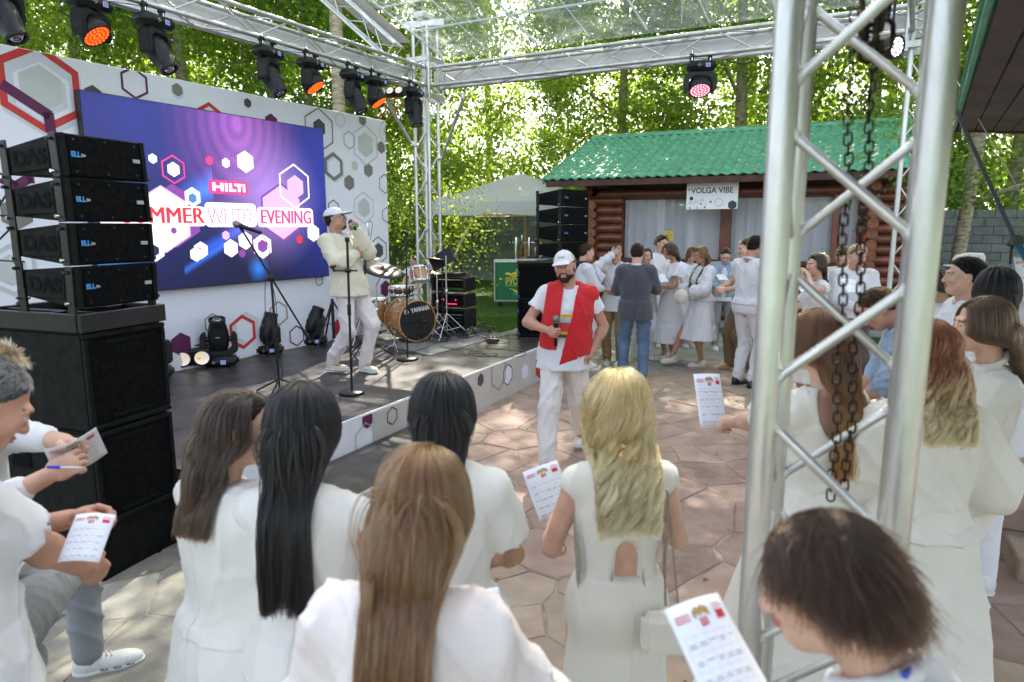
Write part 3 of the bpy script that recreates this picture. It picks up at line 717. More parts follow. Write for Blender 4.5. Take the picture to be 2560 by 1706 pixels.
# ---------------- backdrop
BQ = Vector((-3.2, 7.85, 0)); BA = 60.0; bA = dirv(BA); bN = dirv(BA - 90)
e1 = PL(975, 696, BQ, BA); e1.z = SZ + .006; L_b = 6.9; b0 = e1 - bA * L_b; BHT = PL(966, 303, BQ, BA).z - e1.z
BDM = frameM(b0, bA, (0, 0, 1))
banner_m = pm('white_banner_print', (.78, .79, .85), .55, var=.02, vs=1.5, bump=.15, bs=2.5)
bd = root('stage_backdrop', 'tall white stage backdrop printed with grey purple and red hexagons', 'backdrop', b0)
box('banner', (L_b / 2, BHT / 2, -.012), (L_b, BHT, .02), banner_m, bd, M=BDM, bev=.004)
for k in range(5): box('support_frame', (.2 + k * 1.6, BHT / 2 - .1, -.06), (.05, BHT - .2, .05), alu, bd, M=BDM)
def bpt(x, y): p = PL(x, y, BQ, BA) - b0; return (p.dot(bA), p.z)
def hexon(pt, M, par, lim, px, py, hpx, m, out=0, z=.002):
    c = pt(px, py); r_ = abs(pt(px, py - hpx)[1] - pt(px, py + hpx)[1]) / 2
    P = [hexpts(c, r_)]
    if out: a, b = hexpts(c, r_), hexpts(c, r_ - out); P = [[a[i], a[(i + 1) % 6], b[(i + 1) % 6], b[i]] for i in range(6)]
    P = [clip(clip(clip(clip(q, 1, lim[1] - .004), 0, lim[0] - .004), 0, .004, False), 1, .004, False) for q in P]
    flat('printed_hexagon', P, M, m, par, z)
shad = pm('print_shadow', (.60, .62, .69), .6, var=.01)
for q in ((108, 232, 112, shad, .12), (112, 232, 60, shad, 0), (102, 220, 112, redp, .07), (103, 221, 58, greyp, 0), (233, 238, 25, darkp, 0), (336, 208, 41, purp, .025), (446, 233, 17, shad, 0), (443, 225, 17, oliv, 0),
          (525, 301, 45, redp, .045), (619, 258, 12.5, darkp, 0), (678, 306, 22, purp, 0), (798, 325, 56, oliv, .02), (798, 320, 23, darkp, 0), (850, 301, 19, greyp, .012), (906, 300, 15, oliv, 0), (873, 351, 23, darkp, .01),
          (914, 363, 52, greyp, .022), (914, 362, 32, greyp, 0), (964, 330, 28, greyp, .012), (968, 330, 16, greyp, 0), (953, 369, 16, oliv, 0), (838, 421, 37, shad, .05), (834, 417, 37, oliv, .055), (887, 415, 13, greyp, 0), (921, 426, 18, oliv, 0), (873, 457, 20, oliv, 0), (962, 460, 25, purp, .014),
          (834, 521, 22, darkp, .015), (910, 520, 41, greyp, .018), (910, 520, 25, greyp, 0), (967, 538, 20, darkp, .012), (891, 607, 25, oliv, 0), (946, 627, 36, darkp, .016), (946, 627, 20, darkp, 0), (964, 722, 21, purp, 0),
          (453, 861, 30, purp, 0), (532, 809, 26, oliv, .014), (532, 810, 12, darkp, 0), (616, 822, 44, shad, .05), (607, 830, 44, redp, .045), (697, 784, 32, tanp, .025), (742, 840, 27, purp, .02), (802, 803, 18, darkp, 0), (844, 819, 21, redp, 0), (822, 832, 26, purp, .014),
          (42, 534, 41, oliv, 0), (30, 676, 66, greyp, .04), (28, 676, 40, greyp, 0), (798, 702, 14, oliv, .014)):
    hexon(bpt, BDM, bd, (L_b, BHT), *q[:4], out=q[4], z=.0012 if q[3] is shad else .0022)
def stripe(P, w, m):
    out = []
    for a, b in zip(P[:-1], P[1:]):
        a, b = Vector(bpt(*a)), Vector(bpt(*b)); d = (b - a).normalized(); n = Vector((-d.y, d.x)) * w / 2; a -= d * w * .2; b += d * w * .2
        out.append([tuple(a - n), tuple(b - n), tuple(b + n), tuple(a + n)])
    flat('printed_line', out, BDM, m, bd, .0032)
stripe([(8, 213), (121, 287), (127, 328)], .09, purp); stripe([(0, 444), (38, 466), (72, 447), (80, 447)], .08, purp)
# two ratchet straps from backdrop corner to truss
orange = pm('orange_strap', (.62, .16, .04), .7, var=.1)
for (a, b, yy) in (((940, 305), (1000, 232), 10.6), ((965, 305), (1016, 250), 10.5)):
    tag(tube('ratchet_strap', [D(*a, yy), D(*b, yy - .3)], .012, orange, None, 4), f'orange strap tying the backdrop corner to the truss, {"upper" if a[0] == 940 else "lower"} of the two', 'strap', 'orange straps')
# ---------------- LED screen
SQ = BQ + bN * .09
s1, s0 = PL(807, 325, SQ, BA), PL(199, 225, SQ, BA); SW = (s1 - s0).to_2d().length; zb = PL(812, 690, SQ, BA).z; SHT = s1.z - zb
sc0 = Vector((s0.x, s0.y, zb)); SCM = frameM(sc0, bA, (0, 0, 1))
scr = root('led_screen', 'large purple and blue LED screen with SUMMER WHITE EVENING lettering on the backdrop', 'LED screen', sc0)
box('cabinet', (SW / 2, SHT / 2, -.04), (SW + .02, SHT + .02, .07), blkm, scr, M=SCM)
def emis(name, c, s=1.0):
    m = bpy.data.materials.new(name); m.use_nodes = True; p = m.node_tree.nodes['Principled BSDF']
    p.inputs['Base Color'].default_value = (.02, .02, .02, 1); p.inputs['Emission Color'].default_value = (*c, 1); p.inputs['Emission Strength'].default_value = s; p.inputs['Roughness'].default_value = .5; return m
KE = .215
sm_ = bpy.data.materials.new('screen_image'); sm_.use_nodes = True; t = sm_.node_tree; L = t.links; p = t.nodes['Principled BSDF']
tc = nd(t, 'ShaderNodeTexCoord'); mp = nd(t, 'ShaderNodeMapping'); mp.inputs['Scale'].default_value = (1 / SW, 1 / SHT, 1); L.new(tc.outputs['Object'], mp.inputs[0])
sx = nd(t, 'ShaderNodeSeparateXYZ'); L.new(mp.outputs[0], sx.inputs[0])
def mth(op, a, b=None, c=None):
    n = nd(t, 'ShaderNodeMath', operation=op)
    for i, q in enumerate((a, b, c)):
        if q is None: continue
        if isinstance(q, (int, float)): n.inputs[i].default_value = q
        else: L.new(q, n.inputs[i])
    return n.outputs[0]
U, Vv = sx.outputs[0], sx.outputs[1]
def blob(cu, cv, ru, rv, pw=1.5):
    a = mth('DIVIDE', mth('SUBTRACT', U, cu), ru); b = mth('DIVIDE', mth('SUBTRACT', Vv, cv), rv)
    d = mth('SQRT', mth('ADD', mth('MULTIPLY', a, a), mth('MULTIPLY', b, b))); return mth('POWER', mth('MAXIMUM', mth('SUBTRACT', 1, d), 0), pw), d
def streak(cu, cv, sl_, w, lo, hi):
    q = mth('SUBTRACT', Vv, mth('ADD', cv, mth('MULTIPLY', mth('SUBTRACT', U, cu), sl_)))
    g = mth('POWER', mth('MAXIMUM', mth('SUBTRACT', 1, mth('ABSOLUTE', mth('DIVIDE', q, w))), 0), 1.3)
    a = mth('MULTIPLY', mth('GREATER_THAN', U, lo), mth('LESS_THAN', U, hi)); return mth('MULTIPLY', g, a)
nz = nd(t, 'ShaderNodeTexNoise'); nz.inputs['Scale'].default_value = 2.2; nz.inputs['Detail'].default_value = 3; nz.inputs['Distortion'].default_value = 2.0; L.new(mp.outputs[0], nz.inputs[0])
mag, dm = blob(.56, .95, .34, .72); mag2, _ = blob(.70, .52, .3, .5); bl1, _ = blob(.25, .75, .5, .8, 1)
ring = mth('MULTIPLY', mth('SINE', mth('MULTIPLY', dm, 46)), .5); ring = mth('ADD', .72, mth('MULTIPLY', ring, .32))
st1 = streak(.05, .18, 1.05, .13, -1, .44); st2 = streak(.47, .27, .75, .06, .36, .58); st3 = streak(.33, .12, .8, .035, .30, .47); bl3, _ = blob(.62, .08, .06, .1)
right, _ = blob(1.0, .6, .35, .9, 1)
base = (.006, .007, .05)
def col(c, f, prev):
    n = nd(t, 'ShaderNodeMix', data_type='RGBA', blend_type='ADD'); n.clamp_factor = False; L.new(f, n.inputs[0]); n.inputs[7].default_value = (*c, 1)
    if isinstance(prev, tuple): n.inputs[6].default_value = (*prev, 1)
    else: L.new(prev, n.inputs[6])
    return n.outputs[2]
top = mth('MAXIMUM', mth('SUBTRACT', Vv, .18), 0)
o_ = col((.010, .010, .10), top, base)
o_ = col((.03, .05, .40), mth('MULTIPLY', bl1, nz.outputs[0]), o_)
o_ = col((.85, .22, .85), mth('MULTIPLY', mag, mth('MULTIPLY', ring, .7)), o_); o_ = col((.55, .35, .95), mth('MULTIPLY', mag2, .9), o_)
o_ = col((.02, .28, .95), mth('MULTIPLY', st1, .9), o_); o_ = col((.02, .12, .75), st2, o_); o_ = col((.02, .15, .7), st3, o_); o_ = col((.02, .25, .9), bl3, o_); o_ = col((.008, .025, .26), right, o_)
wv = nd(t, 'ShaderNodeMath', operation='SINE'); L.new(mth('MULTIPLY', U, 520), wv.inputs[0]); mo = mth('ADD', .93, mth('MULTIPLY', wv.outputs[0], .09))
mm_ = nd(t, 'ShaderNodeMix', data_type='RGBA', blend_type='MULTIPLY'); mm_.inputs[0].default_value = 1; L.new(o_, mm_.inputs[6]); L.new(mo, mm_.inputs[7])
p.inputs['Base Color'].default_value = (.01, .01, .012, 1); p.inputs['Roughness'].default_value = .35; L.new(mm_.outputs[2], p.inputs['Emission Color']); p.inputs['Emission Strength'].default_value = KE * 1.25
o = mk('display', [(0, 0, 0), (SW, 0, 0), (SW, SHT, 0), (0, SHT, 0)], [(0, 1, 2, 3)], sm_); o.matrix_basis = SCM; adopt(o, scr)
def spt(x, y): q = PL(x, y, SQ, BA) - sc0; return (q.dot(bA), q.z)
wE = emis('screen_white', (.95, .86, .97), KE * 2.0); pkE = emis('screen_pink', (.95, .06, .30), KE * 1.3); rdE = emis('screen_red', (.85, .03, .05), KE * 1.3); puE = emis('screen_purple', (.35, .08, .5), KE); nvE = emis('screen_navy', (.02, .02, .10), KE); vi = emis('screen_violet', (.75, .5, .95), KE * 1.4); buE = emis('screen_blue', (.1, .35, .8), KE)
for q in ((381, 397, 13, wE, 0), (433, 424, 37, pkE, .02), (433, 424, 19, wE, 0), (522, 402, 12, pkE, 0), (564, 408, 13, wE, 0), (613, 405, 28, wE, 0), (436, 540, 80, puE, 0), (408, 549, 85, vi, 0), (408, 549, 80, wE, 0), (481, 493, 25, wE, 0), (481, 496, 13, buE, 0), (434, 577, 9, puE, 0), (564, 589, 12, vi, 0),
          (577, 621, 23, wE, 0), (613, 602, 23, wE, 0), (656, 616, 33, puE, 0), (656, 616, 31, wE, 0), (656, 616, 17, puE, 0), (502, 626, 22, wE, 0), (490, 636, 19, wE, 0), (497, 628, 10, puE, 0), (387, 627, 31, nvE, 0), (387, 627, 28, wE, 0), (385, 627, 15, nvE, 0), (605, 634, 11, puE, 0),
          (705, 531, 74, puE, 0), (705, 531, 68, vi, 0), (736, 466, 56, wE, .022), (738, 468, 30, vi, 0), (783, 583, 22, wE, 0), (748, 599, 11, rdE, 0)):
    zz = {wE: .004, pkE: .004, vi: .0035}.get(q[3], .003)
    hexon(spt, SCM, scr, (SW, SHT), *q[:4], out=q[4], z=zz + (.0015 if q[2] < 20 else 0))
def srect(x0, y0, x1, y1, m, z): 
    a, b, c, d = spt(x0, y1), spt(x1, y1), spt(x1, y0), spt(x0, y0); h0 = (a[1] + b[1]) / 2; h1 = (c[1] + d[1]) / 2
    rr = min(.05, (h1 - h0) * .25); P = []
    for cx, cy, s in ((b[0] - rr, h0 + rr, -90), (b[0] - rr, h1 - rr, 0), (a[0] + rr, h1 - rr, 90), (a[0] + rr, h0 + rr, 180)):
        P += [(cx + rr * math.cos(R(s + k * 30)), cy + rr * math.sin(R(s + k * 30))) for k in range(4)]
    flat('word_panel', [P], SCM, m, scr, z); return a, b, h0, h1
aL = spt(512, 540)[0]; s_h = abs(spt(580, 524)[1] - spt(580, 561)[1]); zc = spt(580, 542)[1]
def word(s, x0, x1, m, z, zc_, outline=False, hh=None, ks=(-1, 0, 1)):
    u0, u1 = spt(x0, 540)[0], spt(x1, 540)[0]; size = (hh or s_h) / .73
    for k_ in ((0,) if outline else ks):
        o = text('lettering', s, size, Matrix.Identity(4), m, None, .0008, 0)
        w = o.dimensions.x; o.matrix_basis = SCM @ Matrix.Translation(((u0 + u1) / 2 + k_ * .0065, zc_, z + .0003 * k_)) @ Matrix.Diagonal(((u1 - u0 - .02) / w, 1.04 if not outline else 1, 1, 1)); adopt(o, scr)
mid = lambda y0, y1: (y0 + y1) / 2
srect(250, 514, 516, 566, wE, .0056); srect(514, 508, 642, 568, wE, .0060); srect(644, 520, 783, 568, wE, .0064)
word('SUMMER', 300, 510, rdE, .0085, spt(440, 541)[1]); word('EVENING', 650, 777, pkE, .0085, spt(713, 545)[1])
word('WHITE', 518, 637, pkE, .0085, spt(580, 543)[1], ks=(-1.3, 0, 1.3)); word('WHITE', 519, 636, wE, .0105, spt(580, 543)[1], True, s_h * .95)
q = srect(522, 452, 620, 486, pkE, .0056)
hx0, hx1 = spt(530, 469)[0], spt(612, 469)[0]; hz = spt(571, 469)[1]; hw = (hx1 - hx0); hh_ = hw * .21
lg = []
def bar(x0, y0, x1, y1): lg.append([(hx0 + hw * x0, hz + hh_ * (y0 - .5)), (hx0 + hw * x1, hz + hh_ * (y0 - .5)), (hx0 + hw * x1, hz + hh_ * (y1 - .5)), (hx0 + hw * x0, hz + hh_ * (y1 - .5))])
for b_ in ((0, 0, .09, 1), (.09, .36, .24, .64), (.24, 0, .33, 1), (.37, 0, .46, 1), (.50, 0, .59, 1), (.59, 0, .71, .28), (.66, .70, .90, 1), (.76, 0, .85, .72), (.92, 0, 1.0, 1)): bar(*b_)
flat('logo_lettering', lg, SCM, wE, scr, .0075)
# ---------------- trusses
def truss(label, p0, p1, up, side=.24, cr=.025, br=.009, pitch=.5, n=12, group='aluminium trusses of the stage roof', faces=(0, 1, 2, 3), weld=False, uv=None, name='truss'):
    p0, p1 = Vector(p0), Vector(p1); d = (p1 - p0); L_ = d.length; d.normalize()
    u = Vector(up).normalized(); u = (u - d * u.dot(d)).normalized(); w = d.cross(u)
    t = root(name, label, 'truss', p0, group)
    cs = [(-.5, -.5), (.5, -.5), (.5, .5), (-.5, .5)]
    def C(k, s): return p0 + d * s + u * (cs[k][0] * side) + w * (cs[k][1] * side)
    for k in range(4): rod('chord', C(k, 0), C(k, L_), cr, alu, t, max(16, n))
    m = max(2, int(round(L_ / pitch))); h = L_ / m
    for k in faces:
        j = (k + 1) % 4
        for i in range(m):
            ph = (k % 2)
            a, b = (k, j) if (i + ph) % 2 == 0 else (j, k)
            A = C(a, i * h + .03); B = C(b, (i + 1) * h - .03); e = (B - A).normalized() * cr * .8
            rod('brace', A + e, B - e, br, alu, t, n)
            if weld:
                for q, s in ((A + e, 1), (B - e, -1)):
                    dd = e.normalized() * s
                    lathe('weld', [(br * 1.02, .02), (br * 1.25, .008), (br * 1.6, -.002), (br * 1.9, -.012)], aluw, t, 12, M=Matrix.Translation(q) @ dd.to_track_quat('Z', 'Y').to_matrix().to_4x4())
        for s in ((0.012, L_ - .012) if not weld else ()): rod('end_brace', C(k, s), C(j, s), br, alu, t, n)
    return t, C
TC = Vector((-1.231, 10.2, 0)); tA = dirv(AA - .6); tB = dirv(BB + .7)
ZB, ZT = 3.94, 4.18; zc = (ZB + ZT) / 2 + .0
FP = Vector((.656, 1.36, 0)); RP = TC + tB * 6.15
lt0 = TC - tA * .16; rt0 = TC + tB * .16
truss('left roof truss above the LED screen carrying the row of stage lights', lt0 + Vector((0, 0, zc)), TC - tA * 7.0 + Vector((0, 0, zc)), (0, 0, 1), pitch=.5)
truss('rear roof truss running to the right above the green roof', rt0 + Vector((0, 0, zc)), RP - tB * .16 + Vector((0, 0, zc)), (0, 0, 1), pitch=.5)
rf2 = FP + Vector((-.0, 0, 0))
truss('right hand roof truss coming from the rear post towards the camera', RP - tA * .16 + Vector((0, 0, zc)), FP + tA * .2 + Vector((0, 0, zc)), (0, 0, 1), pitch=.5)
truss('far corner post truss standing behind the drum kit', TC, TC + Vector((0, 0, 4.75)), tA, pitch=.33)
truss('rear right post truss rising beside the log cabin', RP, RP + Vector((0, 0, 4.5)), tA, pitch=.4)
FPa = Vector((.494, 1.29, 0)); u_ = dirv(-28); w_ = dirv(62)
fc = FPa + u_ * .12 + w_ * .12
ft, Cf = truss('thick foreground post truss with a chain hoist hanging inside it', fc + Vector((0, 0, .02)), fc + Vector((0, 0, 4.4)), u_, side=.24, cr=.0255, br=.0095, pitch=.27, n=24, weld=True)
# corner sleeve blocks
for q, lb in ((TC, 'sliding truss corner block at the top of the far post'), (RP, 'sliding truss corner block on the rear right post')):
    sb = root('corner_block', lb, 'corner block', (q.x, q.y, ZB))
    for z in (ZB - .14, ZT + .12):
        for s in (-1, 1):
            box('plate', (q.x, q.y, z), (.40, .012, .07), alu, sb, M=Matrix.Translation(dirv(AA + 90) * .19 * s), rot=AA); box('plate', (q.x, q.y, z), (.40, .012, .07), alu, sb, M=Matrix.Translation(dirv(AA) * .19 * s), rot=AA + 90)
    for a in (-1, 1):
        for b in (-1, 1): rod('upright', q + dirv(AA) * .17 * a + dirv(AA + 90) * .17 * b + Vector((0, 0, ZB - .2)), q + dirv(AA) * .17 * a + dirv(AA + 90) * .17 * b + Vector((0, 0, ZT + .2)), .022, alu, sb)
# diagonal struts of the far corner
for a, b, w in (((960, 240), (1030, 362), 'left'), ((1157, 250), (1105, 395), 'right')):
    yy = 10.0 if w == 'left' else 9.9
    pa, pb = D(*a, yy - (.35 if w == 'left' else .2)), D(*b, 10.15); s = root('diagonal_strut', f'grey diagonal strut {"left" if w == "left" else "right"} of the far corner post', 'strut', pb, 'struts of the far post')
    rod('tube', pa, pb, .022, alu, s, 10); rod('clamp', pb + Vector((-.02, 0, 0)), D(b[0] + (-12 if w == 'right' else 16), b[1] + 3, 10.15), .03, alu, s, 8)
    rod('clamp', pa, pa + Vector((0, 0, .08)), .03, alu, s, 8)
# top hoist head of far post
hd = root('hoist_beam', 'steel head beam on top of the far corner post', 'hoist beam', (TC.x, TC.y, 4.75))
box('beam', (TC.x, TC.y, 4.80), (.62, .10, .09), alu, hd, rot=BB + 12); box('beam', (TC.x, TC.y, 4.90), (.16, .3, .08), alu, hd, rot=BB)
# white cover sheet behind the roof trusses
wcl = pm('white_pvc_sheet', (.72, .72, .72), .55, var=.05, vs=2, bump=.5, bs=5)
def sheetobj(name, label, P, m, cat, th=.004, sub=0):
    P = [Vector(q) for q in P]; n = (P[1] - P[0]).cross(P[3] - P[0]).normalized() * th
    v = P + [q - n for q in P]; o = mk(name, v, [(0, 1, 2, 3), (7, 6, 5, 4), (0, 4, 5, 1), (1, 5, 6, 2), (2, 6, 7, 3), (3, 7, 4, 0)], m); return tag(o, label, cat)
oN = dirv(AA + 90) * .20; oB = tA * .20
sheetobj('pvc_valance', 'white sheet stretched behind the left roof truss', [TC + oN + Vector((0, 0, ZB - .0)), TC - tA * 7 + oN + Vector((0, 0, ZB)), TC - tA * 7 + oN + Vector((0, 0, ZT + .05)), TC + oN + Vector((0, 0, ZT + .05))], wcl, 'valance')
sheetobj('pvc_valance', 'white sheet stretched behind the rear roof truss above the green roof', [TC + oB + Vector((0, 0, ZB)), RP + oB + Vector((0, 0, ZB)), RP + oB + Vector((0, 0, ZT + .03)), TC + oB + Vector((0, 0, ZT + .03))], wcl, 'valance')
# sloping roof truss with beige tarpaulin
ra = D(1000, 118, 9.6); rb = D(690, -60, 6.8)
ra = D(985, 128, 9.7); ra.z = ZT + .12; rb_ = G(770, -60, 5.4)
truss('sloping rafter truss under the beige tarpaulin at the top', ra, rb_, (0, 0, 1), side=.22, cr=.022, br=.008, pitch=.45)
tarp = pm('beige_tarpaulin', (.42, .38, .32), .6, var=.08, vs=2)
dd = (rb_ - ra)
TP = [ra + Vector((.22, .1, .16)), rb_ + Vector((.25, .1, .14)), rb_ + Vector((-.18, .35, .2)), ra + Vector((-.18, .35, .2))]
sheetobj('tarpaulin_strip', 'beige tarpaulin strip lying on the sloping rafter truss', TP, tarp, 'tarpaulin')
# clear film roof
film = bpy.data.materials.new('clear_film'); film.use_nodes = True; t = film.node_tree; L = t.links; [t.nodes.remove(n) for n in list(t.nodes)]
out = nd(t, 'ShaderNodeOutputMaterial'); tp = nd(t, 'ShaderNodeBsdfTransparent'); tp.inputs[0].default_value = (.93, .96, .95, 1); gl = nd(t, 'ShaderNodeBsdfGlossy'); gl.inputs['Roughness'].default_value = .12
tr2 = nd(t, 'ShaderNodeBsdfTranslucent'); tr2.inputs[0].default_value = (.8, .84, .84, 1)
lw = nd(t, 'ShaderNodeFresnel'); lw.inputs[0].default_value = 1.35; m1 = nd(t, 'ShaderNodeMixShader'); m2 = nd(t, 'ShaderNodeMixShader')
nz = nd(t, 'ShaderNodeTexNoise'); nz.inputs['Scale'].default_value = 1.6; nz.inputs['Detail'].default_value = 6; nz.inputs['Distortion'].default_value = 1.5
ge = nd(t, 'ShaderNodeNewGeometry'); L.new(ge.outputs['Position'], nz.inputs[0]); bp = nd(t, 'ShaderNodeBump'); bp.inputs['Strength'].default_value = .35; bp.inputs['Distance'].default_value = .05; L.new(nz.outputs[0], bp.inputs['Height']); L.new(bp.outputs[0], gl.inputs['Normal']); L.new(bp.outputs[0], lw.inputs['Normal'])
mr = nd(t, 'ShaderNodeMapRange'); mr.inputs[1].default_value = .45; mr.inputs[2].default_value = .8; mr.inputs[3].default_value = .10; mr.inputs[4].default_value = .34; L.new(nz.outputs[0], mr.inputs[0])
L.new(mr.outputs[0], m1.inputs[0]); L.new(tp.outputs[0], m1.inputs[1]); L.new(tr2.outputs[0], m1.inputs[2]); L.new(lw.outputs[0], m2.inputs[0]); L.new(m1.outputs[0], m2.inputs[1]); L.new(gl.outputs[0], m2.inputs[2]); L.new(m2.outputs[0], out.inputs[0])
fz = ZT + .10
A_ = TC + tB * .3 + Vector((0, 0, fz)); B_ = RP + Vector((0, 0, fz)); C_ = RP - tA * 4.2 + Vector((0, 0, fz + 1.0)); E_ = TC + tB * .3 - tA * 4.2 + Vector((0, 0, fz + 1.0))
v, f = [], []; N = 24
for j in range(N + 1):
    for i in range(N + 1):
        a, b = i / N, j / N; q = A_.lerp(B_, a).lerp(E_.lerp(C_, a), b); q.z += .03 * math.sin(a * 19 + b * 4) * math.sin(b * 11) - .06 * math.sin(PI * b) * math.sin(a * PI * 4) ** 2; v.append(q)
for j in range(N):
    for i in range(N): k = j * (N + 1) + i; f.append((k, k + 1, k + N + 2, k + N + 1))
cf = root('film_roof', 'clear plastic film roof with light battens above the rear truss', 'film roof', A_)
mk('film', v, f, film, cf, True)
ropem = pm('film_welt', (.62, .68, .66), .5, var=.05)
for i in range(9):
    a = i / 8; P = [A_.lerp(B_, a), E_.lerp(C_, a)]; rod('batten', P[0] + Vector((0, 0, .05)), P[1] + Vector((0, 0, .05)), .008 if i % 2 else .014, ropem, cf, 8)
for b in (.16, .3, .5, .75): rod('cross_batten', A_.lerp(E_, b) + Vector((0, 0, .08)), B_.lerp(C_, b) + Vector((0, 0, .08)), .012, ropem, cf, 8)
for i in range(7):
    a = i / 7; rod('cross_wire', A_.lerp(B_, a) + Vector((0, 0, .06)), E_.lerp(C_, a + 1 / 7).lerp(A_.lerp(B_, a + 1 / 7), .3) + Vector((0, 0, .06)), .005, ropem, cf, 6)
# ---------------- moving heads
ledo = emis('orange_led', (1, .12, .004), .5); ledb = emis('red_led_ring', (.8, .012, .003), .22); ledw = emis('pink_white_led', (1, .66, .78), .3); ledp = emis('pink_led_ring', (.9, .03, .16), .2)
glass = pm('lens_glass', (.02, .025, .03), .06, 0, var=0, coat=1); lcd = emis('lcd_blue', (.12, .2, .6), .25); stick = pm('white_marking', (.6, .62, .6), .6)
hotw = pm('cob_reflector', (.62, .60, .58), .3, .7, var=.05, emit=(1, .85, .7), es=.15); yel_cob = pm('cob_yellow', (.8, .45, .05), .5, emit=(1, .6, .1), es=.12)
def barrel(name, prof, m, par, M, n=24): return lathe(name, prof, m, par, n, M=M)
def moving_head(label, pos, kind='beam', yaw=0, tilt=35, hang=True, s=1.0, white_=False, group='moving head stage lights', pan=0):
    t = root('moving_head', label, 'stage light', pos, group)
    Mb = Matrix.Translation(pos) @ Matrix.Rotation(R(yaw), 4, 'Z') @ Matrix.Diagonal((s, s, s if not hang else -s, 1))
    if hang: Mb = Matrix.Translation(pos) @ Matrix.Rotation(R(yaw), 4, 'Z') @ Matrix.Rotation(PI, 4, 'Y') @ Matrix.Diagonal((s, s, s, 1))
    # local: base sits on z=0, z up is towards the head
    M0 = Mb @ Matrix.Translation((0, 0, .06 if hang else .012))
    bm = bmesh.new(); bmesh.ops.create_cube(bm, size=1)
    bw_, bd_, bh_ = (.36, .22, .11) if kind == 'beam' else (.34, .24, .10)
    for q in bm.verts: q.co = Vector((q.co.x * bw_, q.co.y * bd_, q.co.z * bh_ + bh_ / 2))
    bmesh.ops.bevel(bm, geom=bm.edges[:], offset=.028, segments=3, affect='EDGES'); bmobj('base', bm, blk, t, True, mat4=M0)
    for sd_ in (-1, 1):
        box('display', (.06, sd_ * (bd_ / 2 + .001), bh_ * .5), (.055, .004, .045), stick, t, M=M0, bev=0); box('display_glass', (.06, sd_ * (bd_ / 2 + .003), bh_ * .5), (.045, .004, .035), lcd, t, M=M0, bev=0)
        for dx, dz in ((-.03, 0), (-.055, 0), (-.042, .014), (-.042, -.014)): box('button', (dx, sd_ * (bd_ / 2 + .001), bh_ * .5 + dz), (.008, .004, .008), stick, t, M=M0, bev=0)
    if hang:
        for sx_ in (-.11, .11):
            box('clamp', (sx_, 0, -.03), (.05, .035, .06), blkm, t, M=M0, bev=.006); rod('clamp_bolt', M0 @ Vector((sx_, .02, -.02)), M0 @ Vector((sx_, .02, -.14)), .006, steel, t, 6)
            rod('clamp_ring', M0 @ Vector((sx_ - .02, 0, -.075)), M0 @ Vector((sx_ + .02, 0, -.075)), .032, blkm, t, 12)
    else:
        for sx_ in (-.14, .14): rod('foot', M0 @ Vector((sx_, -.08, -.012)), M0 @ Vector((sx_, -.08, .01)), .018, rub, t, 10)
    # yoke
    Y0 = M0 @ Matrix.Rotation(R(pan), 4, 'Z'); ax = .30 if kind == 'beam' else .27; hw_ = .145 if kind == 'beam' else .15
    P = []
    outer = [(-hw_ - .045, bh_ + .05), (-hw_ + .02, bh_ + .01), (hw_ - .02, bh_ + .01), (hw_ + .045, bh_ + .05), (hw_ + .045, ax + .04), (hw_ + .02, ax + .08), (hw_ - .012, ax + .08), (hw_ - .012, bh_ + .11), (hw_ - .06, bh_ + .065), (-hw_ + .06, bh_ + .065), (-hw_ + .012, bh_ + .11), (-hw_ + .012, ax + .08), (-hw_ - .02, ax + .08), (-hw_ - .045, ax + .04)]
    bm = bmesh.new(); vs = [bm.verts.new((x, -.06, z)) for x, z in outer]; fc_ = bm.faces.new(vs); r_ = bmesh.ops.extrude_face_region(bm, geom=[fc_])
    for q in r_['geom']:
        if isinstance(q, bmesh.types.BMVert): q.co.y += .12
    bmesh.ops.recalc_face_normals(bm, faces=bm.faces[:]); bmesh.ops.bevel(bm, geom=bm.edges[:], offset=.009, segments=2, affect='EDGES'); bmobj('yoke', bm, blk, t, mat4=Y0)
    Hm = Y0 @ Matrix.Translation((0, 0, ax)) @ Matrix.Rotation(R(tilt), 4, 'X')
    rod('axle', Hm @ Vector((-hw_, 0, 0)), Hm @ Vector((hw_, 0, 0)), .03, blkm, t, 12)
    if kind == 'beam':
        barrel('head', [(0, -.15), (.06, -.15), (.095, -.10), (.112, .0), (.105, .10), (.082, .2), (.088, .21), (.088, .245), (.076, .245), (.074, .225)], blk, t, Hm)
        barrel('lens', [(.0, .236), (.03, .234), (.055, .228), (.076, .218)], glass, t, Hm); barrel('lens_ring', [(.034, .236), (.04, .24), (.046, .234)], steel, t, Hm)
        box('emblem', (.0, -.108, .06), (.04, .004, .006), stick, t, M=Hm, bev=0)
    else:
        barrel('head', [(0, -.10), (.09, -.10), (.125, -.05), (.135, .02), (.135, .075), (.122, .078), (.12, .065)], blk, t, Hm)
        ring_, led_ = (ledp, ledw) if white_ else (ledb, ledo)
        barrel('lens_plate', [(0, .066), (.122, .066)], ring_, t, Hm)
        V, F = [], []
        for n_, r_ in ((6, .03), (12, .066), (18, .102)):
            for i in range(n_):
                a = 2 * PI * i / n_ + r_ * 9; cx, cy = r_ * math.cos(a), r_ * math.sin(a); b = len(V)
                for rr_, zz_ in ((.0135, .069), (.010, .076), (.004, .079)):
                    V += [(cx + rr_ * math.cos(k * PI / 4), cy + rr_ * math.sin(k * PI / 4), zz_) for k in range(8)]
                for l_ in range(2): F += [(b + l_ * 8 + k, b + l_ * 8 + (k + 1) % 8, b + l_ * 8 + 8 + (k + 1) % 8, b + l_ * 8 + 8 + k) for k in range(8)]
                F.append(tuple(b + 16 + k for k in range(8)))
        o = mk('led_lenses', V, F, led_); o.matrix_basis = Hm; adopt(o, t)
    return t
chz = ZB - .03
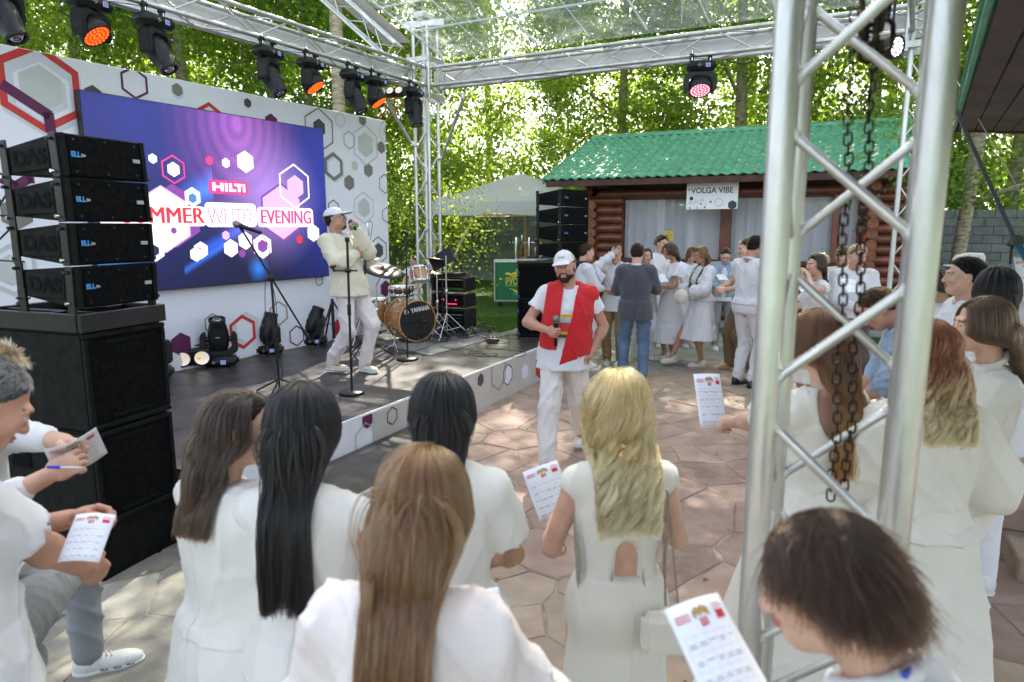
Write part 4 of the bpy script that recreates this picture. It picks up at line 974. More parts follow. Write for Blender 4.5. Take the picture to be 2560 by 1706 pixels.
def ontr(px, s=1):   # point under the lower front chord of the left truss
    q = TC - dirv(AA + 90) * .12; ang = AA - .6
    p = PL(px, 100, q, ang); return Vector((p.x, p.y, chz - .005))
yw = AA - 180
LP = [(12, 'beam', 'beam light at the left edge of the picture, leftmost on the truss', 28, 0), (232, 'wash', 'orange lit wash light, leftmost of the three orange ones', 38, 0), (388, 'beam', 'unlit beam light between the two left orange wash lights, nearer the left', 32, 0),
      (668, 'beam', 'unlit beam light just left of the middle orange wash light', 32, 0), (775, 'wash', 'orange lit wash light in the middle of the three orange ones', 36, 0), (878, 'beam', 'unlit beam light just left of the rightmost orange wash light', 28, 0),
      (936, 'wash', 'orange lit wash light, rightmost of the three orange ones', 34, 0), (1030, 'beam', 'unlit beam light nearest the far corner post', 14, 12)]
for px, kd, lb, tl_, pn in LP: moving_head(lb, ontr(px), kd, yaw=yw + 12, tilt=-tl_, s=.92, pan=-12 + pn)
# blinder pair on the truss
p = ontr(983) + Vector((0, 0, -.05)); bl = root('blinder_light', 'twin lamp blinder between the beam lights near the far corner', 'stage light', p)
def blinder(bl, p, yaw, s=1.0, tilt=0):
    M = Matrix.Translation(p) @ Matrix.Rotation(R(yaw), 4, 'Z') @ Matrix.Rotation(R(tilt), 4, 'X') @ Matrix.Diagonal((s, s, s, 1))
    box('housing', (0, .06, 0), (.40, .12, .19), blk, bl, M=M, bev=.02)
    for x in (-.1, .1):
        Q = M @ Matrix.Translation((x, -.0, 0)) @ Matrix.Rotation(PI / 2, 4, 'X')
        lathe('lamp_rim', [(.095, -.02), (.095, .03), (.08, .032), (.078, .01)], blkm, bl, 24, M=Q); lathe('reflector', [(0, .008), (.04, .010), (.078, .022)], hotw, bl, 24, M=Q); lathe('lamp_core', [(0, .016), (.022, .014), (.024, .01)], yel_cob, bl, 12, M=Q @ Matrix.Translation((-.03, 0, 0)))
    for x in (-.215, .215): box('bracket', (x, .05, 0), (.01, .06, .2), blkm, bl, M=M, bev=.002)
    box('bracket_bar', (0, .12, .12), (.44, .03, .01), blkm, bl, M=M, bev=.002)
blinder(bl, p + Vector((0, 0, -.10)), -12, .62, -25)
# light on the rear truss
q = TC - tA * .13
p = PL(1752, 150, q, BB + .7); p.z = chz; moving_head('pink lit wash light hanging alone from the rear truss above the green roof', p, 'wash', yaw=180, tilt=-30, s=.95, white_=True, pan=4)
p = D(2228, 118, 6.2); fl = root('flood_light', 'round white lit flood light glimpsed behind the foreground truss', 'stage light', p)
Mx = Matrix.Translation(p) @ Matrix.Rotation(R(28), 4, 'Z') @ Matrix.Rotation(R(100), 4, 'X')
lathe('head', [(0, -.12), (.07, -.12), (.1, 0), (.1, .06), (.088, .062), (.086, .05)], blk, fl, M=Mx); lathe('lens_plate', [(0, .05), (.086, .05)], glass, fl, M=Mx)
V, F = [], []
for n_, r_ in ((1, 0), (6, .032), (12, .064)):
    for i in range(n_):
        a = 2 * PI * i / n_; b = len(V); V += [(r_ * math.cos(a) + .013 * math.cos(k * PI / 3), r_ * math.sin(a) + .013 * math.sin(k * PI / 3), .056) for k in range(6)]; F.append(tuple(range(b, b + 6)))
o = mk('led_lenses', V, F, emis('white_led', (1, .92, .85), 2)); o.matrix_basis = Mx; adopt(o, fl); rod('bracket', p + Vector((0, 0, .05)), (p.x, p.y, ZB), .012, blkm, fl, 8)
# floor lights in front of the backdrop
for (px, py, lb, tl_, pn) in ((385, 946, 'beam light on the stage floor half hidden by the speaker stack', 12, 20), (552, 917, 'beam light on the stage floor in front of the red hexagon', 14, 10), (673, 886, 'beam light on the stage floor behind the leaning microphone stand', -18, -40), (785, 863, 'beam light on the stage floor nearest the man in the white cap', -26, -50)):
    g_ = G(px, py, SZ); moving_head(lb, g_, 'beam', yaw=8, tilt=tl_, hang=False, s=1.0 if px < 600 else .92, group='moving head lights on the stage floor', pan=pn)
for (px, py, lb) in ((483, 925, 'twin lamp blinder on the stage floor below the purple hexagon'), (742, 866, 'twin lamp blinder on the stage floor nearer the drum kit')):
    g_ = G(px, py, SZ); b_ = root('blinder_light', lb, 'stage light', g_, 'blinders on the stage floor'); blinder(b_, g_ + Vector((0, 0, .13)), 24, .95 if px < 600 else .85, 6)
# ---------------- speakers
bluel = pm('blue_label', (.05, .25, .55), .5); whl = pm('white_label', (.35, .36, .36), .5)
emb = pm('embossed_black', (.006, .007, .007), .8, spec=.1)
def array_box(label, M, w=.505, d=.46, h=.222, group='line array'):
    t = root('line_array_speaker', label, 'speaker', M.translation, group)
    hr = h * .62
    v = [(0, 0, 0), (w, 0, 0), (w, 0, h), (0, 0, h), (.03, d, (h - hr) / 2), (w - .03, d, (h - hr) / 2), (w - .03, d, (h + hr) / 2), (.03, d, (h + hr) / 2)]
    bm = bmesh.new(); vs = [bm.verts.new(q) for q in v]
    for q in ((0, 1, 2, 3), (5, 4, 7, 6), (0, 3, 7, 4), (1, 5, 6, 2), (3, 2, 6, 7), (0, 4, 5, 1)): bm.faces.new([vs[i] for i in q])
    bmesh.ops.recalc_face_normals(bm, faces=bm.faces[:]); bmesh.ops.bevel(bm, geom=bm.edges[:], offset=.006, segments=1, affect='EDGES'); bmobj('cabinet', bm, blkp, t, mat4=M)
    box('grille', (w / 2, -.006, h / 2), (w - .07, .012, h - .016), grl, t, M=M, bev=.003)
    for x in (.015, w - .015): box('front_rail', (x, -.004, h / 2), (.026, .03, h - .004), blkp, t, M=M, bev=.005)
    for (x, z) in ((.07, .03), (.07, h - .03), (w / 2, .025), (w / 2, h - .025), (w - .07, .03), (w - .07, h - .03)): rod('screw', M @ Vector((x, -.011, z)), M @ Vector((x, -.016, z)), .006, blkm, t, 8)
    text('badge_lettering', 'ELL', .036, M @ Matrix.Translation((.075, -.0135, h * .52)) @ Matrix.Rotation(PI / 2, 4, 'X'), bluel, t, .0008, .002, 1)
    text('badge_suffix', 'ipa', .02, M @ Matrix.Translation((.118, -.0135, h * .52)) @ Matrix.Rotation(PI / 2, 4, 'X'), whl, t, .0008, .001, 1)
    box('maker_label', (w - .065, -.0135, h * .5), (.045, .003, .02), whl, t, M=M, bev=0)
    ls = Vector((-.0, 0, 0)); k = math.atan2(.03, d)
    MS = M @ Matrix.Translation((.012, d * .52, h / 2)) @ Matrix.Rotation(-PI / 2, 4, 'Z') @ Matrix.Rotation(PI / 2, 4, 'X')
    box('side_panel', (.02, d * .5, h / 2), (.012, d * .62, hr * .95), blkp, t, M=M @ Matrix.Translation((-.012, 0, 0)) @ Matrix.Rotation(0, 4, 'Z'), bev=.003)
    text('embossed_lettering', 'DAS', .105, M @ Matrix.Translation((.002, d * .5, h / 2)) @ frameM((0, 0, 0), (0, -1, 0), (0, 0, 1)), emb, t, .003, .004, 1.25)
    for y, x in ((.035, -.004), (d - .02, .018)):
        box('rigging_plate', (x, y, h / 2), (.014, .05, h * 1.0), blkm, t, M=M, bev=.003)
        for z in (.03, h - .03): rod('rigging_pin', M @ Vector((x - .035, y, z)), M @ Vector((x, y, z)), .009, steel if z < .1 else blkm, t, 8)
    rod('rigging_pin', M @ Vector((w, .03, .02)), M @ Vector((w + .04, .03, .02)), .012, blkm, t, 8)
    return t
def sub_box(label, M, w=.53, d=.8, h=.55, group='subwoofers', handle=False, cone=True):
    t = root('subwoofer', label, 'speaker', M.translation, group)
    box('cabinet', (w / 2, d / 2, h / 2), (w, d, h - .004), blkp, t, M=M, bev=.012, seg=2)
    for (c, s_) in (((w / 2, -.004, h - .02), (w, .03, .028)), ((w / 2, -.004, .02), (w, .03, .028)), ((.014, -.004, h / 2), (.026, .03, h - .07)), ((w - .014, -.004, h / 2), (.026, .03, h - .07))): box('front_frame', c, s_, blkp, t, M=M, bev=.005)
    box('grille', (w / 2, -.002, h / 2), (w - .05, .008, h - .06), grl, t, M=M, bev=.002)
    if cone:
        lathe('cone_relief', [(.21, 0), (.2, .004), (.18, .001), (.1, .002), (.06, .004), (0, .004)], grl, t, 32, M=M @ Matrix.Translation((w / 2, -.0055, h * .48)) @ Matrix.Rotation(PI / 2, 4, 'X'))
        box('logo_strip', (w * .5, -.008, h - .065), (.26, .004, .018), emb, t, M=M, bev=0); box('logo_strip', (w * .5, -.008, .065), (.26, .004, .018), emb, t, M=M, bev=0)
    box('side_handle', (-.001, d * .72, h * .62), (.01, .16, .1), grl, t, M=M, bev=.004)
    return t
na = 70; C0 = Vector((-2.288, 3.56, 0)); NM_ = lambda z, dx=0, dy=0: Matrix.Translation(C0 + Vector((0, 0, z))) @ Matrix.Rotation(R(na), 4, 'Z') @ Matrix.Translation((dx, dy, 0))
pl = root('speaker_plinth', 'black plywood plinth under the near speaker stack', 'plinth', C0); box('plinth', (.265, .42, .166), (.53, .8, .33), blkp, pl, M=NM_(0), bev=.008)
sub_box('lower subwoofer of the near left speaker stack', NM_(.333), group='near subwoofers'); sub_box('upper subwoofer of the near left speaker stack', NM_(.885), group='near subwoofers')
fr_ = root('array_frame', 'black steel base frame between the near subwoofers and the line array', 'speaker frame', C0 + Vector((0, 0, 1.437)))
for (c, s_) in (((.265, -.01, .05), (.55, .03, .1)), ((.265, .78, .05), (.55, .03, .1)), ((.0, .39, .05), (.03, .76, .1)), ((.53, .39, .05), (.03, .76, .1)), ((.265, .3, .075), (.51, .03, .03)), ((.16, .4, .08), (.03, .76, .02))): box('frame_bar', c, s_, blkm, fr_, M=NM_(1.438), bev=.004)
names = ['bottom', 'second lowest', 'second highest', 'top']
for k in range(4):
    sh = .012 * (3 - k); M = NM_(1.565 + k * .2275, .0, 0) @ Matrix.Rotation(R(2.0 - 1.6 * k), 4, 'X')
    array_box(f'{names[k]} box of the large near line array left of the LED screen', M, group='near line array boxes')
for y, x in ((.035, .0), (.43, .02), (.035, .50)): box('array_leg', (x, y, .065), (.02, .05, .2), blkm, fr_, M=NM_(1.5), bev=.003)
for k, P in enumerate(([(25, 470), (-5, 520), (0, 500)], [(38, 560), (-30, 640), (60, 655)], [(50, 530), (15, 540), (-5, 538)], [(75, 730), (40, 762), (75, 745)])):
    q = [D(*P[0], 3.95), D(*P[1], 4.1), D(*P[2], 3.98)]; tag(tube('speaker_cable', q, .006, rub, None, 6, 8), ['short', 'large', 'small', 'lowest'][k] + ' black loop of cable behind the near line array', 'cable', 'loops of cable behind the near line array')
# far stack
F0 = D(1400, 846, 9.35); F0.z = SZ + .002; fa = -3
FMx = lambda z, dx=0, dy=0: Matrix.Translation(Vector((F0.x, F0.y, z))) @ Matrix.Rotation(R(fa), 4, 'Z') @ Matrix.Translation((dx, dy, 0))
x0 = D(1293, 800, 9.45).x - F0.x; x1 = D(1400, 800, 9.45).x - F0.x
for k in range(2):
    for c_, (xa_, xb_) in enumerate(((x0, 0), (.008, .33))):
        sub_box(f'{"upper" if k else "lower"} {"left" if c_ == 0 else "right"} subwoofer of the far stack behind the smiling man', FMx(SZ + .004 + k * .515, xa_, .1), w=xb_ - xa_ - .004, d=.62, h=.512, group='far subwoofers', cone=False)
zt_ = SZ + .004 + 1.03
ptop = root('dolly_board', 'black lid board on top of the far subwoofers', 'board', FMx(zt_).translation); box('board', (-.12, .4, .02), (.98, .66, .036), blkm, ptop, M=FMx(zt_), bev=.005)
for k in range(4):
    M = Matrix.Translation(Vector((D(1405, 600, 9.5).x, 9.55, zt_ + .05 + k * .243))) @ Matrix.Rotation(R(50), 4, 'Z') @ Matrix.Rotation(R(1.5 - k), 4, 'X')
    array_box(f'{names[k]} box of the far line array beside the log cabin', M, w=.33 + .3, d=.46, h=.238, group='far line array boxes')
for i, (px, py) in enumerate(((1297, 683), (1297, 742), (1296, 780), (1297, 834))):
    q = D(px, py, 9.5); w_r = root('caster_wheel', f'blue rimmed caster on the left side of the far subwoofers, number {i + 1} from the top' if 0 else ['topmost', 'second', 'third', 'lowest'][i] + ' blue rimmed caster on the side of the far subwoofers', 'caster', q, 'casters of the far subwoofers')
    Mx = Matrix.Translation(q) @ Matrix.Rotation(R(75), 4, 'Z') @ Matrix.Rotation(PI / 2, 4, 'X')
    lathe('tyre', [(.035, -.016), (.05, -.014), (.055, 0), (.05, .014), (.035, .016)], pm('blue_caster', (.02, .06, .18), .5), w_r, 18, M=Mx); lathe('hub', [(0, -.02), (.02, -.02), (.034, -.012), (.034, .012), (.02, .02), (0, .02)], steel, w_r, 14, M=Mx); box('fork', (0, 0, 0), (.05, .02, .06), steel, w_r, M=Mx @ Matrix.Translation((.03, 0, .02)))
# ================================================================== PROPS
maple = pm('maple_drum_lacquer', (.50, .23, .06), .18, var=.2, vs=3, stretch=(1, 1, .3), coat=.8)
skin_d = pm('drum_head', (.72, .72, .68), .5, var=.04); brass = pm('cymbal_bronze', (.42, .36, .22), .3, .9, var=.2, vs=12); dbrass = pm('dark_cymbal', (.055, .05, .048), .35, .8, var=.3, vs=20)
def drum(label, M, r, h, top, group='drum kit', front=None, bass=False):
    t = root('drum', label, 'drum', M.translation, group)
    lathe('shell', [(r * .98, .0), (r, .01), (r, h - .01), (r * .98, h)], maple if front != 'dark' else pm('dark_chrome_shell', (.12, .08, .06), .15, .8), t, 36, M=M)
    for z0 in (0, h):
        s = 1 if z0 else -1; hm = maple if bass else steel
        lathe('hoop', [(r * 1.0, z0 - s * .03), (r * 1.045, z0 - s * .03), (r * 1.05, z0 + s * .01), (r * .99, z0 + s * .012), (r * .985, z0)], hm, t, 36, M=M)
    lathe('head_skin', [(0, h + .001), (r * .99, h + .001)], top, t, 36, M=M); lathe('head_skin', [(0, -.001), (r * .99, -.001)], skin_d, t, 36, M=M)
    for i in range(8):
        a = i * PI / 4 + .3; c, s_ = math.cos(a), math.sin(a)
        rod('tension_rod', M @ Vector((c * r * 1.05, s_ * r * 1.05, .0)), M @ Vector((c * r * 1.05, s_ * r * 1.05, h)), .004, steel, t, 6)
        for z in (.18, .82): rod('lug', M @ Vector((c * r * 1.03, s_ * r * 1.03, h * z - .02)), M @ Vector((c * r * 1.03, s_ * r * 1.03, h * z + .02)), .012, steel, t, 8)
    return t
def tripod(t, b, h, m=steel, spread=.28, r=.011, a0=.3):
    b = Vector(b); rod('tube', b + Vector((0, 0, .08)), b + Vector((0, 0, h)), r, m, t, 10); rod('clutch', b + Vector((0, 0, h * .55)), b + Vector((0, 0, h * .55 + .06)), r * 1.8, m, t, 10)
    for k in range(3):
        a = a0 + k * 2 * PI / 3; d = Vector((math.cos(a), math.sin(a), 0)); rod('leg', b + Vector((0, 0, .36)), b + d * spread + Vector((0, 0, .012)), r * .65, m, t, 6); rod('leg_brace', b + Vector((0, 0, .12)), b + d * spread * .55 + Vector((0, 0, .165)), r * .5, m, t, 6); rod('foot', b + d * spread, b + d * spread * 1.07 + Vector((0, 0, .0)), r * 1.2, rub, t, 6)
def cymbal(label, top, base, r, m, tx, ty, group='cymbals'):
    top = Vector(top); t = root('cymbal_stand', label, 'cymbal', base, group)
    M = Matrix.Translation(top) @ Matrix.Rotation(R(tx), 4, 'X') @ Matrix.Rotation(R(ty), 4, 'Y')
    lathe('cymbal', [(.0, .028), (.03, .026), (.05, .012), (r * .5, .006), (r, -.008), (r, -.010), (r * .5, .003), (.05, .008), (0, .02)], m, t, 40, M=M)
    b = Vector(base); h = top.z - b.z; j = Vector((b.x, b.y, b.z + h * .78)); tripod(t, b, h * .78)
    rod('boom', j, top - Vector((0, 0, .02)), .008, steel, t, 8); rod('wing_nut', top, top + Vector((0, 0, .06)), .008, steel, t, 8); rod('felt', top + Vector((0, 0, .03)), top + Vector((0, 0, .045)), .018, pm('red_felt', (.3, .02, .02), .9), t, 8)
# bass drum facing right-down
bc_ = G(1038, 857, SZ); rB = .268
ctr = Vector((D(1042, 803, 9.0).x, 9.0, SZ + .03 + rB)); bdir = Vector((.60, -.80, 0)).normalized()
MB_ = Matrix.Translation(ctr - bdir * .42) @ bdir.to_track_quat('Z', 'Y').to_matrix().to_4x4()
bt = drum('large maple bass drum with a black YAMAHA front head', MB_, rB, .44, pm('black_drum_head', (.012, .012, .012), .22, var=.1), bass=True)
FMb = frameM(ctr + bdir * .024, Vector((.80, .60, 0)), (0, 0, 1))
text('lettering', 'YAMAHA', .082, FMb @ Matrix.Translation((.04, .155, .0)) @ Matrix.Rotation(R(7), 4, 'Z'), stick, bt, .001, .0035, .82)
lathe('emblem', [(.018, .0), (.034, 0), (.034, .001), (.018, .001)], stick, bt, 20, M=FMb @ Matrix.Translation((-.165, .13, 0))); flat('emblem_forks', [[(math.cos(a) * .0 - math.sin(a) * .004, math.sin(a) * .0 + math.cos(a) * .004), (math.cos(a) * .03, math.sin(a) * .03), (math.sin(a) * .004, -math.cos(a) * .004)] for a in (PI / 2, PI * 7 / 6, -PI / 6)], FMb @ Matrix.Translation((-.165, .13, 0)), stick, bt)
lathe('port_ring', [(.07, 0), (.082, .004), (.082, 0)], blk, bt, 24, M=FMb @ Matrix.Translation((.1, -.03, 0))); lathe('port', [(0, .001), (.07, .001)], pm('port_dark', (.03, .02, .015), .8), bt, 24, M=FMb @ Matrix.Translation((.1, -.03, 0)))
for s in (-1, 1): rod('spur', ctr - bdir * .1 + Vector((.80, .60, 0)) * s * .25 + Vector((0, 0, -.1)), ctr + bdir * .05 + Vector((.80, .60, 0)) * s * .38 + Vector((0, 0, -rB - .02)), .008, steel, bt, 6)
p = D(863, 715, 9.0); drum('tall maple floor tom behind the man in the white cap', Matrix.Translation((D(933, 700, 9.35).x, 9.35, SZ + .20)), .19, .36, skin_d)
q = Vector((D(1048, 690, 9.35).x, 9.35, D(1048, 690, 9.35).z)); drum('small maple rack tom mounted above the bass drum', Matrix.Translation(q) @ Matrix.Rotation(R(-14), 4, 'X') @ Matrix.Rotation(R(-8), 4, 'Y') @ Matrix.Translation((0, 0, -.08)), .125, .2, skin_d)
q = D(1003, 728, 9.55); drum('snare drum with a dark shell between the toms', Matrix.Translation(q) @ Matrix.Translation((0, 0, -.06)), .165, .125, skin_d, front='dark')
cymbal('large dark ride cymbal tilted towards the audience left of the kit', D(958, 675, 8.7), G(945, 862, SZ), .285, dbrass, 14, 14)
cymbal('thin crash cymbal highest above the kit beside the music stand', D(1085, 647, 9.5), G(1095, 845, SZ), .20, brass, -6, 6)
cymbal('hi-hat cymbal pair with a red felt above the bass drum', D(1078, 683, 9.6), G(1078, 848, SZ), .17, brass, 3, 0)
cymbal('small pale splash cymbal partly behind the singer', D(922, 650, 9.5), G(905, 858, SZ), .16, brass, 8, -10)
sd_ = root('steel_stand', 'tall chrome boom stand right of the drum kit', 'stand', G(1118, 848, SZ)); tripod(sd_, G(1118, 848, SZ), D(1118, 640, 9.3).z - SZ, spread=.36)
# music stand / tablet
mp_ = D(1105, 648, 9.45); ms = root('music_stand', 'black tilted music stand beside the far corner post', 'music stand', G(1112, 846, SZ))
box('desk', mp_, (.34, .02, .24), blk, ms, rot=Matrix.Rotation(R(-28), 3, 'Y') @ Matrix.Rotation(R(-35), 3, 'X')); rod('pole', mp_, (mp_.x, mp_.y, SZ + .3), .010, blkm, ms, 8)
for k in range(3): rod('leg', (mp_.x, mp_.y, SZ + .34), (mp_.x + .3 * math.cos(k * 2.1), mp_.y + .3 * math.sin(k * 2.1), SZ + .01), .008, blkm, ms, 6)
# racks
rk = [('black amplifier rack with open handles, top of the pile behind the kit', 692, 730), ('black amplifier with a pink display in the middle of the pile behind the kit', 730, 766), ('black mixing rack with rows of knobs at the bottom of the pile behind the kit', 768, 832)]
for k, (lb, y0, y1) in enumerate(rk):
    ca = D(1125, y1, 9.75); cb_ = D(1125, y0, 9.75); h = ca.z * 0 + cb_.z - ca.z; zz = SZ + [.60, .365, .0][k] + .02; hh = [.2, .2, .34][k]
    t = root('amplifier_rack', lb, 'amplifier', (ca.x, ca.y, zz), 'pile of racks behind the drum kit')
    MR = Matrix.Translation((D(1128, 800, 9.85).x, 9.85, zz)) @ Matrix.Rotation(R(-20), 4, 'Z')
    w_ = .5 if k < 2 else .52
    for s in (-1, 1): box('side_panel', (s * w_ / 2, .1, hh / 2), (.04, .4, hh), blk, t, M=MR, bev=.015)
    box('case', (0, .12, hh / 2), (w_ - .04, .34, hh - .04 if k else hh * .55), blkp, t, M=MR, bev=.01)
    box('handle', (0, -.09, hh - .015), (w_, .04, .025), blk, t, M=MR, bev=.008); box('handle', (0, -.09, .015), (w_, .04, .025), blk, t, M=MR, bev=.008)
    if k == 1:
        box('display_bar', (.04, -.056, .05), (.16, .004, .01), emis('pink_display', (1, .03, .15), .6), t, M=MR, bev=0); box('display', (-.1, -.056, .11), (.04, .004, .02), emis('pink_display2', (1, .03, .15), .4), t, M=MR, bev=0); box('display', (.1, -.056, .11), (.02, .004, .02), emis('pink_display2b', (1, .03, .15), .4), t, M=MR, bev=0)
    if k == 2:
        for i in range(14):
            for j in range(3): rod('knob', MR @ Vector((-.2 + i * .03, -.05, .26 - j * .05)), MR @ Vector((-.2 + i * .03, -.07, .26 - j * .05)), .007, stick if j == 0 else pm('teal_knob', (.02, .1, .12), .5), t, 6)
kb = D(1120, 685, 9.8); t = root('effects_unit', 'small black keyed unit with a red side lying on the top rack', 'effects unit', kb); MR = Matrix.Translation((kb.x, kb.y, SZ + .86)) @ Matrix.Rotation(R(-20), 4, 'Z')
box('case', (0, 0, 0), (.44, .25, .06), blk, t, M=MR, bev=.01); box('side', (-.225, 0, 0), (.01, .25, .06), redp, t, M=MR)
for i in range(9): box('key', (-.18 + i * .035, -.07, .035), (.022, .06, .012), darkp, t, M=MR)
# ---- microphone stands
grey_mesh = pm('mic_mesh', (.22, .22, .23), .35, .7, var=.3, vs=300)
def mic(t, tip, direction, L_=.17, col=None, s=1.0, nm='microphone'):
    M = Matrix.Translation(Vector(tip)) @ Vector(direction).to_track_quat('Z', 'Y').to_matrix().to_4x4() @ Matrix.Diagonal((s, s, s, 1))
    lathe(nm + '_grille', [(0, .026), (.014, .023), (.024, .011), (.0265, -.004), (.024, -.02), (.019, -.03)], grey_mesh, t, 20, M=M)
    lathe(nm + '_body', [(.0195, -.03), (.021, -.032), (.019, -.04), (.0165, -.06), (.0125, -L_), (.0, -L_)], col or blk, t, 18, M=M)
# boom stand left
bs = root('boom_microphone_stand', 'black boom microphone stand leaning across the left of the stage', 'microphone stand', G(700, 985, SZ))
bb_ = G(700, 990, SZ); Yb = bb_.y; piv = D(678, 695, Yb); rod('pole', bb_, piv, .011, blkm, bs, 12); rod('sleeve', bb_.lerp(piv, .5), bb_.lerp(piv, .57), .016, blk, bs, 12)
tip = D(608, 580, Yb - .1); low = D(758, 825, Yb + .18); rod('boom', tip, low, .0085, blkm, bs, 10); rod('counterweight', low, low + (low - tip).normalized() * .1, .014, blk, bs, 10); lathe('boom_joint', [(0, -.03), (.03, -.025), (.035, 0), (.03, .025), (0, .03)], blk, bs, 16, M=Matrix.Translation(piv))
rod('mic_clip', tip, tip + Vector((-.02, 0, .03)), .014, blk, bs, 10)
mic(bs, D(590, 561, Yb - .12), D(590, 561, Yb - .1) - D(645, 580, Yb - .1), .2, s=1.15)
for k in range(3):
    a = .5 + k * 2.1; rod('leg', bb_ + Vector((0, 0, .16)), bb_ + Vector((.32 * math.cos(a), .32 * math.sin(a), .01)), .009, blkm, bs, 8)
j = D(652, 582, Yb - .1)
tag(tube('microphone_cable', [j, D(672, 620, Yb), D(674, 680, Yb), D(690, 760, Yb), D(694, 860, Yb), D(706, 930, Yb), D(700, 985, Yb)], .0035, rub, None, 6, 6), 'thin cable hanging from the boom microphone down the stand', 'cable')
tag(tube('jack_cable', [D(680, 700, Yb - .03), D(664, 705, Yb - .03), D(664, 800, Yb - .03), D(672, 880, Yb - .03), D(684, 920, Yb - .03), D(692, 970, Yb - .03)], .0035, rub, None, 6, 6), 'thin cable with a metal jack looped over the boom stand joint', 'cable')
# singer's stand
s0_ = G(880, 985, SZ); st_ = root('straight_microphone_stand', 'black straight microphone stand with a clamp arm before the man in the white cap', 'microphone stand', s0_); Ys = s0_.y - .02
topz = D(868, 605, Ys); rod('pole', s0_ + Vector((0, 0, .02)), topz, .0115, blkm, st_, 12); m_ = D(873, 775, Ys); rod('clutch', m_ + Vector((0, 0, -.05)), m_ + Vector((0, 0, .05)), .018, blk, st_, 12)
lathe('base', [(0, .0), (.115, 0), (.12, .012), (.11, .024), (.03, .03), (.0, .03)], blkm, st_, 32, M=Matrix.Translation(s0_ + Vector((0, 0, .002))))
rod('clip', topz, topz + Vector((.0, 0, .04)), .02, blk, st_, 10)
ar = D(869, 677, Ys); rod('clamp_arm', ar + Vector((-.12, -.01, 0)), ar + Vector((.09, 0, .0)), .008, blkm, st_, 10); rod('arm_clamp', ar + Vector((-.02, 0, 0)), ar + Vector((.025, 0, 0)), .02, blk, st_, 10); rod('arm_clamp', ar + Vector((-.115, -.01, -.01)), ar + Vector((-.14, -.01, .05)), .012, blk, st_, 10); rod('holder', ar + Vector((-.15, -.01, .03)), ar + Vector((-.10, -.01, .045)), .014, blk, st_, 10); rod('holder_ring', ar + Vector((-.13, -.01, .045)), ar + Vector((-.10, -.01, .055)), .012, orange, st_, 10)
# second round base stand
s1_ = G(1019, 900, SZ); s2_ = root('straight_microphone_stand', 'black straight microphone stand on a round base in front of the bass drum', 'microphone stand', s1_); tz = D(1015, 582, s1_.y)
rod('pole', s1_ + Vector((0, 0, .02)), tz, .010, blkm, s2_, 12); m_ = D(1018, 735, s1_.y); rod('clutch', m_ + Vector((0, 0, -.05)), m_ + Vector((0, 0, .05)), .017, blk, s2_, 12); lathe('base', [(0, .0), (.125, 0), (.13, .012), (.12, .026), (.03, .03), (.0, .03)], blkm, s2_, 32, M=Matrix.Translation(s1_ + Vector((0, 0, .002)))); rod('clip', tz + Vector((-.03, 0, .02)), tz + Vector((.03, 0, -.02)), .018, blk, s2_, 10)
# overhead thin mic stand behind the singer
o0 = G(915, 893, SZ); oh = root('overhead_microphone_stand', 'tall black stand with a slim microphone between the singer and the drums', 'microphone stand', o0); ot = D(912, 640, o0.y); rod('pole', o0 + Vector((0, 0, .1)), ot, .011, blkm, oh, 10); rod('boom', ot, D(920, 590, o0.y), .007, blkm, oh, 8)
rod('slim_microphone', D(919, 558, o0.y), D(921, 592, o0.y), .011, steel, oh, 10)
for k in range(3): rod('leg', o0 + Vector((0, 0, .22)), o0 + Vector((.34 * math.cos(.2 + k * 2.1), .34 * math.sin(.2 + k * 2.1), .01)), .01, blkm, oh, 8)
tube('cable_loop', [D(919, 558, o0.y), D(926, 553, o0.y), D(931, 565, o0.y), D(922, 620, o0.y), D(914, 680, o0.y)], .0035, rub, oh, 6, 6)
# kick microphone stand
k0 = G(988, 880, SZ); ks = root('kick_microphone_stand', 'short chrome stand holding the microphone at the bass drum port', 'microphone stand', k0)
rod('pole', k0, k0 + Vector((0, 0, .24)), .009, steel, ks, 8); rod('boom', k0 + Vector((0, -.02, .22)), ctr + bdir * .08 + Vector((.80, .60, 0)) * .06 + Vector((0, 0, -.02)), .008, blkm, ks, 8); rod('kick_microphone', ctr + bdir * .07 + Vector((.80, .60, 0)) * .05 + Vector((0, 0, -.02)), ctr + bdir * .05 + Vector((.80, .60, 0)) * .14 + Vector((0, 0, 0)), .022, blk, ks, 12)
for k in range(3): rod('leg', k0 + Vector((0, 0, .1)), k0 + Vector((.17 * math.cos(.9 + k * 2.1), .17 * math.sin(.9 + k * 2.1), .008)), .006, steel, ks, 6)
# small black tripod against the backdrop
t0 = G(845, 872, SZ); tr3 = root('speaker_tripod', 'black tripod foot behind the legs of the man in the white cap', 'tripod', t0); rod('tube', t0 + Vector((-.1, .2, .1)), t0 + Vector((-.1, .2, .62)), .02, blkm, tr3, 10)
for k in range(3): rod('leg', t0 + Vector((-.1, .2, .6)), t0 + Vector((-.1 + .34 * math.cos(2.2 + k * 2.1), .2 + .34 * math.sin(2.2 + k * 2.1), .01)), .012, blkm, tr3, 8)
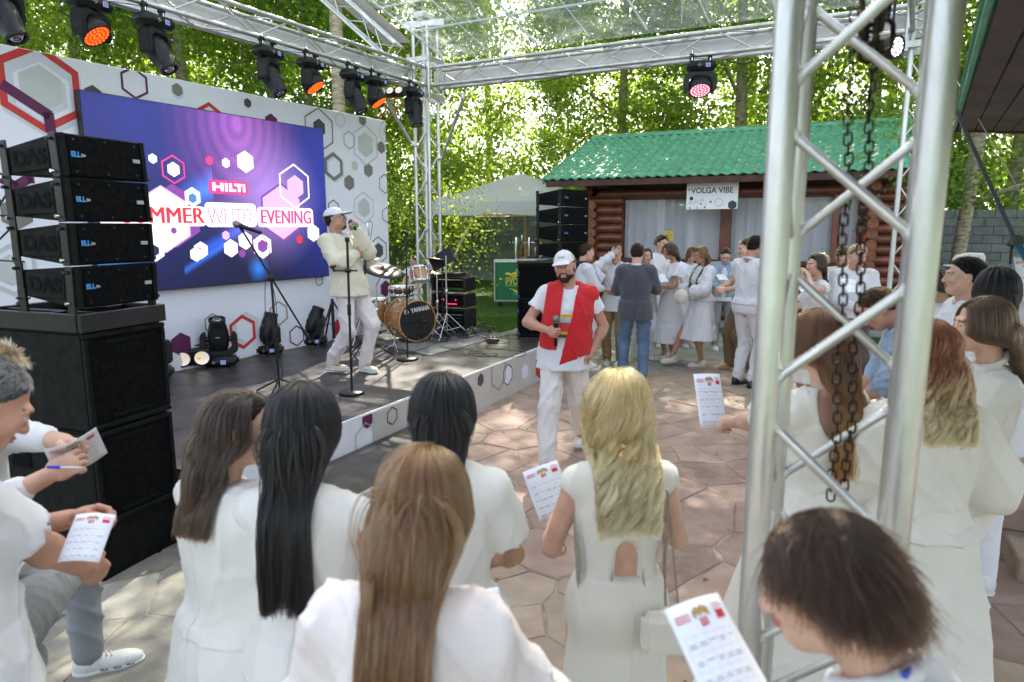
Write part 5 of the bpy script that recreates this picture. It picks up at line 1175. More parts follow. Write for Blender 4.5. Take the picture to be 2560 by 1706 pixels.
# ---- cables on the stage
def floorcable(label, P, m=rub, r=.0045, seed=0):
    r_ = random.Random(seed); Q = [G(x, y, SZ + .016) + Vector((0, 0, .004 + .006 * r_.random())) for x, y in P]; tag(tube('stage_cable', Q, r, m, None, 5, 6), label, 'cable', 'cables on the stage')
floorcable('long black cable running from the carpet in two rings to the stage front', [(1100, 868), (1125, 873), (1150, 878), (1165, 889), (1185, 887), (1205, 884), (1195, 880), (1170, 884), (1190, 892), (1225, 893), (1245, 889), (1235, 885), (1205, 888), (1250, 894), (1300, 893), (1315, 886), (1300, 880), (1260, 876), (1225, 874), (1215, 868), (1225, 860)], seed=1)
floorcable('black cable curling beside the pedal box', [(1225, 856), (1212, 850), (1235, 845), (1262, 848), (1275, 855), (1255, 861), (1235, 858)], seed=2)
floorcable('coil of black cable at the left foot of the far subwoofers', [(1300, 842), (1280, 835), (1265, 840), (1272, 848), (1295, 849), (1300, 843), (1278, 838), (1270, 845), (1290, 851)], seed=3)
floorcable('black cable along the carpet edge before the bass drum', [(900, 880), (935, 868), (965, 875), (1000, 884), (1040, 878), (1070, 868), (1085, 862)], seed=4)
floorcable('red cable lying under the floor tom', [(905, 865), (925, 852), (945, 848), (960, 853), (970, 862), (955, 870)], pm('red_cable', (.35, .02, .02), .5), seed=5)
floorcable('black cables running from the floor lights along the backdrop', [(590, 908), (620, 900), (640, 888), (660, 894), (700, 892)], seed=6)
P = []; Gs = []; r_ = random.Random(3)
for k in range(34):
    cx, cy = r_.choice([(1125, 836), (1165, 832), (1095, 845), (1140, 842), (1190, 836), (1075, 852)]); cx += r_.uniform(-25, 25); cy += r_.uniform(-7, 7); w, h = r_.uniform(18, 60), r_.uniform(4, 12); ph = r_.uniform(0, 6)
    Q = [G(cx + w * math.cos(ph + a * .55 * (1 + .2 * math.sin(a))), cy + h * math.sin(ph + a * .55), SZ + .016) + Vector((0, 0, abs(math.sin(a + ph)) * r_.uniform(.02, .13))) for a in range(9)]
    Gs.append(tubegeo(smoothpath(Q, 4), .005, 5))
V, F = joingeo(Gs); tag(mk('cable_tangle', V, F, rub, None, True), 'tangled heap of black cables behind the bass drum', 'cables', kind='stuff')
pb = G(1232, 858, SZ); t = root('pedal_box', 'brown effects pedal box with knobs lying at the carpet edge', 'effects pedal', pb); box('box', pb + Vector((0, 0, .035)), (.15, .1, .055), pm('dark_brown', (.06, .03, .025), .5), t, rot=-15)
for i in range(5): rod('knob', pb + Vector((-.05 + i * .025, .01, .06)), pb + Vector((-.05 + i * .025, .01, .085)), .008, stick if i % 2 else blk, t, 8)
# ---- hoist chain in the foreground post
def link_geo(L_=.028, w=.0160, r=.0022):
    P = []
    for k in range(16):
        a = 2 * PI * k / 16; P.append(Vector((w / 2 * math.cos(a), 0, (L_ - w) / 2 * (1 if math.sin(a) > 0 else -1) * (1 if abs(math.sin(a)) > .01 else 0) + w / 2 * math.sin(a))))
    v = []; f = []; n = 8
    for i, p in enumerate(P):
        t_ = (P[(i + 1) % 16] - P[i - 1]).normalized(); u = Vector((0, 1, 0)); w_ = t_.cross(u)
        for k in range(n): a = 2 * PI * k / n; v.append(p + (u * math.cos(a) + w_ * math.sin(a)) * r)
    for i in range(16):
        for k in range(n): f.append((i * n + k, i * n + (k + 1) % n, ((i + 1) % 16) * n + (k + 1) % n, ((i + 1) % 16) * n + k))
    return v, f
v, f = link_geo(); lo = mk('link', v, f, rusty, None, True); lme = lo.data; bpy.data.objects.remove(lo)
for k, (pa, pb, zt, zb, lb) in enumerate((((2135, 40), (2080, 1262), 0, 0, 'left'), ((2190, 60), (2112, 1262), 0, 0, 'right'))):
    a, b = D(*pa, 1.52), D(*pb, 1.40)
    hc_ = root('hoist_chain', f'rusty hoist chain hanging inside the foreground post, {"left" if k == 0 else "right"} of the two', 'chain', a, 'hoist chains'); d = b - a; n = int(d.length / .0212); qd = d.to_track_quat('Z', 'Y').to_matrix().to_4x4()
    for i in range(n):
        o = bpy.data.objects.new('link', lme); COL.objects.link(o); o.matrix_basis = Matrix.Translation(a + d * (i / n) + Vector((.004 * math.sin(i * .5 + k), 0, 0))) @ qd @ Matrix.Rotation((i % 2) * PI / 2 + .35, 4, 'Z'); adopt(o, hc_)
cl_ = root('chain_cluster', 'bunch of heavy rusty links at the hoist hook in the foreground post', 'chain', D(2180, 60, 1.46))
for i, (px, py, s, rz) in enumerate(((2175, 20, 2.3, .3), (2180, 68, 2.4, 1.6), (2172, 118, 2.2, .2), (2205, 40, 2.0, 1.2), (2212, 90, 2.2, .1), (2195, 135, 2.0, 1.4), (2160, 60, 1.8, .9), (2208, 10, 2.4, .5))):
    o = bpy.data.objects.new('link', lme); COL.objects.link(o); o.matrix_basis = Matrix.Translation(D(px, py, 1.45 + .02 * (i % 3))) @ Matrix.Rotation(rz, 4, 'Z') @ Matrix.Rotation(.2 * (i % 3 - 1), 4, 'Y') @ Matrix.Diagonal((s, s * 1.2, s, 1)); adopt(o, cl_)
# ratchet strap at right
strap = pm('grey_strap', (.10, .10, .12), .7, var=.1); bst = pm('blue_strap', (.02, .14, .25), .7)
a, b, c = D(2372, 235, 4.2), D(2540, 605, 3.4), D(2590, 690, 3.2); t = root('ratchet_strap', 'grey lashing strap with a blue lower end running down at the right edge', 'strap', b)
def band(name, a, b, w, m):
    a, b = Vector(a), Vector(b); d = (b - a).normalized(); s = d.cross(Vector((0, 1, 0))).normalized() * w / 2; n = d.cross(s).normalized() * .002
    mk(name, [a - s - n, a + s - n, b + s - n, b - s - n, a - s + n, a + s + n, b + s + n, b - s + n], [(0, 1, 2, 3), (7, 6, 5, 4), (0, 4, 5, 1), (2, 6, 7, 3), (1, 5, 6, 2), (0, 3, 7, 4)], m, t)
band('webbing', a, b, .026, strap); band('blue_webbing', b, c, .045, bst)
box('ratchet', b, (.045, .05, .06), blkm, t, rot=Matrix.Rotation(R(25), 3, 'Y')); rod('ratchet_handle', b + Vector((-.02, 0, 0)), b + Vector((-.015, 0, -.11)), .007, blkm, t, 8)
tag(tube('thin_cable', [D(2388, 195, 4.4), D(2465, 330, 4.4), D(2550, 480, 4.4)], .004, alu, None, 5), 'thin steel wire running down beside the lashing strap', 'cable')
for (P, lb) in (([(150, 0), (153, 28), (175, 42)], 'hanging below the truss left of the orange wash light'), ([(330, 55), (345, 75), (378, 70)], 'hanging between the two left lights'), ([(606, 118), (608, 140), (640, 148)], 'hanging left of the third beam light'), ([(700, 147), (745, 157), (800, 150)], 'slung along the truss in the middle'), ([(1285, 203), (1350, 205), (1420, 190)], 'slung under the rear truss at left'), ([(1590, 175), (1650, 185), (1690, 160)], 'slung under the rear truss left of the pink light'), ([(1810, 150), (1860, 160), (1925, 140)], 'slung under the rear truss right of the pink light'), ([(905, 205), (985, 200), (1040, 225)], 'slung under the truss near the far corner')):
    yy = None; Q = [PL(x, y, TC - (dirv(AA + 90) if P[0][0] < 1100 else tA) * .14, AA - .6 if P[0][0] < 1100 else BB + .7) for x, y in P]
    tag(tube('power_cable', Q, .006, rub, None, 5, 8), 'black cable ' + lb, 'cable', 'cables on the roof trusses')
# ================================================================== PEOPLE
def surfnet(F, org, h):
    s = F < 0
    C = [(0, 0, 0), (1, 0, 0), (0, 1, 0), (1, 1, 0), (0, 0, 1), (1, 0, 1), (0, 1, 1), (1, 1, 1)]
    n = np.array(F.shape) - 1
    cnt = np.zeros(n, dtype=np.int8)
    for a, b, c in C: cnt += s[a:a + n[0], b:b + n[1], c:c + n[2]]
    idx = np.argwhere((cnt > 0) & (cnt < 8)); acc = np.zeros((len(idx), 3), dtype=np.float32); num = np.zeros(len(idx), dtype=np.float32)
    i, j, k = idx.T
    cv = [F[i + a, j + b, k + c] for a, b, c in C]
    for p, q in ((0, 1), (2, 3), (4, 5), (6, 7), (0, 2), (1, 3), (4, 6), (5, 7), (0, 4), (1, 5), (2, 6), (3, 7)):
        v0, v1 = cv[p], cv[q]; m = (v0 < 0) != (v1 < 0); t = np.where(m, v0 / np.where(m, v0 - v1, 1), 0)
        o0, o1 = np.array(C[p], dtype=np.float32), np.array(C[q], dtype=np.float32)
        acc += m[:, None] * (o0 + t[:, None] * (o1 - o0)); num += m
    V = np.asarray(org) + h * (idx + acc / num[:, None])
    vid = np.full(n, -1, dtype=np.int32); vid[i, j, k] = np.arange(len(idx)); Fs = []
    for ax in range(3):
        o = [0, 0, 0]; o[ax] = 1
        a = s[:s.shape[0] - o[0], :s.shape[1] - o[1], :s.shape[2] - o[2]]; b = s[o[0]:, o[1]:, o[2]:]
        e = np.argwhere(a != b); u, w = [(1, 2), (2, 0), (0, 1)][ax]
        e = e[(e[:, u] > 0) & (e[:, w] > 0) & (e[:, 0] < n[0]) & (e[:, 1] < n[1]) & (e[:, 2] < n[2])]
        if not len(e): continue
        q = []
        for du, dw in ((1, 1), (0, 1), (0, 0), (1, 0)):
            f = e.copy(); f[:, u] -= du; f[:, w] -= dw; q.append(vid[f[:, 0], f[:, 1], f[:, 2]])
        q = np.stack(q, 1); fl = ~s[e[:, 0], e[:, 1], e[:, 2]]; q[fl] = q[fl][:, ::-1]; Fs.append(q)
    return V.astype(np.float32), np.concatenate(Fs)
def A3(v): return np.array(v, dtype=np.float32)
class Sdf:
    def __init__(s, k=.03): s.P = []; s.k = k; s.cuts = []
    def cap(s, a, b, ra, rb=None, k=None, sub=False):
        rb = ra if rb is None else rb; s.P.append(('c', A3(a), A3(b), ra, rb, k or s.k, sub)); return s
    def ell(s, c, r, Rm=None, k=None, sub=False): s.P.append(('e', A3(c), A3(r), Rm, None, k or s.k, sub)); return s
    def skirt(s, a, b, ra, rb, ax=(1, .78), folds=0, amp=0, ph=0, k=None): s.P.append(('s', A3(a), A3(b), ra, rb, k or s.k, (ax, folds, amp, ph))); return s
    def half(s, p, n): s.cuts.append((A3(p), A3(n) / np.linalg.norm(n))); return s
    def bounds(s):
        lo, hi = [], []
        for p in s.P:
            if p[0] != 'e' and p[6] is True or p[0] == 'e' and p[6]: continue
            if p[0] == 'c': r = max(p[3], p[4]); lo.append(np.minimum(p[1], p[2]) - r); hi.append(np.maximum(p[1], p[2]) + r)
            elif p[0] == 'e': r = p[2] if p[3] is None else np.full(3, p[2].max()); lo.append(p[1] - r); hi.append(p[1] + r)
            else: r = max(p[3], p[4]) * 1.25; lo.append(np.minimum(p[1], p[2]) - np.array([r, r, .01])); hi.append(np.maximum(p[1], p[2]) + np.array([r, r, .01]))
        return np.min(lo, 0), np.max(hi, 0)
    def mesh(s, h):
        lo, hi = s.bounds(); lo = lo - 3 * h; hi = hi + 3 * h; n = np.ceil((hi - lo) / h).astype(int) + 1
        X = [lo[i] + h * np.arange(n[i]) for i in range(3)]; X = [x.astype(np.float32) for x in X]
        F = np.full(n, .08, dtype=np.float32)
        for p in s.P:
            k = p[5]; sub = p[6] is True
            if p[0] == 'c': r = max(p[3], p[4]); l, u = np.minimum(p[1], p[2]) - r, np.maximum(p[1], p[2]) + r
            elif p[0] == 'e': r = p[2] if p[3] is None else np.full(3, p[2].max()); l, u = p[1] - r, p[1] + r
            else: r = max(p[3], p[4]) * 1.3; l, u = np.minimum(p[1], p[2]) - r * np.array([1, 1, .2]), np.maximum(p[1], p[2]) + r * np.array([1, 1, .2])
            m = k + 2 * h; a = np.maximum(((l - m - lo) / h).astype(int), 0); b = np.minimum(np.ceil((u + m - lo) / h).astype(int) + 1, n)
            if (b <= a).any(): continue
            x = X[0][a[0]:b[0], None, None]; y = X[1][None, a[1]:b[1], None]; z = X[2][None, None, a[2]:b[2]]
            if p[0] == 'c':
                A, B = p[1], p[2]; d = B - A; L2 = float(d @ d) + 1e-12
                t = np.clip(((x - A[0]) * d[0] + (y - A[1]) * d[1] + (z - A[2]) * d[2]) / L2, 0, 1)
                D_ = np.sqrt((x - A[0] - t * d[0]) ** 2 + (y - A[1] - t * d[1]) ** 2 + (z - A[2] - t * d[2]) ** 2) - (p[3] + (p[4] - p[3]) * t)
            elif p[0] == 'e':
                c, r = p[1], p[2]; qx, qy, qz = x - c[0], y - c[1], z - c[2]
                if p[3] is not None:
                    M = np.asarray(p[3], dtype=np.float32); qx, qy, qz = [M[0, i] * qx + M[1, i] * qy + M[2, i] * qz for i in range(3)]
                k0 = np.sqrt((qx / r[0]) ** 2 + (qy / r[1]) ** 2 + (qz / r[2]) ** 2); k1 = np.sqrt((qx / r[0] ** 2) ** 2 + (qy / r[1] ** 2) ** 2 + (qz / r[2] ** 2) ** 2) + 1e-6
                D_ = k0 * (k0 - 1) / k1
            else:
                A, B = p[1], p[2]; (ax, nf, amp, ph) = p[6]; t = np.clip((z - A[2]) / (B[2] - A[2]), 0, 1)
                qx = x - (A[0] + t * (B[0] - A[0])); qy = y - (A[1] + t * (B[1] - A[1])); th = np.arctan2(qy, qx)
                r = (p[3] + (p[4] - p[3]) * t ** .8); r = r * (1 + amp * t * (np.sin(nf * th + ph) + .5 * np.sin(nf * 1.7 * th + ph * 2 + 3 * t)))
                D_ = (np.sqrt((qx / ax[0]) ** 2 + (qy / ax[1]) ** 2) - r) * .75
                top, bot = max(A[2], B[2]), min(A[2], B[2]); D_ = np.maximum(D_, np.maximum(z - top, bot - z))
            f = F[a[0]:b[0], a[1]:b[1], a[2]:b[2]]
            if sub: g = -D_; hh = np.maximum(k - np.abs(f - g), 0) / k; f[...] = np.maximum(f, g) + hh * hh * k * .25
            else: hh = np.maximum(k - np.abs(f - D_), 0) / k; f[...] = np.minimum(f, D_) - hh * hh * k * .25
        for (c, nn) in s.cuts:
            D_ = (X[0][:, None, None] - c[0]) * nn[0] + (X[1][None, :, None] - c[1]) * nn[1] + (X[2][None, None, :] - c[2]) * nn[2]; F = np.maximum(F, D_)
        return surfnet(F, lo, h)
def vnormals(V, Q):
    n = np.cross(V[Q[:, 2]] - V[Q[:, 0]], V[Q[:, 3]] - V[Q[:, 1]]); N = np.zeros_like(V)
    for i in range(4): np.add.at(N, Q[:, i], n)
    return N / (np.linalg.norm(N, axis=1)[:, None] + 1e-9)
def folds(V, Q, amp, seed, freq=26, dirn=(1, 1, .35)):
    rn = np.random.RandomState(seed); N = vnormals(V, Q); f = np.zeros(len(V)); d = np.array(dirn)
    W_ = V + .03 * np.stack([np.sin(V @ rn.normal(0, 9, 3) + rn.uniform(0, 6)) for _ in range(3)], 1)
    for o in range(5):
        k = rn.normal(0, 1, 3) * d; k = k / np.linalg.norm(k) * freq * (1.35 ** o)
        m = np.clip(.35 + .9 * np.sin(V @ rn.normal(0, 6, 3) + rn.uniform(0, 6)), 0, 1)
        f += m * (1.15 * np.exp(-3.2 * np.abs(np.sin(W_ @ k + rn.uniform(0, 6)))) - .22) / (1.25 ** o)
    return (V + N * ((f + .1) * amp * 2.5)[:, None]).astype(np.float32)
# --- materials for people
def skinm(name, c): return pm(name, c, .48, var=.09, vs=14, bump=.12, bs=300, sss=.12, spec=.35)
SK = {'fair': skinm('skin_fair', (.60, .36, .26)), 'tan': skinm('skin_tanned', (.46, .255, .165)), 'ruddy': skinm('skin_ruddy', (.52, .27, .19))}
lipm = pm('lips', (.42, .12, .10), .4); eyew = pm('eye_white', (.65, .62, .58), .25); irism = pm('iris', (.05, .04, .03), .15); teethm = pm('teeth', (.66, .58, .46), .3)
def fab(name, c, bump=.35, bs=9, rough=.8, weave=0): 
    return pm(name, c, rough, var=.035, vs=3, bump=bump * 2.2, bs=bs, sheen=.15, spec=.25)
FB = dict(white=fab('white_cotton', (.69, .685, .70)), cream=fab('cream_crepe', (.71, .68, .60)), offw=fab('off_white_fabric', (.73, .715, .675)), butter=fab('butter_knit', (.66, .61, .46), 1.0, 5), red=fab('red_knit', (.56, .02, .025), .6, 12, .9), blazer=pm('grey_tweed', (.085, .085, .105), .9, var=.5, vs=260, bump=.6, bs=400, sheen=.3), jeans=pm('faded_denim', (.12, .19, .29), .85, var=.16, vs=5, bump=.7, bs=22), denim=pm('light_denim', (.30, .40, .52), .85, var=.2, vs=9, bump=.5, bs=25),
          khaki=fab('khaki_cotton', (.26, .17, .075)), olive=fab('olive_cotton', (.15, .105, .05)), grey=fab('grey_melange', (.22, .23, .24)), black=fab('black_cloth', (.012, .012, .014)), navy=fab('navy_cloth', (.01, .014, .035)), chino=fab('ivory_chino', (.74, .705, .66), .8, 8), satin=fab('ivory_satin', (.62, .60, .53), .8, 6, .35), pink=fab('blush_white', (.72, .66, .645), .8, 8), brown=fab('brown_cotton', (.10, .07, .06)), lblue=fab('pale_blue_shirt', (.55, .62, .72)))
leath = pm('black_leather', (.012, .012, .014), .3); shoew = pm('white_sneaker', (.74, .74, .72), .5, bump=.3, bs=60); shoec = pm('cream_sneaker', (.72, .68, .52), .55, bump=.5, bs=70); soleM = pm('white_sole', (.72, .72, .72), .5); solet = pm('gum_sole', (.30, .16, .07), .6); shoet = pm('tan_boot', (.42, .27, .11), .7, bump=.5, bs=60); shoen = pm('navy_loafer', (.012, .016, .03), .4)
HM = {}
def hairm(name, c, tip=None, rough=.28):
    if name in HM: return HM[name]
    m = bpy.data.materials.new(name); m.use_nodes = True; t = m.node_tree; L = t.links; [t.nodes.remove(n) for n in list(t.nodes)]
    out = nd(t, 'ShaderNodeOutputMaterial'); b = nd(t, 'ShaderNodeBsdfHairPrincipled'); b.parametrization = 'COLOR'
    hi = nd(t, 'ShaderNodeHairInfo'); mx = nd(t, 'ShaderNodeMix', data_type='RGBA'); mx.inputs[6].default_value = (*c, 1); mx.inputs[7].default_value = (*(tip or c), 1)
    rp = nd(t, 'ShaderNodeMapRange'); rp.inputs[1].default_value = .3; rp.inputs[2].default_value = .95; L.new(hi.outputs['Intercept'], rp.inputs[0]); L.new(rp.outputs[0], mx.inputs[0])
    hs = nd(t, 'ShaderNodeHueSaturation'); mr = nd(t, 'ShaderNodeMapRange'); mr.inputs[3].default_value = .55; mr.inputs[4].default_value = 1.45; L.new(hi.outputs['Random'], mr.inputs[0]); L.new(mr.outputs[0], hs.inputs['Value']); L.new(mx.outputs[2], hs.inputs['Color']); L.new(hs.outputs[0], b.inputs['Color'])
    b.inputs['Roughness'].default_value = rough; b.inputs['Radial Roughness'].default_value = .5; b.inputs['Coat'].default_value = 0
    L.new(b.outputs[0], out.inputs[0])
    m2 = pm(name + '_base', tuple(x * .7 for x in c), .6, var=.3, vs=70, bump=.8, bs=90, stretch=(1, 1, .15), coord='obj', spec=.25)
    HM[name] = (m, m2); return HM[name]
def browm(n_):
    c = HCOL.get(n_, (.05, .03, .02)); return pm('brow_' + n_, tuple(.55 * a + .45 * b for a, b in zip(c, (.30, .16, .11))), .7)
HCOL = dict(shortb=(.06, .035, .02), black=(.02, .015, .012), dbrown=(.045, .024, .014), brown=(.09, .05, .03), lbrown=(.14, .08, .05), blonde=(.25, .16, .09), auburn=(.11, .05, .025), ombre=(.12, .05, .03), grey=(.12, .11, .10), tanh=(.2, .13, .08), red=(.08, .03, .022))
HC = dict(black=hairm('black_hair', (.0028, .0025, .003), None, .32), dbrown=hairm('dark_brown_hair', (.018, .0105, .007), (.030, .017, .010)), brown=hairm('brown_hair', (.045, .023, .012)), lbrown=hairm('light_brown_hair', (.105, .050, .021), (.085, .032, .011)), blonde=hairm('blonde_hair', (.60, .305, .105), (.90, .53, .215)), auburn=hairm('auburn_hair', (.055, .020, .007), (.19, .075, .018)), ombre=hairm('red_ombre_hair', (.10, .028, .010), (.60, .36, .16)), grey=hairm('grey_hair', (.10, .10, .105)), tanh=hairm('sandy_hair', (.22, .15, .09)), shortb=hairm('warm_brown_hair', (.016, .0075, .004), (.022, .010, .005)), red=hairm('chestnut_hair', (.045, .016, .012)))
def mraw(name, V, Q, mats, par, mi=None): return mk(name, V, Q, mats, par, True, world=False, mi=mi)
# --- head
def headsdf(sex, smile=False):
    s = Sdf(.02); f = sex == 'f'
    s.ell((0, -.016, .028), (.073, .094, .087)).ell((0, .022, -.028), (.060 if f else .063, .068, .082)).ell((0, .052, -.086), (.026 if f else .031, .030, .026), k=.035)
    for x in (-1, 1):
        s.ell((x * (.040 if f else .045), .008, -.058), (.02, .038, .032), k=.03).ell((x * .037, .062, -.018), (.024, .024, .024), k=.02)
        s.ell((x * .078, -.008, -.004), (.008, .019, .031), np.array(Euler((.15, 0, x * .35)).to_matrix()), k=.006); s.ell((x * .085, -.004, -.002), (.006, .010, .018), k=.004, sub=True)
    s.cap((-.034, .080, .024), (.034, .080, .024), .010 if f else .013, k=.015)
    for x in (-1, 1): s.ell((x * .031, .096, .004), (.019, .014, .0115), k=.010, sub=True)
    s.cap((0, .086, .012), (0, .106, -.026), .006, .0095, k=.010).cap((0, .104, -.026), (0, .104, -.030), .0098, k=.006)
    for x in (-1, 1): s.ell((x * .011, .096, -.031), (.0075, .009, .0075), k=.006)
    if smile: s.ell((0, .092, -.060), (.030, .016, .011), k=.006, sub=True); s.ell((0, .090, -.050), (.030, .010, .006), k=.006); s.ell((0, .087, -.073), (.026, .010, .006), k=.006)
    else: s.ell((0, .0905, -.0535), (.021, .009, .0052), k=.005).ell((0, .089, -.0625), (.018, .009, .0058), k=.004).cap((-.022, .094, -.058), (.022, .094, -.058), .0015, k=.003, sub=True)
    s.cap((0, -.030, -.06), (0, -.045, -.17), .052 if f else .060, .050 if f else .061, k=.03)
    return s
_H = {}
def headmesh(sex, h, smile=False):
    k = (sex, h, smile)
    if k not in _H:
        V, Q = headsdf(sex, smile).mesh(h); C = V[Q].mean(1); x, y, z = np.abs(C[:, 0]), C[:, 1], C[:, 2]
        mi = np.zeros(len(Q), dtype=np.int32)
        if smile: mi[(x < .024) & (z > -.0685) & (z < -.0535) & (y < .0925) & (y > .06)] = 5; mi[(x < .026) & (z > -.080) & (z <= -.0695) & (y > .086)] = 1
        else: mi[(x < .0225 - .3 * np.abs(z + .058)) & (z > -.0675) & (z < -.0495) & (y > .085)] = 1
        mi[(x > .012) & (x < .046) & (z > .020 - .12 * np.abs(x - .03)) & (z < .0285 - .25 * np.abs(x - .028)) & (y > .06)] = 4
        parts = [(V, Q, mi)]
        for sx_ in (-1, 1):      # eyeballs
            n, m = 16, 10; vv = []; ff = []; mm = []
            for j in range(m + 1):
                a = PI * j / m
                for i in range(n): b = 2 * PI * i / n; vv.append((sx_ * .031 + .0118 * math.sin(a) * math.cos(b), .0795 + .0118 * math.cos(a), .003 + .0118 * math.sin(a) * math.sin(b)))
            for j in range(m):
                for i in range(n): ff.append((j * n + i, j * n + (i + 1) % n, (j + 1) * n + (i + 1) % n, (j + 1) * n + i)); mm.append(3 if j < 2 else 2)
            parts.append((A3(vv), np.array(ff), np.array(mm)))
            lid = Sdf(.004); lid.ell((sx_ * .031, .0795, .003), (.0138, .0138, .0138)); lid.half((0, 0, .0055), (0, 0, -1)).half((0, .0795, 0), (0, -1, 0)); V2, Q2 = lid.mesh(.0022 if h < .004 else .003); parts.append((V2, Q2, np.zeros(len(Q2), dtype=np.int32)))
        _H[k] = catmesh(parts)
    return _H[k]
def catmesh(L):
    V, Q, M = [], [], []; b = 0
    for v, q, m in L: V.append(v); Q.append(q + b); M.append(np.asarray(m)); b += len(v)
    return np.concatenate(V), np.concatenate(Q), np.concatenate(M)
def xf(V, M): M = np.array(M); return (V @ M[:3, :3].T + M[:3, 3]).astype(np.float32)
# --- hand: wrist at origin, fingers +Y, palm -Z, thumb +X
_HD = {}
def handmesh(kind, h=.0042):
    if (kind, h) not in _HD:
        cu, spread, th = {'relax': (22, 1, 0), 'grip': (72, .6, 1), 'fist': (88, .5, 1), 'flat': (8, 1.2, 0), 'hold': (48, .8, 1), 'point': (80, .6, 1)}[kind]
        s = Sdf(.010); s.cap((0, -.03, 0), (0, .01, 0), .025, .025).ell((0, .05, 0), (.041, .052, .0165)).ell((.022, .035, -.008), (.022, .032, .016))
        for i, (x, l) in enumerate(((.031, .078), (.0105, .086), (-.010, .080), (-.030, .064))):
            c = cu if not (kind == 'point' and i == 0) else 8
            p = np.array([x, .082 - abs(x - .005) * .25, 0.]); d0 = np.array([(x) * 1.6 * spread, 1, 0]); d0 /= np.linalg.norm(d0); a = 0
            for j, (fl, r) in enumerate(((.42, .0098), (.32, .0088), (.26, .0078))):
                a += R(c * (.75, 1.0, .7)[j] * (1 + .08 * i)); d = d0 * math.cos(a) + np.array([0, 0, -1.]) * math.sin(a); q = p + d * l * fl; s.cap(p, q, r, r * .92, k=.0028); p = q
        if th: pts = [(.026, .018, -.008), (.046, .045, -.022), (.036, .072, -.034), (.020, .088, -.038)]
        else: pts = [(.026, .018, -.004), (.052, .045, -.012), (.062, .072, -.016), (.066, .092, -.018)]
        for a, b, r in zip(pts[:-1], pts[1:], (.0135, .0115, .0098)): s.cap(a, b, r, r * .9, k=.006)
        V, Q = s.mesh(h); _HD[(kind, h)] = (V, Q)
    return _HD[(kind, h)]
def ik(a, t, l1, l2, pole):
    a, t, pole = Vector(a), Vector(t), Vector(pole); d = t - a; L_ = min(d.length, (l1 + l2) * .999); d.normalize()
    t = a + d * L_; x = (l1 * l1 - l2 * l2 + L_ * L_) / (2 * L_); hgt = math.sqrt(max(0, l1 * l1 - x * x)); pole = (pole - d * pole.dot(d)).normalized()
    return a + d * x + pole * hgt, t
_SH = {}
def shoemesh(h=.007):
    if not _SH:
        s = Sdf(.03); s.ell((0, -.015, .05), (.040, .058, .052)).ell((0, .10, .036), (.045, .098, .036)).cap((0, -.01, .07), (0, -.012, .105), .044, .043).half((0, 0, .008), (0, 0, -1)).half((0, 0, .112), (0, 0, 1))
        _SH['u'] = s.mesh(h); s = Sdf(.03); s.ell((0, -.015, .03), (.046, .064, .05)).ell((0, .10, .03), (.051, .105, .045)).half((0, 0, 0), (0, 0, -1)).half((0, 0, .026), (0, 0, 1)); _SH['s'] = s.mesh(.0065)
        s = Sdf(.01)
        for i in range(5): s.cap((-.02, .035 + i * .018, .083 - i * .006), (.02, .045 + i * .018, .083 - i * .006), .0035)
        _SH['l'] = s.mesh(.0035)
    return _SH
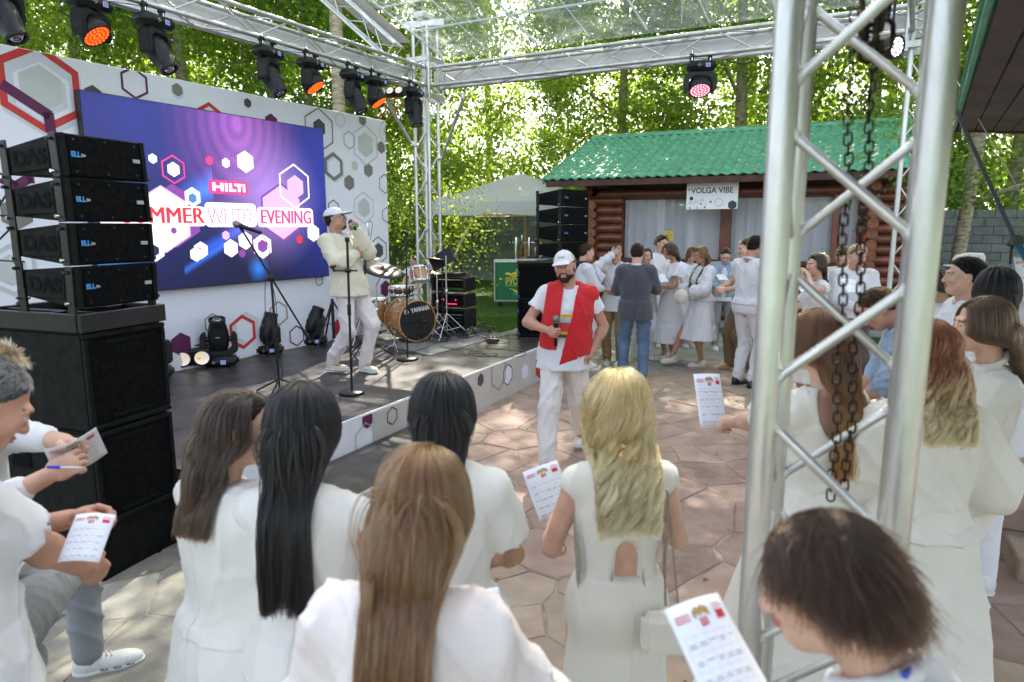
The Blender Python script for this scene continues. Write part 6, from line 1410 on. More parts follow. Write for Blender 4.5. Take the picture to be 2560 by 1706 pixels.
# --- hair strands
def hair_ok(D_, front=.62):    # D_: unit directions from the skull centre in head space
    x, y, z = D_.T; return (z > .10 + .78 * np.maximum(y, 0) ** 1.0 * 1.0 - .55 * np.maximum(-y, 0) - .1) & ~((y > .45) & (z < .56)) & ~((np.abs(x) > .75) & (z < .0) & (y > -.2))
def grow(name, person, Hm, n, kind, mats, length=.4, gather=.5, zj=.012, zend=None, part=0., colliders=(), wave=(0, 0), clump=.3, rad=.0008, m=20, seed=1, layer=.014, side=None, okf=None, lift=0, flow=None, tipw=.35):
    rn = np.random.RandomState(seed); Hn = np.array(Hm); Rm, T = Hn[:3, :3], Hn[:3, 3]; sc = np.linalg.norm(Rm[:, 0])
    D_ = rn.normal(0, 1, (n * 6, 3)); D_ /= np.linalg.norm(D_, axis=1)[:, None]; D_ = D_[(okf or hair_ok)(D_)][:n]; n = len(D_)
    c0 = np.array([0, -.016, .028]); rr = np.array([.0735, .0945, .0875]); P = c0 + D_ * rr
    nrm = D_ / rr; nrm /= np.linalg.norm(nrm, axis=1)[:, None]
    lay = rn.uniform(0.002, layer, n)
    if kind == 'short':
        fl = np.array(flow or (0, -.4, -.9)) + rn.normal(0, .25, (n, 3)); fl = fl + np.array([1, 0, 0]) * np.sign(P[:, :1]) * .3
        L_ = length * rn.uniform(.6, 1.1, n); d = nrm * (.75 if not lift else lift) + fl * .45; d /= np.linalg.norm(d, axis=1)[:, None]; pts = [P]
        for i in range(1, m):
            P = P + d * (L_ / (m - 1))[:, None]; q = (P - c0) / (rr + .002 + lay[:, None] * .5); l_ = np.linalg.norm(q, axis=1); ins = l_ < 1; P[ins] = (c0 + q / np.maximum(l_, .2)[:, None] * (rr + .002 + lay[:, None] * .5))[ins]; d = d * .8 + fl * .2; d /= np.linalg.norm(d, axis=1)[:, None]; pts.append(P)
        Pt = np.stack(pts, 1) @ Rm.T + T
    else:
        pj = P[:, 0] - part + rn.normal(0, .004, n); fl = np.stack([np.tanh(pj / .012) * .8, -.55 - .5 * (P[:, 1] < 0), -.35 * np.ones(n)], 1)
        if kind == 'back': fl = np.stack([-.5 * P[:, 0] / .07, -1. * np.ones(n), -.35 * np.ones(n)], 1)
        d = fl - nrm * np.sum(fl * nrm, 1)[:, None]; d /= np.linalg.norm(d, axis=1)[:, None]; d += nrm * .05
        P = (P @ Rm.T) + T; d = d @ (Rm.T / sc); Ln = np.full(n, length); ds = length / (m - 1) if m else .02; g = np.array([0, 0, -1.]); pts = [P]
        cc = c0 @ Rm.T + T; Ri = Rm / sc
        for i in range(1, m):
            d = d * .62 + g * .38 + (np.array(side) * .05 if side is not None else 0); d /= np.linalg.norm(d, axis=1)[:, None]
            lowm = (P[:, 2] < cc[2] - .05 * sc)[:, None]; ex = (P[:, 0] - cc[0]) / .085
            d = d + lowm * np.stack([-gather * np.sign(ex) * np.clip(np.abs(ex) - .75, 0, 1.2), -.5 * gather * (P[:, 1] > cc[1] - .075), np.zeros(n)], 1)
            d /= np.linalg.norm(d, axis=1)[:, None]; N_ = P + d * ds
            le = (lay * min(1, i / 6))[:, None]; q = ((N_ - cc) @ Ri) / ((rr * sc) + .006 + le); l_ = np.linalg.norm(q, axis=1); ins = l_ < 1
            N_[ins] = ((q / l_[:, None] * (rr * sc + .006 + le)) @ Ri.T + cc)[ins]
            if gather > 0:
                lm = lowm[:, 0]; xo = N_[:, 0] - cc[0]; N_[:, 0] -= lm * np.sign(xo) * np.clip(np.abs(xo) - .085, 0, .2) * .22 * gather
                N_[:, 1] += lm * (np.minimum(N_[:, 1], -.062) - N_[:, 1]) * .16 * gather
            for (c, r) in colliders:
                c = np.array(c); r = np.array(r) + .006; q = (N_ - c) / r; ins = (q ** 2).sum(1) < 1; ys = c[1] - r[1] * np.sqrt(np.clip(1 - q[:, 0] ** 2 - q[:, 2] ** 2, 0, 1)) - lay * .8
                if gather > 0: N_[ins, 1] = np.minimum(N_[ins, 1], ys[ins])
                else: N_[ins] = (c + q / np.maximum(np.linalg.norm(q, axis=1), .15)[:, None] * (r + .004))[ins]
            d = (N_ - P); d /= (np.linalg.norm(d, axis=1)[:, None] + 1e-9); P = N_; pts.append(P)
        Pt = np.stack(pts, 1)
        if zend is not None:
            ze = zend + np.abs(rn.normal(0, zj, n)); below = Pt[:, :, 2] < ze[:, None]; first = np.where(below.any(1), below.argmax(1), m - 1).astype(float); first = np.maximum(first, 2)
            u = np.linspace(0, 1, m)[None] * first[:, None]; i0 = np.minimum(u.astype(int), m - 2); fr_ = (u - i0)[:, :, None]; ar = np.arange(n)[:, None]; Pt = Pt[ar, i0] * (1 - fr_) + Pt[ar, i0 + 1] * fr_
    t = np.linspace(0, 1, m)[None, :, None]
    ng = max(8, n // (22 if wave[0] < .008 else 55)); gi = rn.choice(n, ng, replace=False); dd = ((Pt[:, None, 0] - Pt[gi][None, :, 0]) ** 2).sum(2); near = dd.argmin(1); Gd = Pt[gi][near]
    tm = np.minimum(1, t * 1.6); Pt = Pt + (Gd - Pt) * (clump * tm)
    if wave[0]:
        ph = rn.uniform(0, 6.28, ng)[near][:, None] + rn.normal(0, .16, n)[:, None]; f2 = wave[1] * (1 + .25 * rn.normal(0, 1, ng)[near][:, None]); s_ = t[:, :, 0] * length
        a = wave[0] * np.minimum(1, t[:, :, 0] * 2.2); o1 = np.sin(f2 * s_ + ph) * a; o2 = np.cos(f2 * s_ + ph) * a * .7
        Pt[:, :, 0] += o1; Pt[:, :, 1] += o2
    Pt = Pt + rn.normal(0, 1, (n, 1, 3)) * .003 * t
    hc = bpy.data.hair_curves.new(name); hc.add_curves([m] * n); hc.position_data.foreach_set('vector', Pt.astype(np.float32).ravel())
    ra = np.tile((rad * (1 - (1 - tipw) * np.linspace(0, 1, m) ** 2)), n).astype(np.float32)
    at = hc.attributes.get('radius') or hc.attributes.new('radius', 'FLOAT', 'POINT'); at.data.foreach_set('value', ra)
    hc.materials.append(mats[0]); o = bpy.data.objects.new(name, hc); COL.objects.link(o); o.parent = person; return o
ZF = [(0, 0, 0)]
def person(label, x, y, h=1.75, sex='m', yaw=0, z=0, lean=0, side=0, head=(0, 0, 0), hands=None, poles=None, hk=('relax', 'relax'), palm=(None, None), feet=((-.1, .0), (.1, .0)), skin='fair', hair=None, clothes=(), shoes=None, fat=1.0, near=False, smile=False, group='guests in white', pel=(0, 0, 0), sit=False, liftR=0, kneefwd=1, shoew_=1):
    s = h / 1.75; f = sex == 'f'; P = root('person', label, 'person', (x, y, z), group, rot=R(yaw)); P.scale = (s, s, s)
    hb = .011 if near else .013; hr = .0034 if near else .0048; hh = .0034 if near else .0055
    T = Matrix.Translation((pel[0], pel[1], .95 + pel[2])) @ Matrix.Rotation(R(-lean), 4, 'X') @ Matrix.Rotation(R(side), 4, 'Y') @ Matrix.Translation((0, 0, -.95)); T3 = np.array(T.to_3x3())
    tp = lambda v: T @ Vector(v)
    shx, shz = (.145, 1.37) if f else (.168, 1.40)
    sh = [tp((-shx, -.012, shz)), tp((shx, -.012, shz))]; nb = tp((0, -.025, 1.455))
    hands = hands or ((-.27, .06, .80), (.27, .06, .80)); poles = poles or ((-.6, -.6, -.6), (.6, -.6, -.6))
    arms = []
    for i in range(2):
        sg = (-1, 1)[i]; e, w = ik(sh[i], hands[i], .285, .25, poles[i]); arms.append((sh[i], e, w))
    hips = [Vector((sg * .088 + pel[0], pel[1], .92 + pel[2])) for sg in (-1, 1)]; legs = []
    for i in range(2):
        fz_ = (liftR if i else 0); tg = Vector((feet[i][0], feet[i][1], .10 + (feet[i][2] if len(feet[i]) > 2 else 0))); kn, an = ik(hips[i], tg, .43, .42, ((-1, 1)[i] * .12, kneefwd, 0)); legs.append((hips[i], kn, an))
    Hm = Matrix.Translation(nb) @ Matrix.Rotation(R(-lean * .6), 4, 'X') @ Matrix.Rotation(R(head[0]), 4, 'Z') @ Matrix.Rotation(R(-head[1]), 4, 'X') @ Matrix.Rotation(R(head[2]), 4, 'Y') @ Matrix.Translation((0, .045, .165))
    if f: Hm = Hm @ Matrix.Diagonal((.95, .95, .95, 1))
    fx = fat
    def torso(S_, off, lo=None):
        q = lambda c, r, k=.06: S_.ell(tp(c), (np.array(r) * np.array([fx, fx, 1]) + off), T3, k=k)
        if f: q((0, -.012, .93), (.160, .118, .13)); q((0, 0, 1.09), (.122, .088, .15)); q((0, 0, 1.25), (.140, .095, .15)); q((0, -.02, 1.35), (.125, .066, .085)); q((-.062, .07, 1.245), (.056, .050, .055), .04); q((.062, .07, 1.245), (.056, .050, .055), .04)
        else: q((0, -.005, .93), (.158, .112, .13)); q((0, .008, 1.09), (.146, .110, .16)); q((0, 0, 1.26), (.158, .110, .17)); q((0, -.02, 1.36), (.132, .070, .08))
        S_.cap(sh[0], tp((-.02, -.03, shz + .045)), (.044 if f else .050) + off * .8, (.030 if f else .036) + off * .7, k=.04); S_.cap(sh[1], tp((.02, -.03, shz + .045)), (.044 if f else .050) + off * .8, (.030 if f else .036) + off * .7, k=.04)
    b = Sdf(.03); torso(b, -.010); cov = any(c[0] == 'trousers' for c in clothes); ar = (.041, .033, .024) if f else (.050, .041, .029); lr_ = (.078, .052, .034) if f else (.082, .056, .038)
    for a, e, w in arms: b.cap(a, e, ar[0] * (.5 + .5 * fat), ar[1], k=.03); b.cap(e, w, ar[1] * 1.02, ar[2], k=.012); b.ell(e.lerp(w, .25), (ar[1] * 1.06,) * 3, k=.03)
    lq = .84 if cov else 1.0
    for a, e, w in legs: b.cap(a, e, lr_[0] * lq, lr_[1] * lq, k=.04); b.cap(e, w, lr_[1] * lq, lr_[2], k=.02); b.ell(e.lerp(w, .3) + Vector((0, -.014 * (lq == 1), 0)), (.055 * lq, .055 * lq, .09), k=.04); b.cap(w, w + Vector((0, .10, -.05)), .034, .022)
    b.cap(nb + (nb - tp((0, -.02, 1.35))) * .0, Hm @ Vector((0, -.035, -.08)), (.050 if f else .060), (.046 if f else .055), k=.04)
    V, Q = b.mesh(hb); parts = [(V, Q, np.zeros(len(Q), dtype=np.int32))]
    hv, hq, hm_ = headmesh(sex, hr, smile); parts.append((xf(hv, Hm), hq, hm_))
    HW = []
    for i in range(2):
        hv, hq = handmesh(hk[i], hh); a, e, w = arms[i]; d = (w - e).normalized(); pn = Vector(palm[i]) if palm[i] else Vector(((1, -1)[i] * .8, .1, -.5 if d.z > -.5 else 0)); zax = -(pn - d * pn.dot(d)).normalized(); yax = d; xax = yax.cross(zax)
        if i == 1: hv = hv * np.array([-1, 1, 1]); hq = hq[:, ::-1]
        # right hand (i==1, +x side): thumb on the inner side
        M = Matrix((xax, yax, zax)).transposed().to_4x4(); M.translation = w; sc_ = .9 if f else 1.0; M = M @ Matrix.Diagonal((sc_, sc_, sc_, 1)); parts.append((xf(hv, M), hq, np.zeros(len(hq), dtype=np.int32))); HW.append(M)
    V, Q, mi = catmesh(parts); hc_ = HC[hair[1]] if hair else HC['brown']
    mraw('body', V, Q, [SK[skin], lipm, eyew, irism, browm(hair[1] if hair else 'brown'), teethm], P, mi)
    # clothes
    for ci, c in enumerate(clothes):
        kd, mat_, o = c[0], FB[c[1]] if isinstance(c[1], str) else c[1], (c[2] if len(c) > 2 else {})
        S_ = Sdf(.03); off = o.get('off', .010); res = o.get('res', .010 if near else .0125); amp = o.get('amp', .0035); fr_ = o.get('freq', 24); dn = o.get('dir', (1, 1, .4))
        if kd in ('shirt', 'dress_top'):
            torso(S_, off); sl_ = o.get('sleeve', 'long'); puff = o.get('puff', 0)
            for i, (a, e, w) in enumerate(arms):
                if sl_ == 'none': continue
                so_ = off + .002
                if sl_ == 'short': S_.cap(a, a.lerp(e, o.get('sl', .62)), ar[0] + so_ - .002, ar[0] + so_ + .004 + puff, k=.03); d_ = (e - a).normalized(); S_.cap(a.lerp(e, o.get('sl', .62)) + d_ * .045, a.lerp(e, o.get('sl', .62)) + d_ * .1, .09 + puff, .09 + puff, k=.004, sub=True)
                else:
                    S_.cap(a, e, ar[0] + so_, ar[1] + so_ + .004 + puff, k=.04); S_.cap(e, e.lerp(w, o.get('sl', .93)), ar[1] + so_ + puff, ar[2] + so_ + puff * .8, k=.02)
                    if puff: S_.ell(e.lerp(w, .5) + Vector((0, 0, -puff * .4)), (.05 + puff, .05 + puff, .06 + puff), k=.06)
                e_ = a.lerp(e, o.get('sl', .62)) + (e - a).normalized() * .005 if sl_ == 'short' else None
            hemz = o.get('hem', .86); S_.skirt((pel[0], pel[1] - .004, 1.02 + pel[2]), (pel[0], pel[1], hemz + pel[2]), .150 * fat * (.96 if f else 1) + off, .165 * fat + off + .012 + o.get('flare', .014), ax=(1, .80), folds=5, amp=.02, ph=ci + seed_of(label), k=.04) if hemz < 1.0 else None
            S_.half((0, 0, hemz + pel[2]), (0, 0, -1))
            S_.cap(tp((0, -.02, 1.44)), tp((0, .02, 1.62)), .055 if f else .064, .075, k=.008, sub=True)
            for (cc, rr_) in o.get('cut', ()): S_.ell(tp(cc), rr_, T3, k=.006, sub=True)
            if o.get('collar'):
                for k in range(12):
                    a1, a2 = 2 * PI * k / 12 + PI / 2 + .12, 2 * PI * (k + 1) / 12 + PI / 2 - .0
                    if k in (0,): a1 += .2
                    if k == 11: a2 -= .3
                    cr_ = .064 if f else .074; S_.cap(tp((cr_ * math.cos(a1), -.018 + cr_ * .95 * math.sin(a1), 1.462 - .028 * math.sin(a1))), tp((cr_ * math.cos(a2), -.018 + cr_ * .95 * math.sin(a2), 1.462 - .028 * math.sin(a2))), .013, k=.008)
        elif kd == 'trousers':
            w_ = o.get('w', 1.0); S_.ell(tp((0, -.008, .94)), (.162 * fat + off, .118 * fat + off, .11), T3, k=.05); S_.skirt((pel[0], pel[1], 1.04 + pel[2]), (pel[0], pel[1], .88 + pel[2]), .142 * fat + off, .16 * fat + off, ax=(1, .74), k=.04)
            for a, e, w in legs:
                S_.cap(a, e, lr_[0] + off, (lr_[1] + off) * (.5 + .5 * w_) + .004, k=.045); S_.cap(e, e.lerp(w, o.get('len', 1.0)), (lr_[1] + off) * (.5 + .5 * w_) + .003, (lr_[2] + .018) * w_, k=.03)
            S_.half((0, 0, o.get('waist', 1.03) + pel[2]), (0, 0, 1)); S_.half((0, 0, .045), (0, 0, -1)) if not sit else None
        elif kd == 'skirt':
            S_ = Sdf(.03); z0, z1 = o.get('z', (1.05, .35)); r0, r1 = o.get('r', (.14, .3)); S_.skirt((pel[0], pel[1] - .005, z0), (pel[0] + o.get('dx', 0), pel[1] + o.get('dy', 0), z1), r0, r1, ax=o.get('ax', (1, .8)), folds=o.get('n', 9), amp=o.get('a', .05), ph=ci * 2 + seed_of(label))
            S_.ell(tp((0, -.012, .93)), ((.160 if f else .158) * fat + .012, .118 * fat + .012, .13), T3, k=.05); S_.half((0, 0, z0), (0, 0, 1))
            if o.get('tier'): zt = o['tier']; S_.skirt((pel[0] + o.get('dx', 0) * .8, pel[1], zt), (pel[0] + o.get('dx', 0), pel[1] + o.get('dy', 0), z1), r1 * .86 if not o.get('rt') else o['rt'], r1 * 1.06, ax=o.get('ax', (1, .8)), folds=21, amp=.03, ph=1)
            amp = o.get('amp', .002)
        elif kd == 'belt':
            S_ = Sdf(.01); S_.skirt((pel[0], pel[1] - .004, 1.03 + pel[2]), (pel[0], pel[1] - .004, .985 + pel[2]), .142 * fat + .02, .147 * fat + .022, ax=(1, .76), k=.01); amp = 0
        elif kd == 'panel':
            torso(S_, off); S_.skirt((pel[0], pel[1] - .004, 1.08 + pel[2]), (pel[0], pel[1], .80 + pel[2]), .146 * fat + off, .165 * fat + off + .012, ax=(1, .76), folds=4, amp=.03, ph=ci, k=.05)
            if o.get('arm') is not None: a_, e2, w2 = arms[o['arm']]; S_.cap(a_, a_.lerp(e2, .45), ar[0] + off + .004, ar[0] + off + .006, k=.04)
            S_.cap(tp((0, -.02, 1.44)), tp((0, .02, 1.62)), .062, .075, k=.008, sub=True)
            for (pt, nn) in o['planes']: S_.half(pt, nn)
        elif kd == 'drape':
            S_ = Sdf(.02)
            for (a, b_, r1, r2) in o['caps']: S_.cap(tp(a), tp(b_), r1, r2, k=o.get('k', .035))
        if kd == 'skirt' and 'cutz' in o: S_.half((0, 0, o['cutz']), (0, 0, 1))
        V, Q = S_.mesh(res)
        if amp: V = folds(V, Q, amp, seed_of(label) + ci, fr_, dn)
        for sp_ in o.get('seams', ()):
            ax_, v0, lo_, hi_ = sp_; m_ = (np.abs(V[:, 0 if ax_ == 'c' else 2] - v0) < res) & (V[:, 1] < pel[1]); q = V[m_]; kx = 2 if ax_ == 'c' else 0; q = q[(q[:, kx] > lo_) & (q[:, kx] < hi_)]; pts = []
            for b_ in np.arange(lo_, hi_, .02):
                w_ = q[(q[:, kx] >= b_) & (q[:, kx] < b_ + .02)]
                if len(w_): w_ = w_[w_[:, 1].argmin()]; pts.append((v0 if ax_ == 'c' else w_[0], w_[1] - .0005, v0 if ax_ != 'c' else w_[2]))
            if len(pts) > 3: v_, f_ = tubegeo(smoothpath(pts, 2), .0016, 5); mk('seam', v_, f_, FB[o['seamc']] if 'seamc' in o else mat_, P, True, world=False)
        mraw(o.get('name', {'dress_top': 'bodice'}.get(kd, kd)), V, Q, mat_, P)
    if shoes:
        um, sm2 = shoes; SM = shoemesh()
        for i, (a, e, w) in enumerate(legs):
            d = (w - e); M = Matrix.Translation((w.x, w.y, w.z - .10)) @ Matrix.Rotation(R((-1, 1)[i] * -9 * -1), 4, 'Z') if not (len(feet[i]) > 3) else Matrix.Translation(w) @ Matrix.Rotation(R(feet[i][3]), 4, 'X') @ Matrix.Rotation(R(feet[i][4] if len(feet[i]) > 4 else 0), 4, 'Z') @ Matrix.Translation((0, 0, -.10))
            mraw('shoe', xf(SM['u'][0], M), SM['u'][1], um, P); mraw('shoe_sole', xf(SM['s'][0], M), SM['s'][1], sm2, P); mraw('shoe_laces', xf(SM['l'][0], M), SM['l'][1], sm2, P) if um is not shoen else None
    # hair
    if hair:
        kind, col, o = hair[0], hair[1], (hair[2] if len(hair) > 2 else {}); sd = seed_of(label)
        co_ = max([c[2].get('off', .01) + c[2].get('puff', 0) * .3 for c in clothes if c[0] in ('shirt', 'dress_top') and len(c) > 2] + [.01]) + .006
        colls = [(tp((0, -.02, 1.36)), (.155 if f else .18, .085, .10)), (tp((0, 0, 1.24)), (.155 if f else .185, .11, .17)), (sh[0], (.06, .058, .05)), (sh[1], (.06, .058, .05)), (Hm @ Vector((0, -.036, -.12)), (.052, .052, .09)), (tp((0, -.01, 1.0)), (.165, .125, .2))]; colls = [(c_, tuple(q + co_ for q in r_)) for c_, r_ in colls]
        S_ = Sdf(.02); S_.ell((0, -.018, .032), (.078, .098, .091)); off_ = o.get('cap', 0)
        if kind != 'short': S_.ell((0, -.045, -.02), (.074 + off_, .066 + off_, .09), k=.03)
        else: S_.ell((0, -.040, -.005), (.070, .066, .075), k=.02)
        S_.half((0, .0, o.get('hl', .010)), (0, .72, -.69))
        if kind != 'long': S_.half((0, 0, o.get('nape', -.078)), (0, 0, -1))
        for sg in (-1, 1): S_.ell((sg * .085, .012, -.025), (.03, .045, .05), k=.01, sub=True)
        V, Q = S_.mesh(.0055 if near else .0075); rn = np.random.RandomState(sd); V = V + vnormals(V, Q) * (rn.normal(0, .0012, len(V)))[:, None]
        mraw('hair_cap', xf(V, Hm), Q, HC[col][1], P)
        n = o.get('n', (5200 if near else 900) if kind != 'short' else (4200 if near else 1400)); rad = o.get('rad', .00085 if near else .0018)
        if kind == 'short': grow('hair', P, Hm, n, 'short', HC[col], o.get('len', .035), clump=.35, rad=rad * .8, m=6, seed=sd, layer=o.get('layer', .012), flow=o.get('flow'), lift=o.get('lift', 0))
        else:
            L_ = o.get('len', .5); gk = 'back' if kind == 'up' else 'long'
            grow('hair', P, Hm, n, gk, HC[col], L_, zend=o.get('zend'), part=o.get('part', 0), colliders=colls, wave=o.get('wave', (.002, 14)), clump=o.get('clump', .35), rad=rad, m=int(L_ / .022) + 6, seed=sd, layer=o.get('layer', .016), side=o.get('side'), okf=o.get('okf'), gather=o.get('gather', .7), zj=o.get('zj', .014))
    P['_h'] = 1; del P['_h']
    PW = P.matrix_basis.copy()
    return dict(o=P, M=PW, H=PW @ Hm, hands=[PW @ m_ for m_ in HW], arms=[[PW @ q for q in a] for a in arms], tp=lambda v: PW @ tp(v), s=s, legs=[[PW @ q for q in a] for a in legs])
def seed_of(s): return sum((i + 1) * ord(c) for i, c in enumerate(s)) % 9973
redb = pm('red_print_on_paper', (.62, .03, .06), .6); inkm = pm('ink_lines', (.42, .44, .50), .7); inkd = pm('dark_print_ink', (.10, .09, .10), .7); gold = pm('gold_print', (.45, .30, .10), .6); bluep = pm('blue_pen', (.02, .06, .55), .3); clearp = pm('clear_pen_body', (.6, .62, .66), .2)
papm = pm('glossy_sheet', (.78, .80, .86), .45, var=.01)
def paper(label, c, xd, yd, w=.21, h=.297, layers=1, style='bingo', group='printed quiz sheets', bend=.012):
    M = frameM(c, xd, yd); t = root('paper_sheet', label, 'paper sheet', M.translation, group)
    for l_ in range(layers):
        n = 8; v = []; f = []
        off = Matrix.Translation((.006 * l_, -.01 * l_, -.003 * l_)) @ Matrix.Rotation(.05 * l_, 4, 'Z')
        zf = lambda x, y: bend * math.cos(x / w * PI) - bend * .4 * (y / h) ** 2
        for j in range(n + 1):
            for i in range(n + 1): x, y = (i / n - .5) * w, (j / n - .5) * h; v.append((x, y, zf(x, y)))
        v += [(a, b, c_ - .0012) for a, b, c_ in v]; K = (n + 1) ** 2
        for j in range(n):
            for i in range(n): k = j * (n + 1) + i; f += [(k, k + 1, k + n + 2, k + n + 1), (K + k, K + k + n + 1, K + k + n + 2, K + k + 1)]
        for i in range(n): f += [(i, K + i, K + i + 1, i + 1), (n * (n + 1) + i, n * (n + 1) + i + 1, K + n * (n + 1) + i + 1, K + n * (n + 1) + i), (i * (n + 1), (i + 1) * (n + 1), K + (i + 1) * (n + 1), K + i * (n + 1)), (i * (n + 1) + n, K + i * (n + 1) + n, K + (i + 1) * (n + 1) + n, (i + 1) * (n + 1) + n)]
        mk('sheet', v, f, papm, None, True).matrix_basis = M @ off; adopt(COL.objects[-1], t)
    def pr(name, polys, m, z=.0006):
        V, F = [], []
        for p in polys:
            b = len(V); V += [(x, y, zf(x, y) + z) for x, y in p]; F.append(tuple(range(b, b + len(p))))
        o = mk(name, V, F, m); o.matrix_basis = M; adopt(o, t)
    rc = lambda x0, y0, x1, y1: [(x0 * w, y0 * h), (x1 * w, y0 * h), (x1 * w, y1 * h), (x0 * w, y1 * h)]
    if style == 'bingo':
        L_ = []
        for i in range(6): L_.append(rc(-.42 + .168 * i - .002, -.46, -.42 + .168 * i + .002, .22))
        for j in range(6):
            for i in range(5): L_.append(rc(-.42 + .168 * i, -.46 + .136 * j - .0012, -.42 + .168 * (i + 1), -.46 + .136 * j + .0012))
        pr('table_lines', L_, inkm); r_ = random.Random(seed_of(label)); wd_ = []
        for j in range(5):
            for i in range(5):
                for k in range(r_.choice((1, 2, 2))): a = r_.uniform(.04, .07); x = -.42 + .168 * (i + .5); y = -.46 + .136 * (j + .55) - .022 * k; wd_.append(rc(x - a, y - .005, x + a, y + .005))
        pr('table_words', wd_, inkm, .0007)
        pr('logo_frame', [rc(-.42, .34, -.2, .348), rc(-.42, .392, -.2, .40), rc(-.42, .34, -.41, .40), rc(-.21, .34, -.2, .40)] + [rc(-.40 + .035 * k, .355, -.385 + .035 * k, .385) for k in range(5)], redb, .0008)
        pr('crest', [[(w * (x0 - .02), h * y0), (w * (x0 + .03), h * (y0 - .02)), (w * (x0 + .03), h * (y0 + .05)), (w * (x0 - .01), h * (y0 + .06))] for x0, y0 in ((-.12, .36), (-.07, .38), (-.02, .37), (.03, .385), (.08, .375), (.12, .36))], gold, .0008)
        pr('crest_letters', [rc(-.06, .27, -.03, .34), rc(-.01, .27, .02, .34), rc(.04, .27, .07, .34), rc(-.06, .27, .02, .285)], redb, .0009); pr('red_block', [rc(.26, .30, .42, .37)], redb, .0008); pr('pink_lines', [rc(.26 + .03 * k, .38, .268 + .03 * k, .44) for k in range(6)], redb, .0008)
    else:
        r_ = random.Random(seed_of(label)); P_ = []
        for k in range(60): x, y = r_.uniform(-.42, .38), r_.uniform(-.42, .42); P_.append(rc(x, y, x + r_.uniform(.02, .07), y + r_.uniform(.008, .03)))
        pr('printed_pattern', P_, inkd)
    return t
def pen(label, a, b, group='ballpoint pens'):
    a, b = Vector(a), Vector(b); t = root('pen', label, 'pen', a, group); m_ = a.lerp(b, .38); rod('cap', a, m_, .0048, bluep, t, 10); rod('barrel', m_, b, .0038, clearp, t, 10); rod('tip', b, b + (b - a).normalized() * .012, .0018, gold, t, 8)
# ================================================================== THE PEOPLE IN THE PHOTOGRAPH
WS = (shoew, soleM); CS = (shoec, soleM)
def spot(px, py, Y, yaw=0, lean=0, hf=1.0):
    p = D(px, py, Y); s = p.z / 1.75; fw = .025 + .6 * math.sin(R(lean)); q = Matrix.Rotation(R(yaw), 3, 'Z') @ Vector((0, fw * s, 0))
    return p.x - q.x, p.y - q.y, p.z * (hf + (.008 if Y < 3 else 0))
def LW(x, y, yaw, h, w, z=0): return tuple((Matrix.Rotation(R(-yaw), 3, 'Z') @ (Vector(w) - Vector((x, y, z)))) * (1.75 / h))
def ZL(px, py, Y, h): return D(px, py, Y).z * 1.75 / h
HOLD = ((-.09, .33, 1.10), (.09, .33, 1.10)); HP = ((-.7, -.3, -1), (.7, -.3, -1)); FLATP = ((0, .3, 1), (0, .3, 1))
DROP = ((-.24, .10, .80), (.24, .10, .80))
def cap_on(p, brim=True, txt=False, mat_=None):
    P = p['o']; Hl = P.matrix_basis.inverted() @ p['H']; m_ = mat_ or FB['white']
    s_ = Sdf(.012); s_.ell((0, -.014, .040), (.083, .105, .090)); s_.half((0, -.01, .040), (0, -.12, -1)); V, Q = s_.mesh(.0045)
    s2 = Sdf(.01); s2.ell((0, .112, .048), (.072, .082, .0075), np.array(Euler((-.18, 0, 0)).to_matrix())); s2.ell((0, -.014, .045), (.08, .1, .1), k=.004, sub=True); V2, Q2 = s2.mesh(.0045)
    V2[:, 2] -= 3.2 * V2[:, 0] ** 2
    mraw('cap', xf(V, Hl), Q, m_, P); mraw('cap_brim', xf(V2, Hl), Q2, m_, P)
    lathe('cap_button', [(.008, 0), (.006, .005), (0, .006)], m_, P, 10, M=Hl @ Matrix.Translation((0, -.014, .129)), world=False)
    if txt: text('cap_lettering', 'BACK', .017, Hl @ frameM((0, .088, .082), (-1, 0, 0), (0, -.35, 1)) @ Matrix.Diagonal((-1, 1, 1, 1)), darkp, P, .0006, .0004, world=False, space=1.3)
def glasses_on(p, dark=False):
    P = p['o']; Hl = P.matrix_basis.inverted() @ p['H']
    for sx_ in (-1, 1):
        L_ = [Hl @ Vector((sx_ * .031 + .020 * math.cos(a * PI / 8), .1, .003 + .016 * math.sin(a * PI / 8))) for a in range(17)]; v, f = tubegeo(L_, .0016, 5); mk('glasses_rim', v, f, blkm, P, True, world=False)
        v, f = tubegeo([Hl @ Vector((sx_ * .051, .098, .006)), Hl @ Vector((sx_ * .078, .0, .008))], .0014, 5); mk('glasses_temple', v, f, blkm, P, True, world=False)
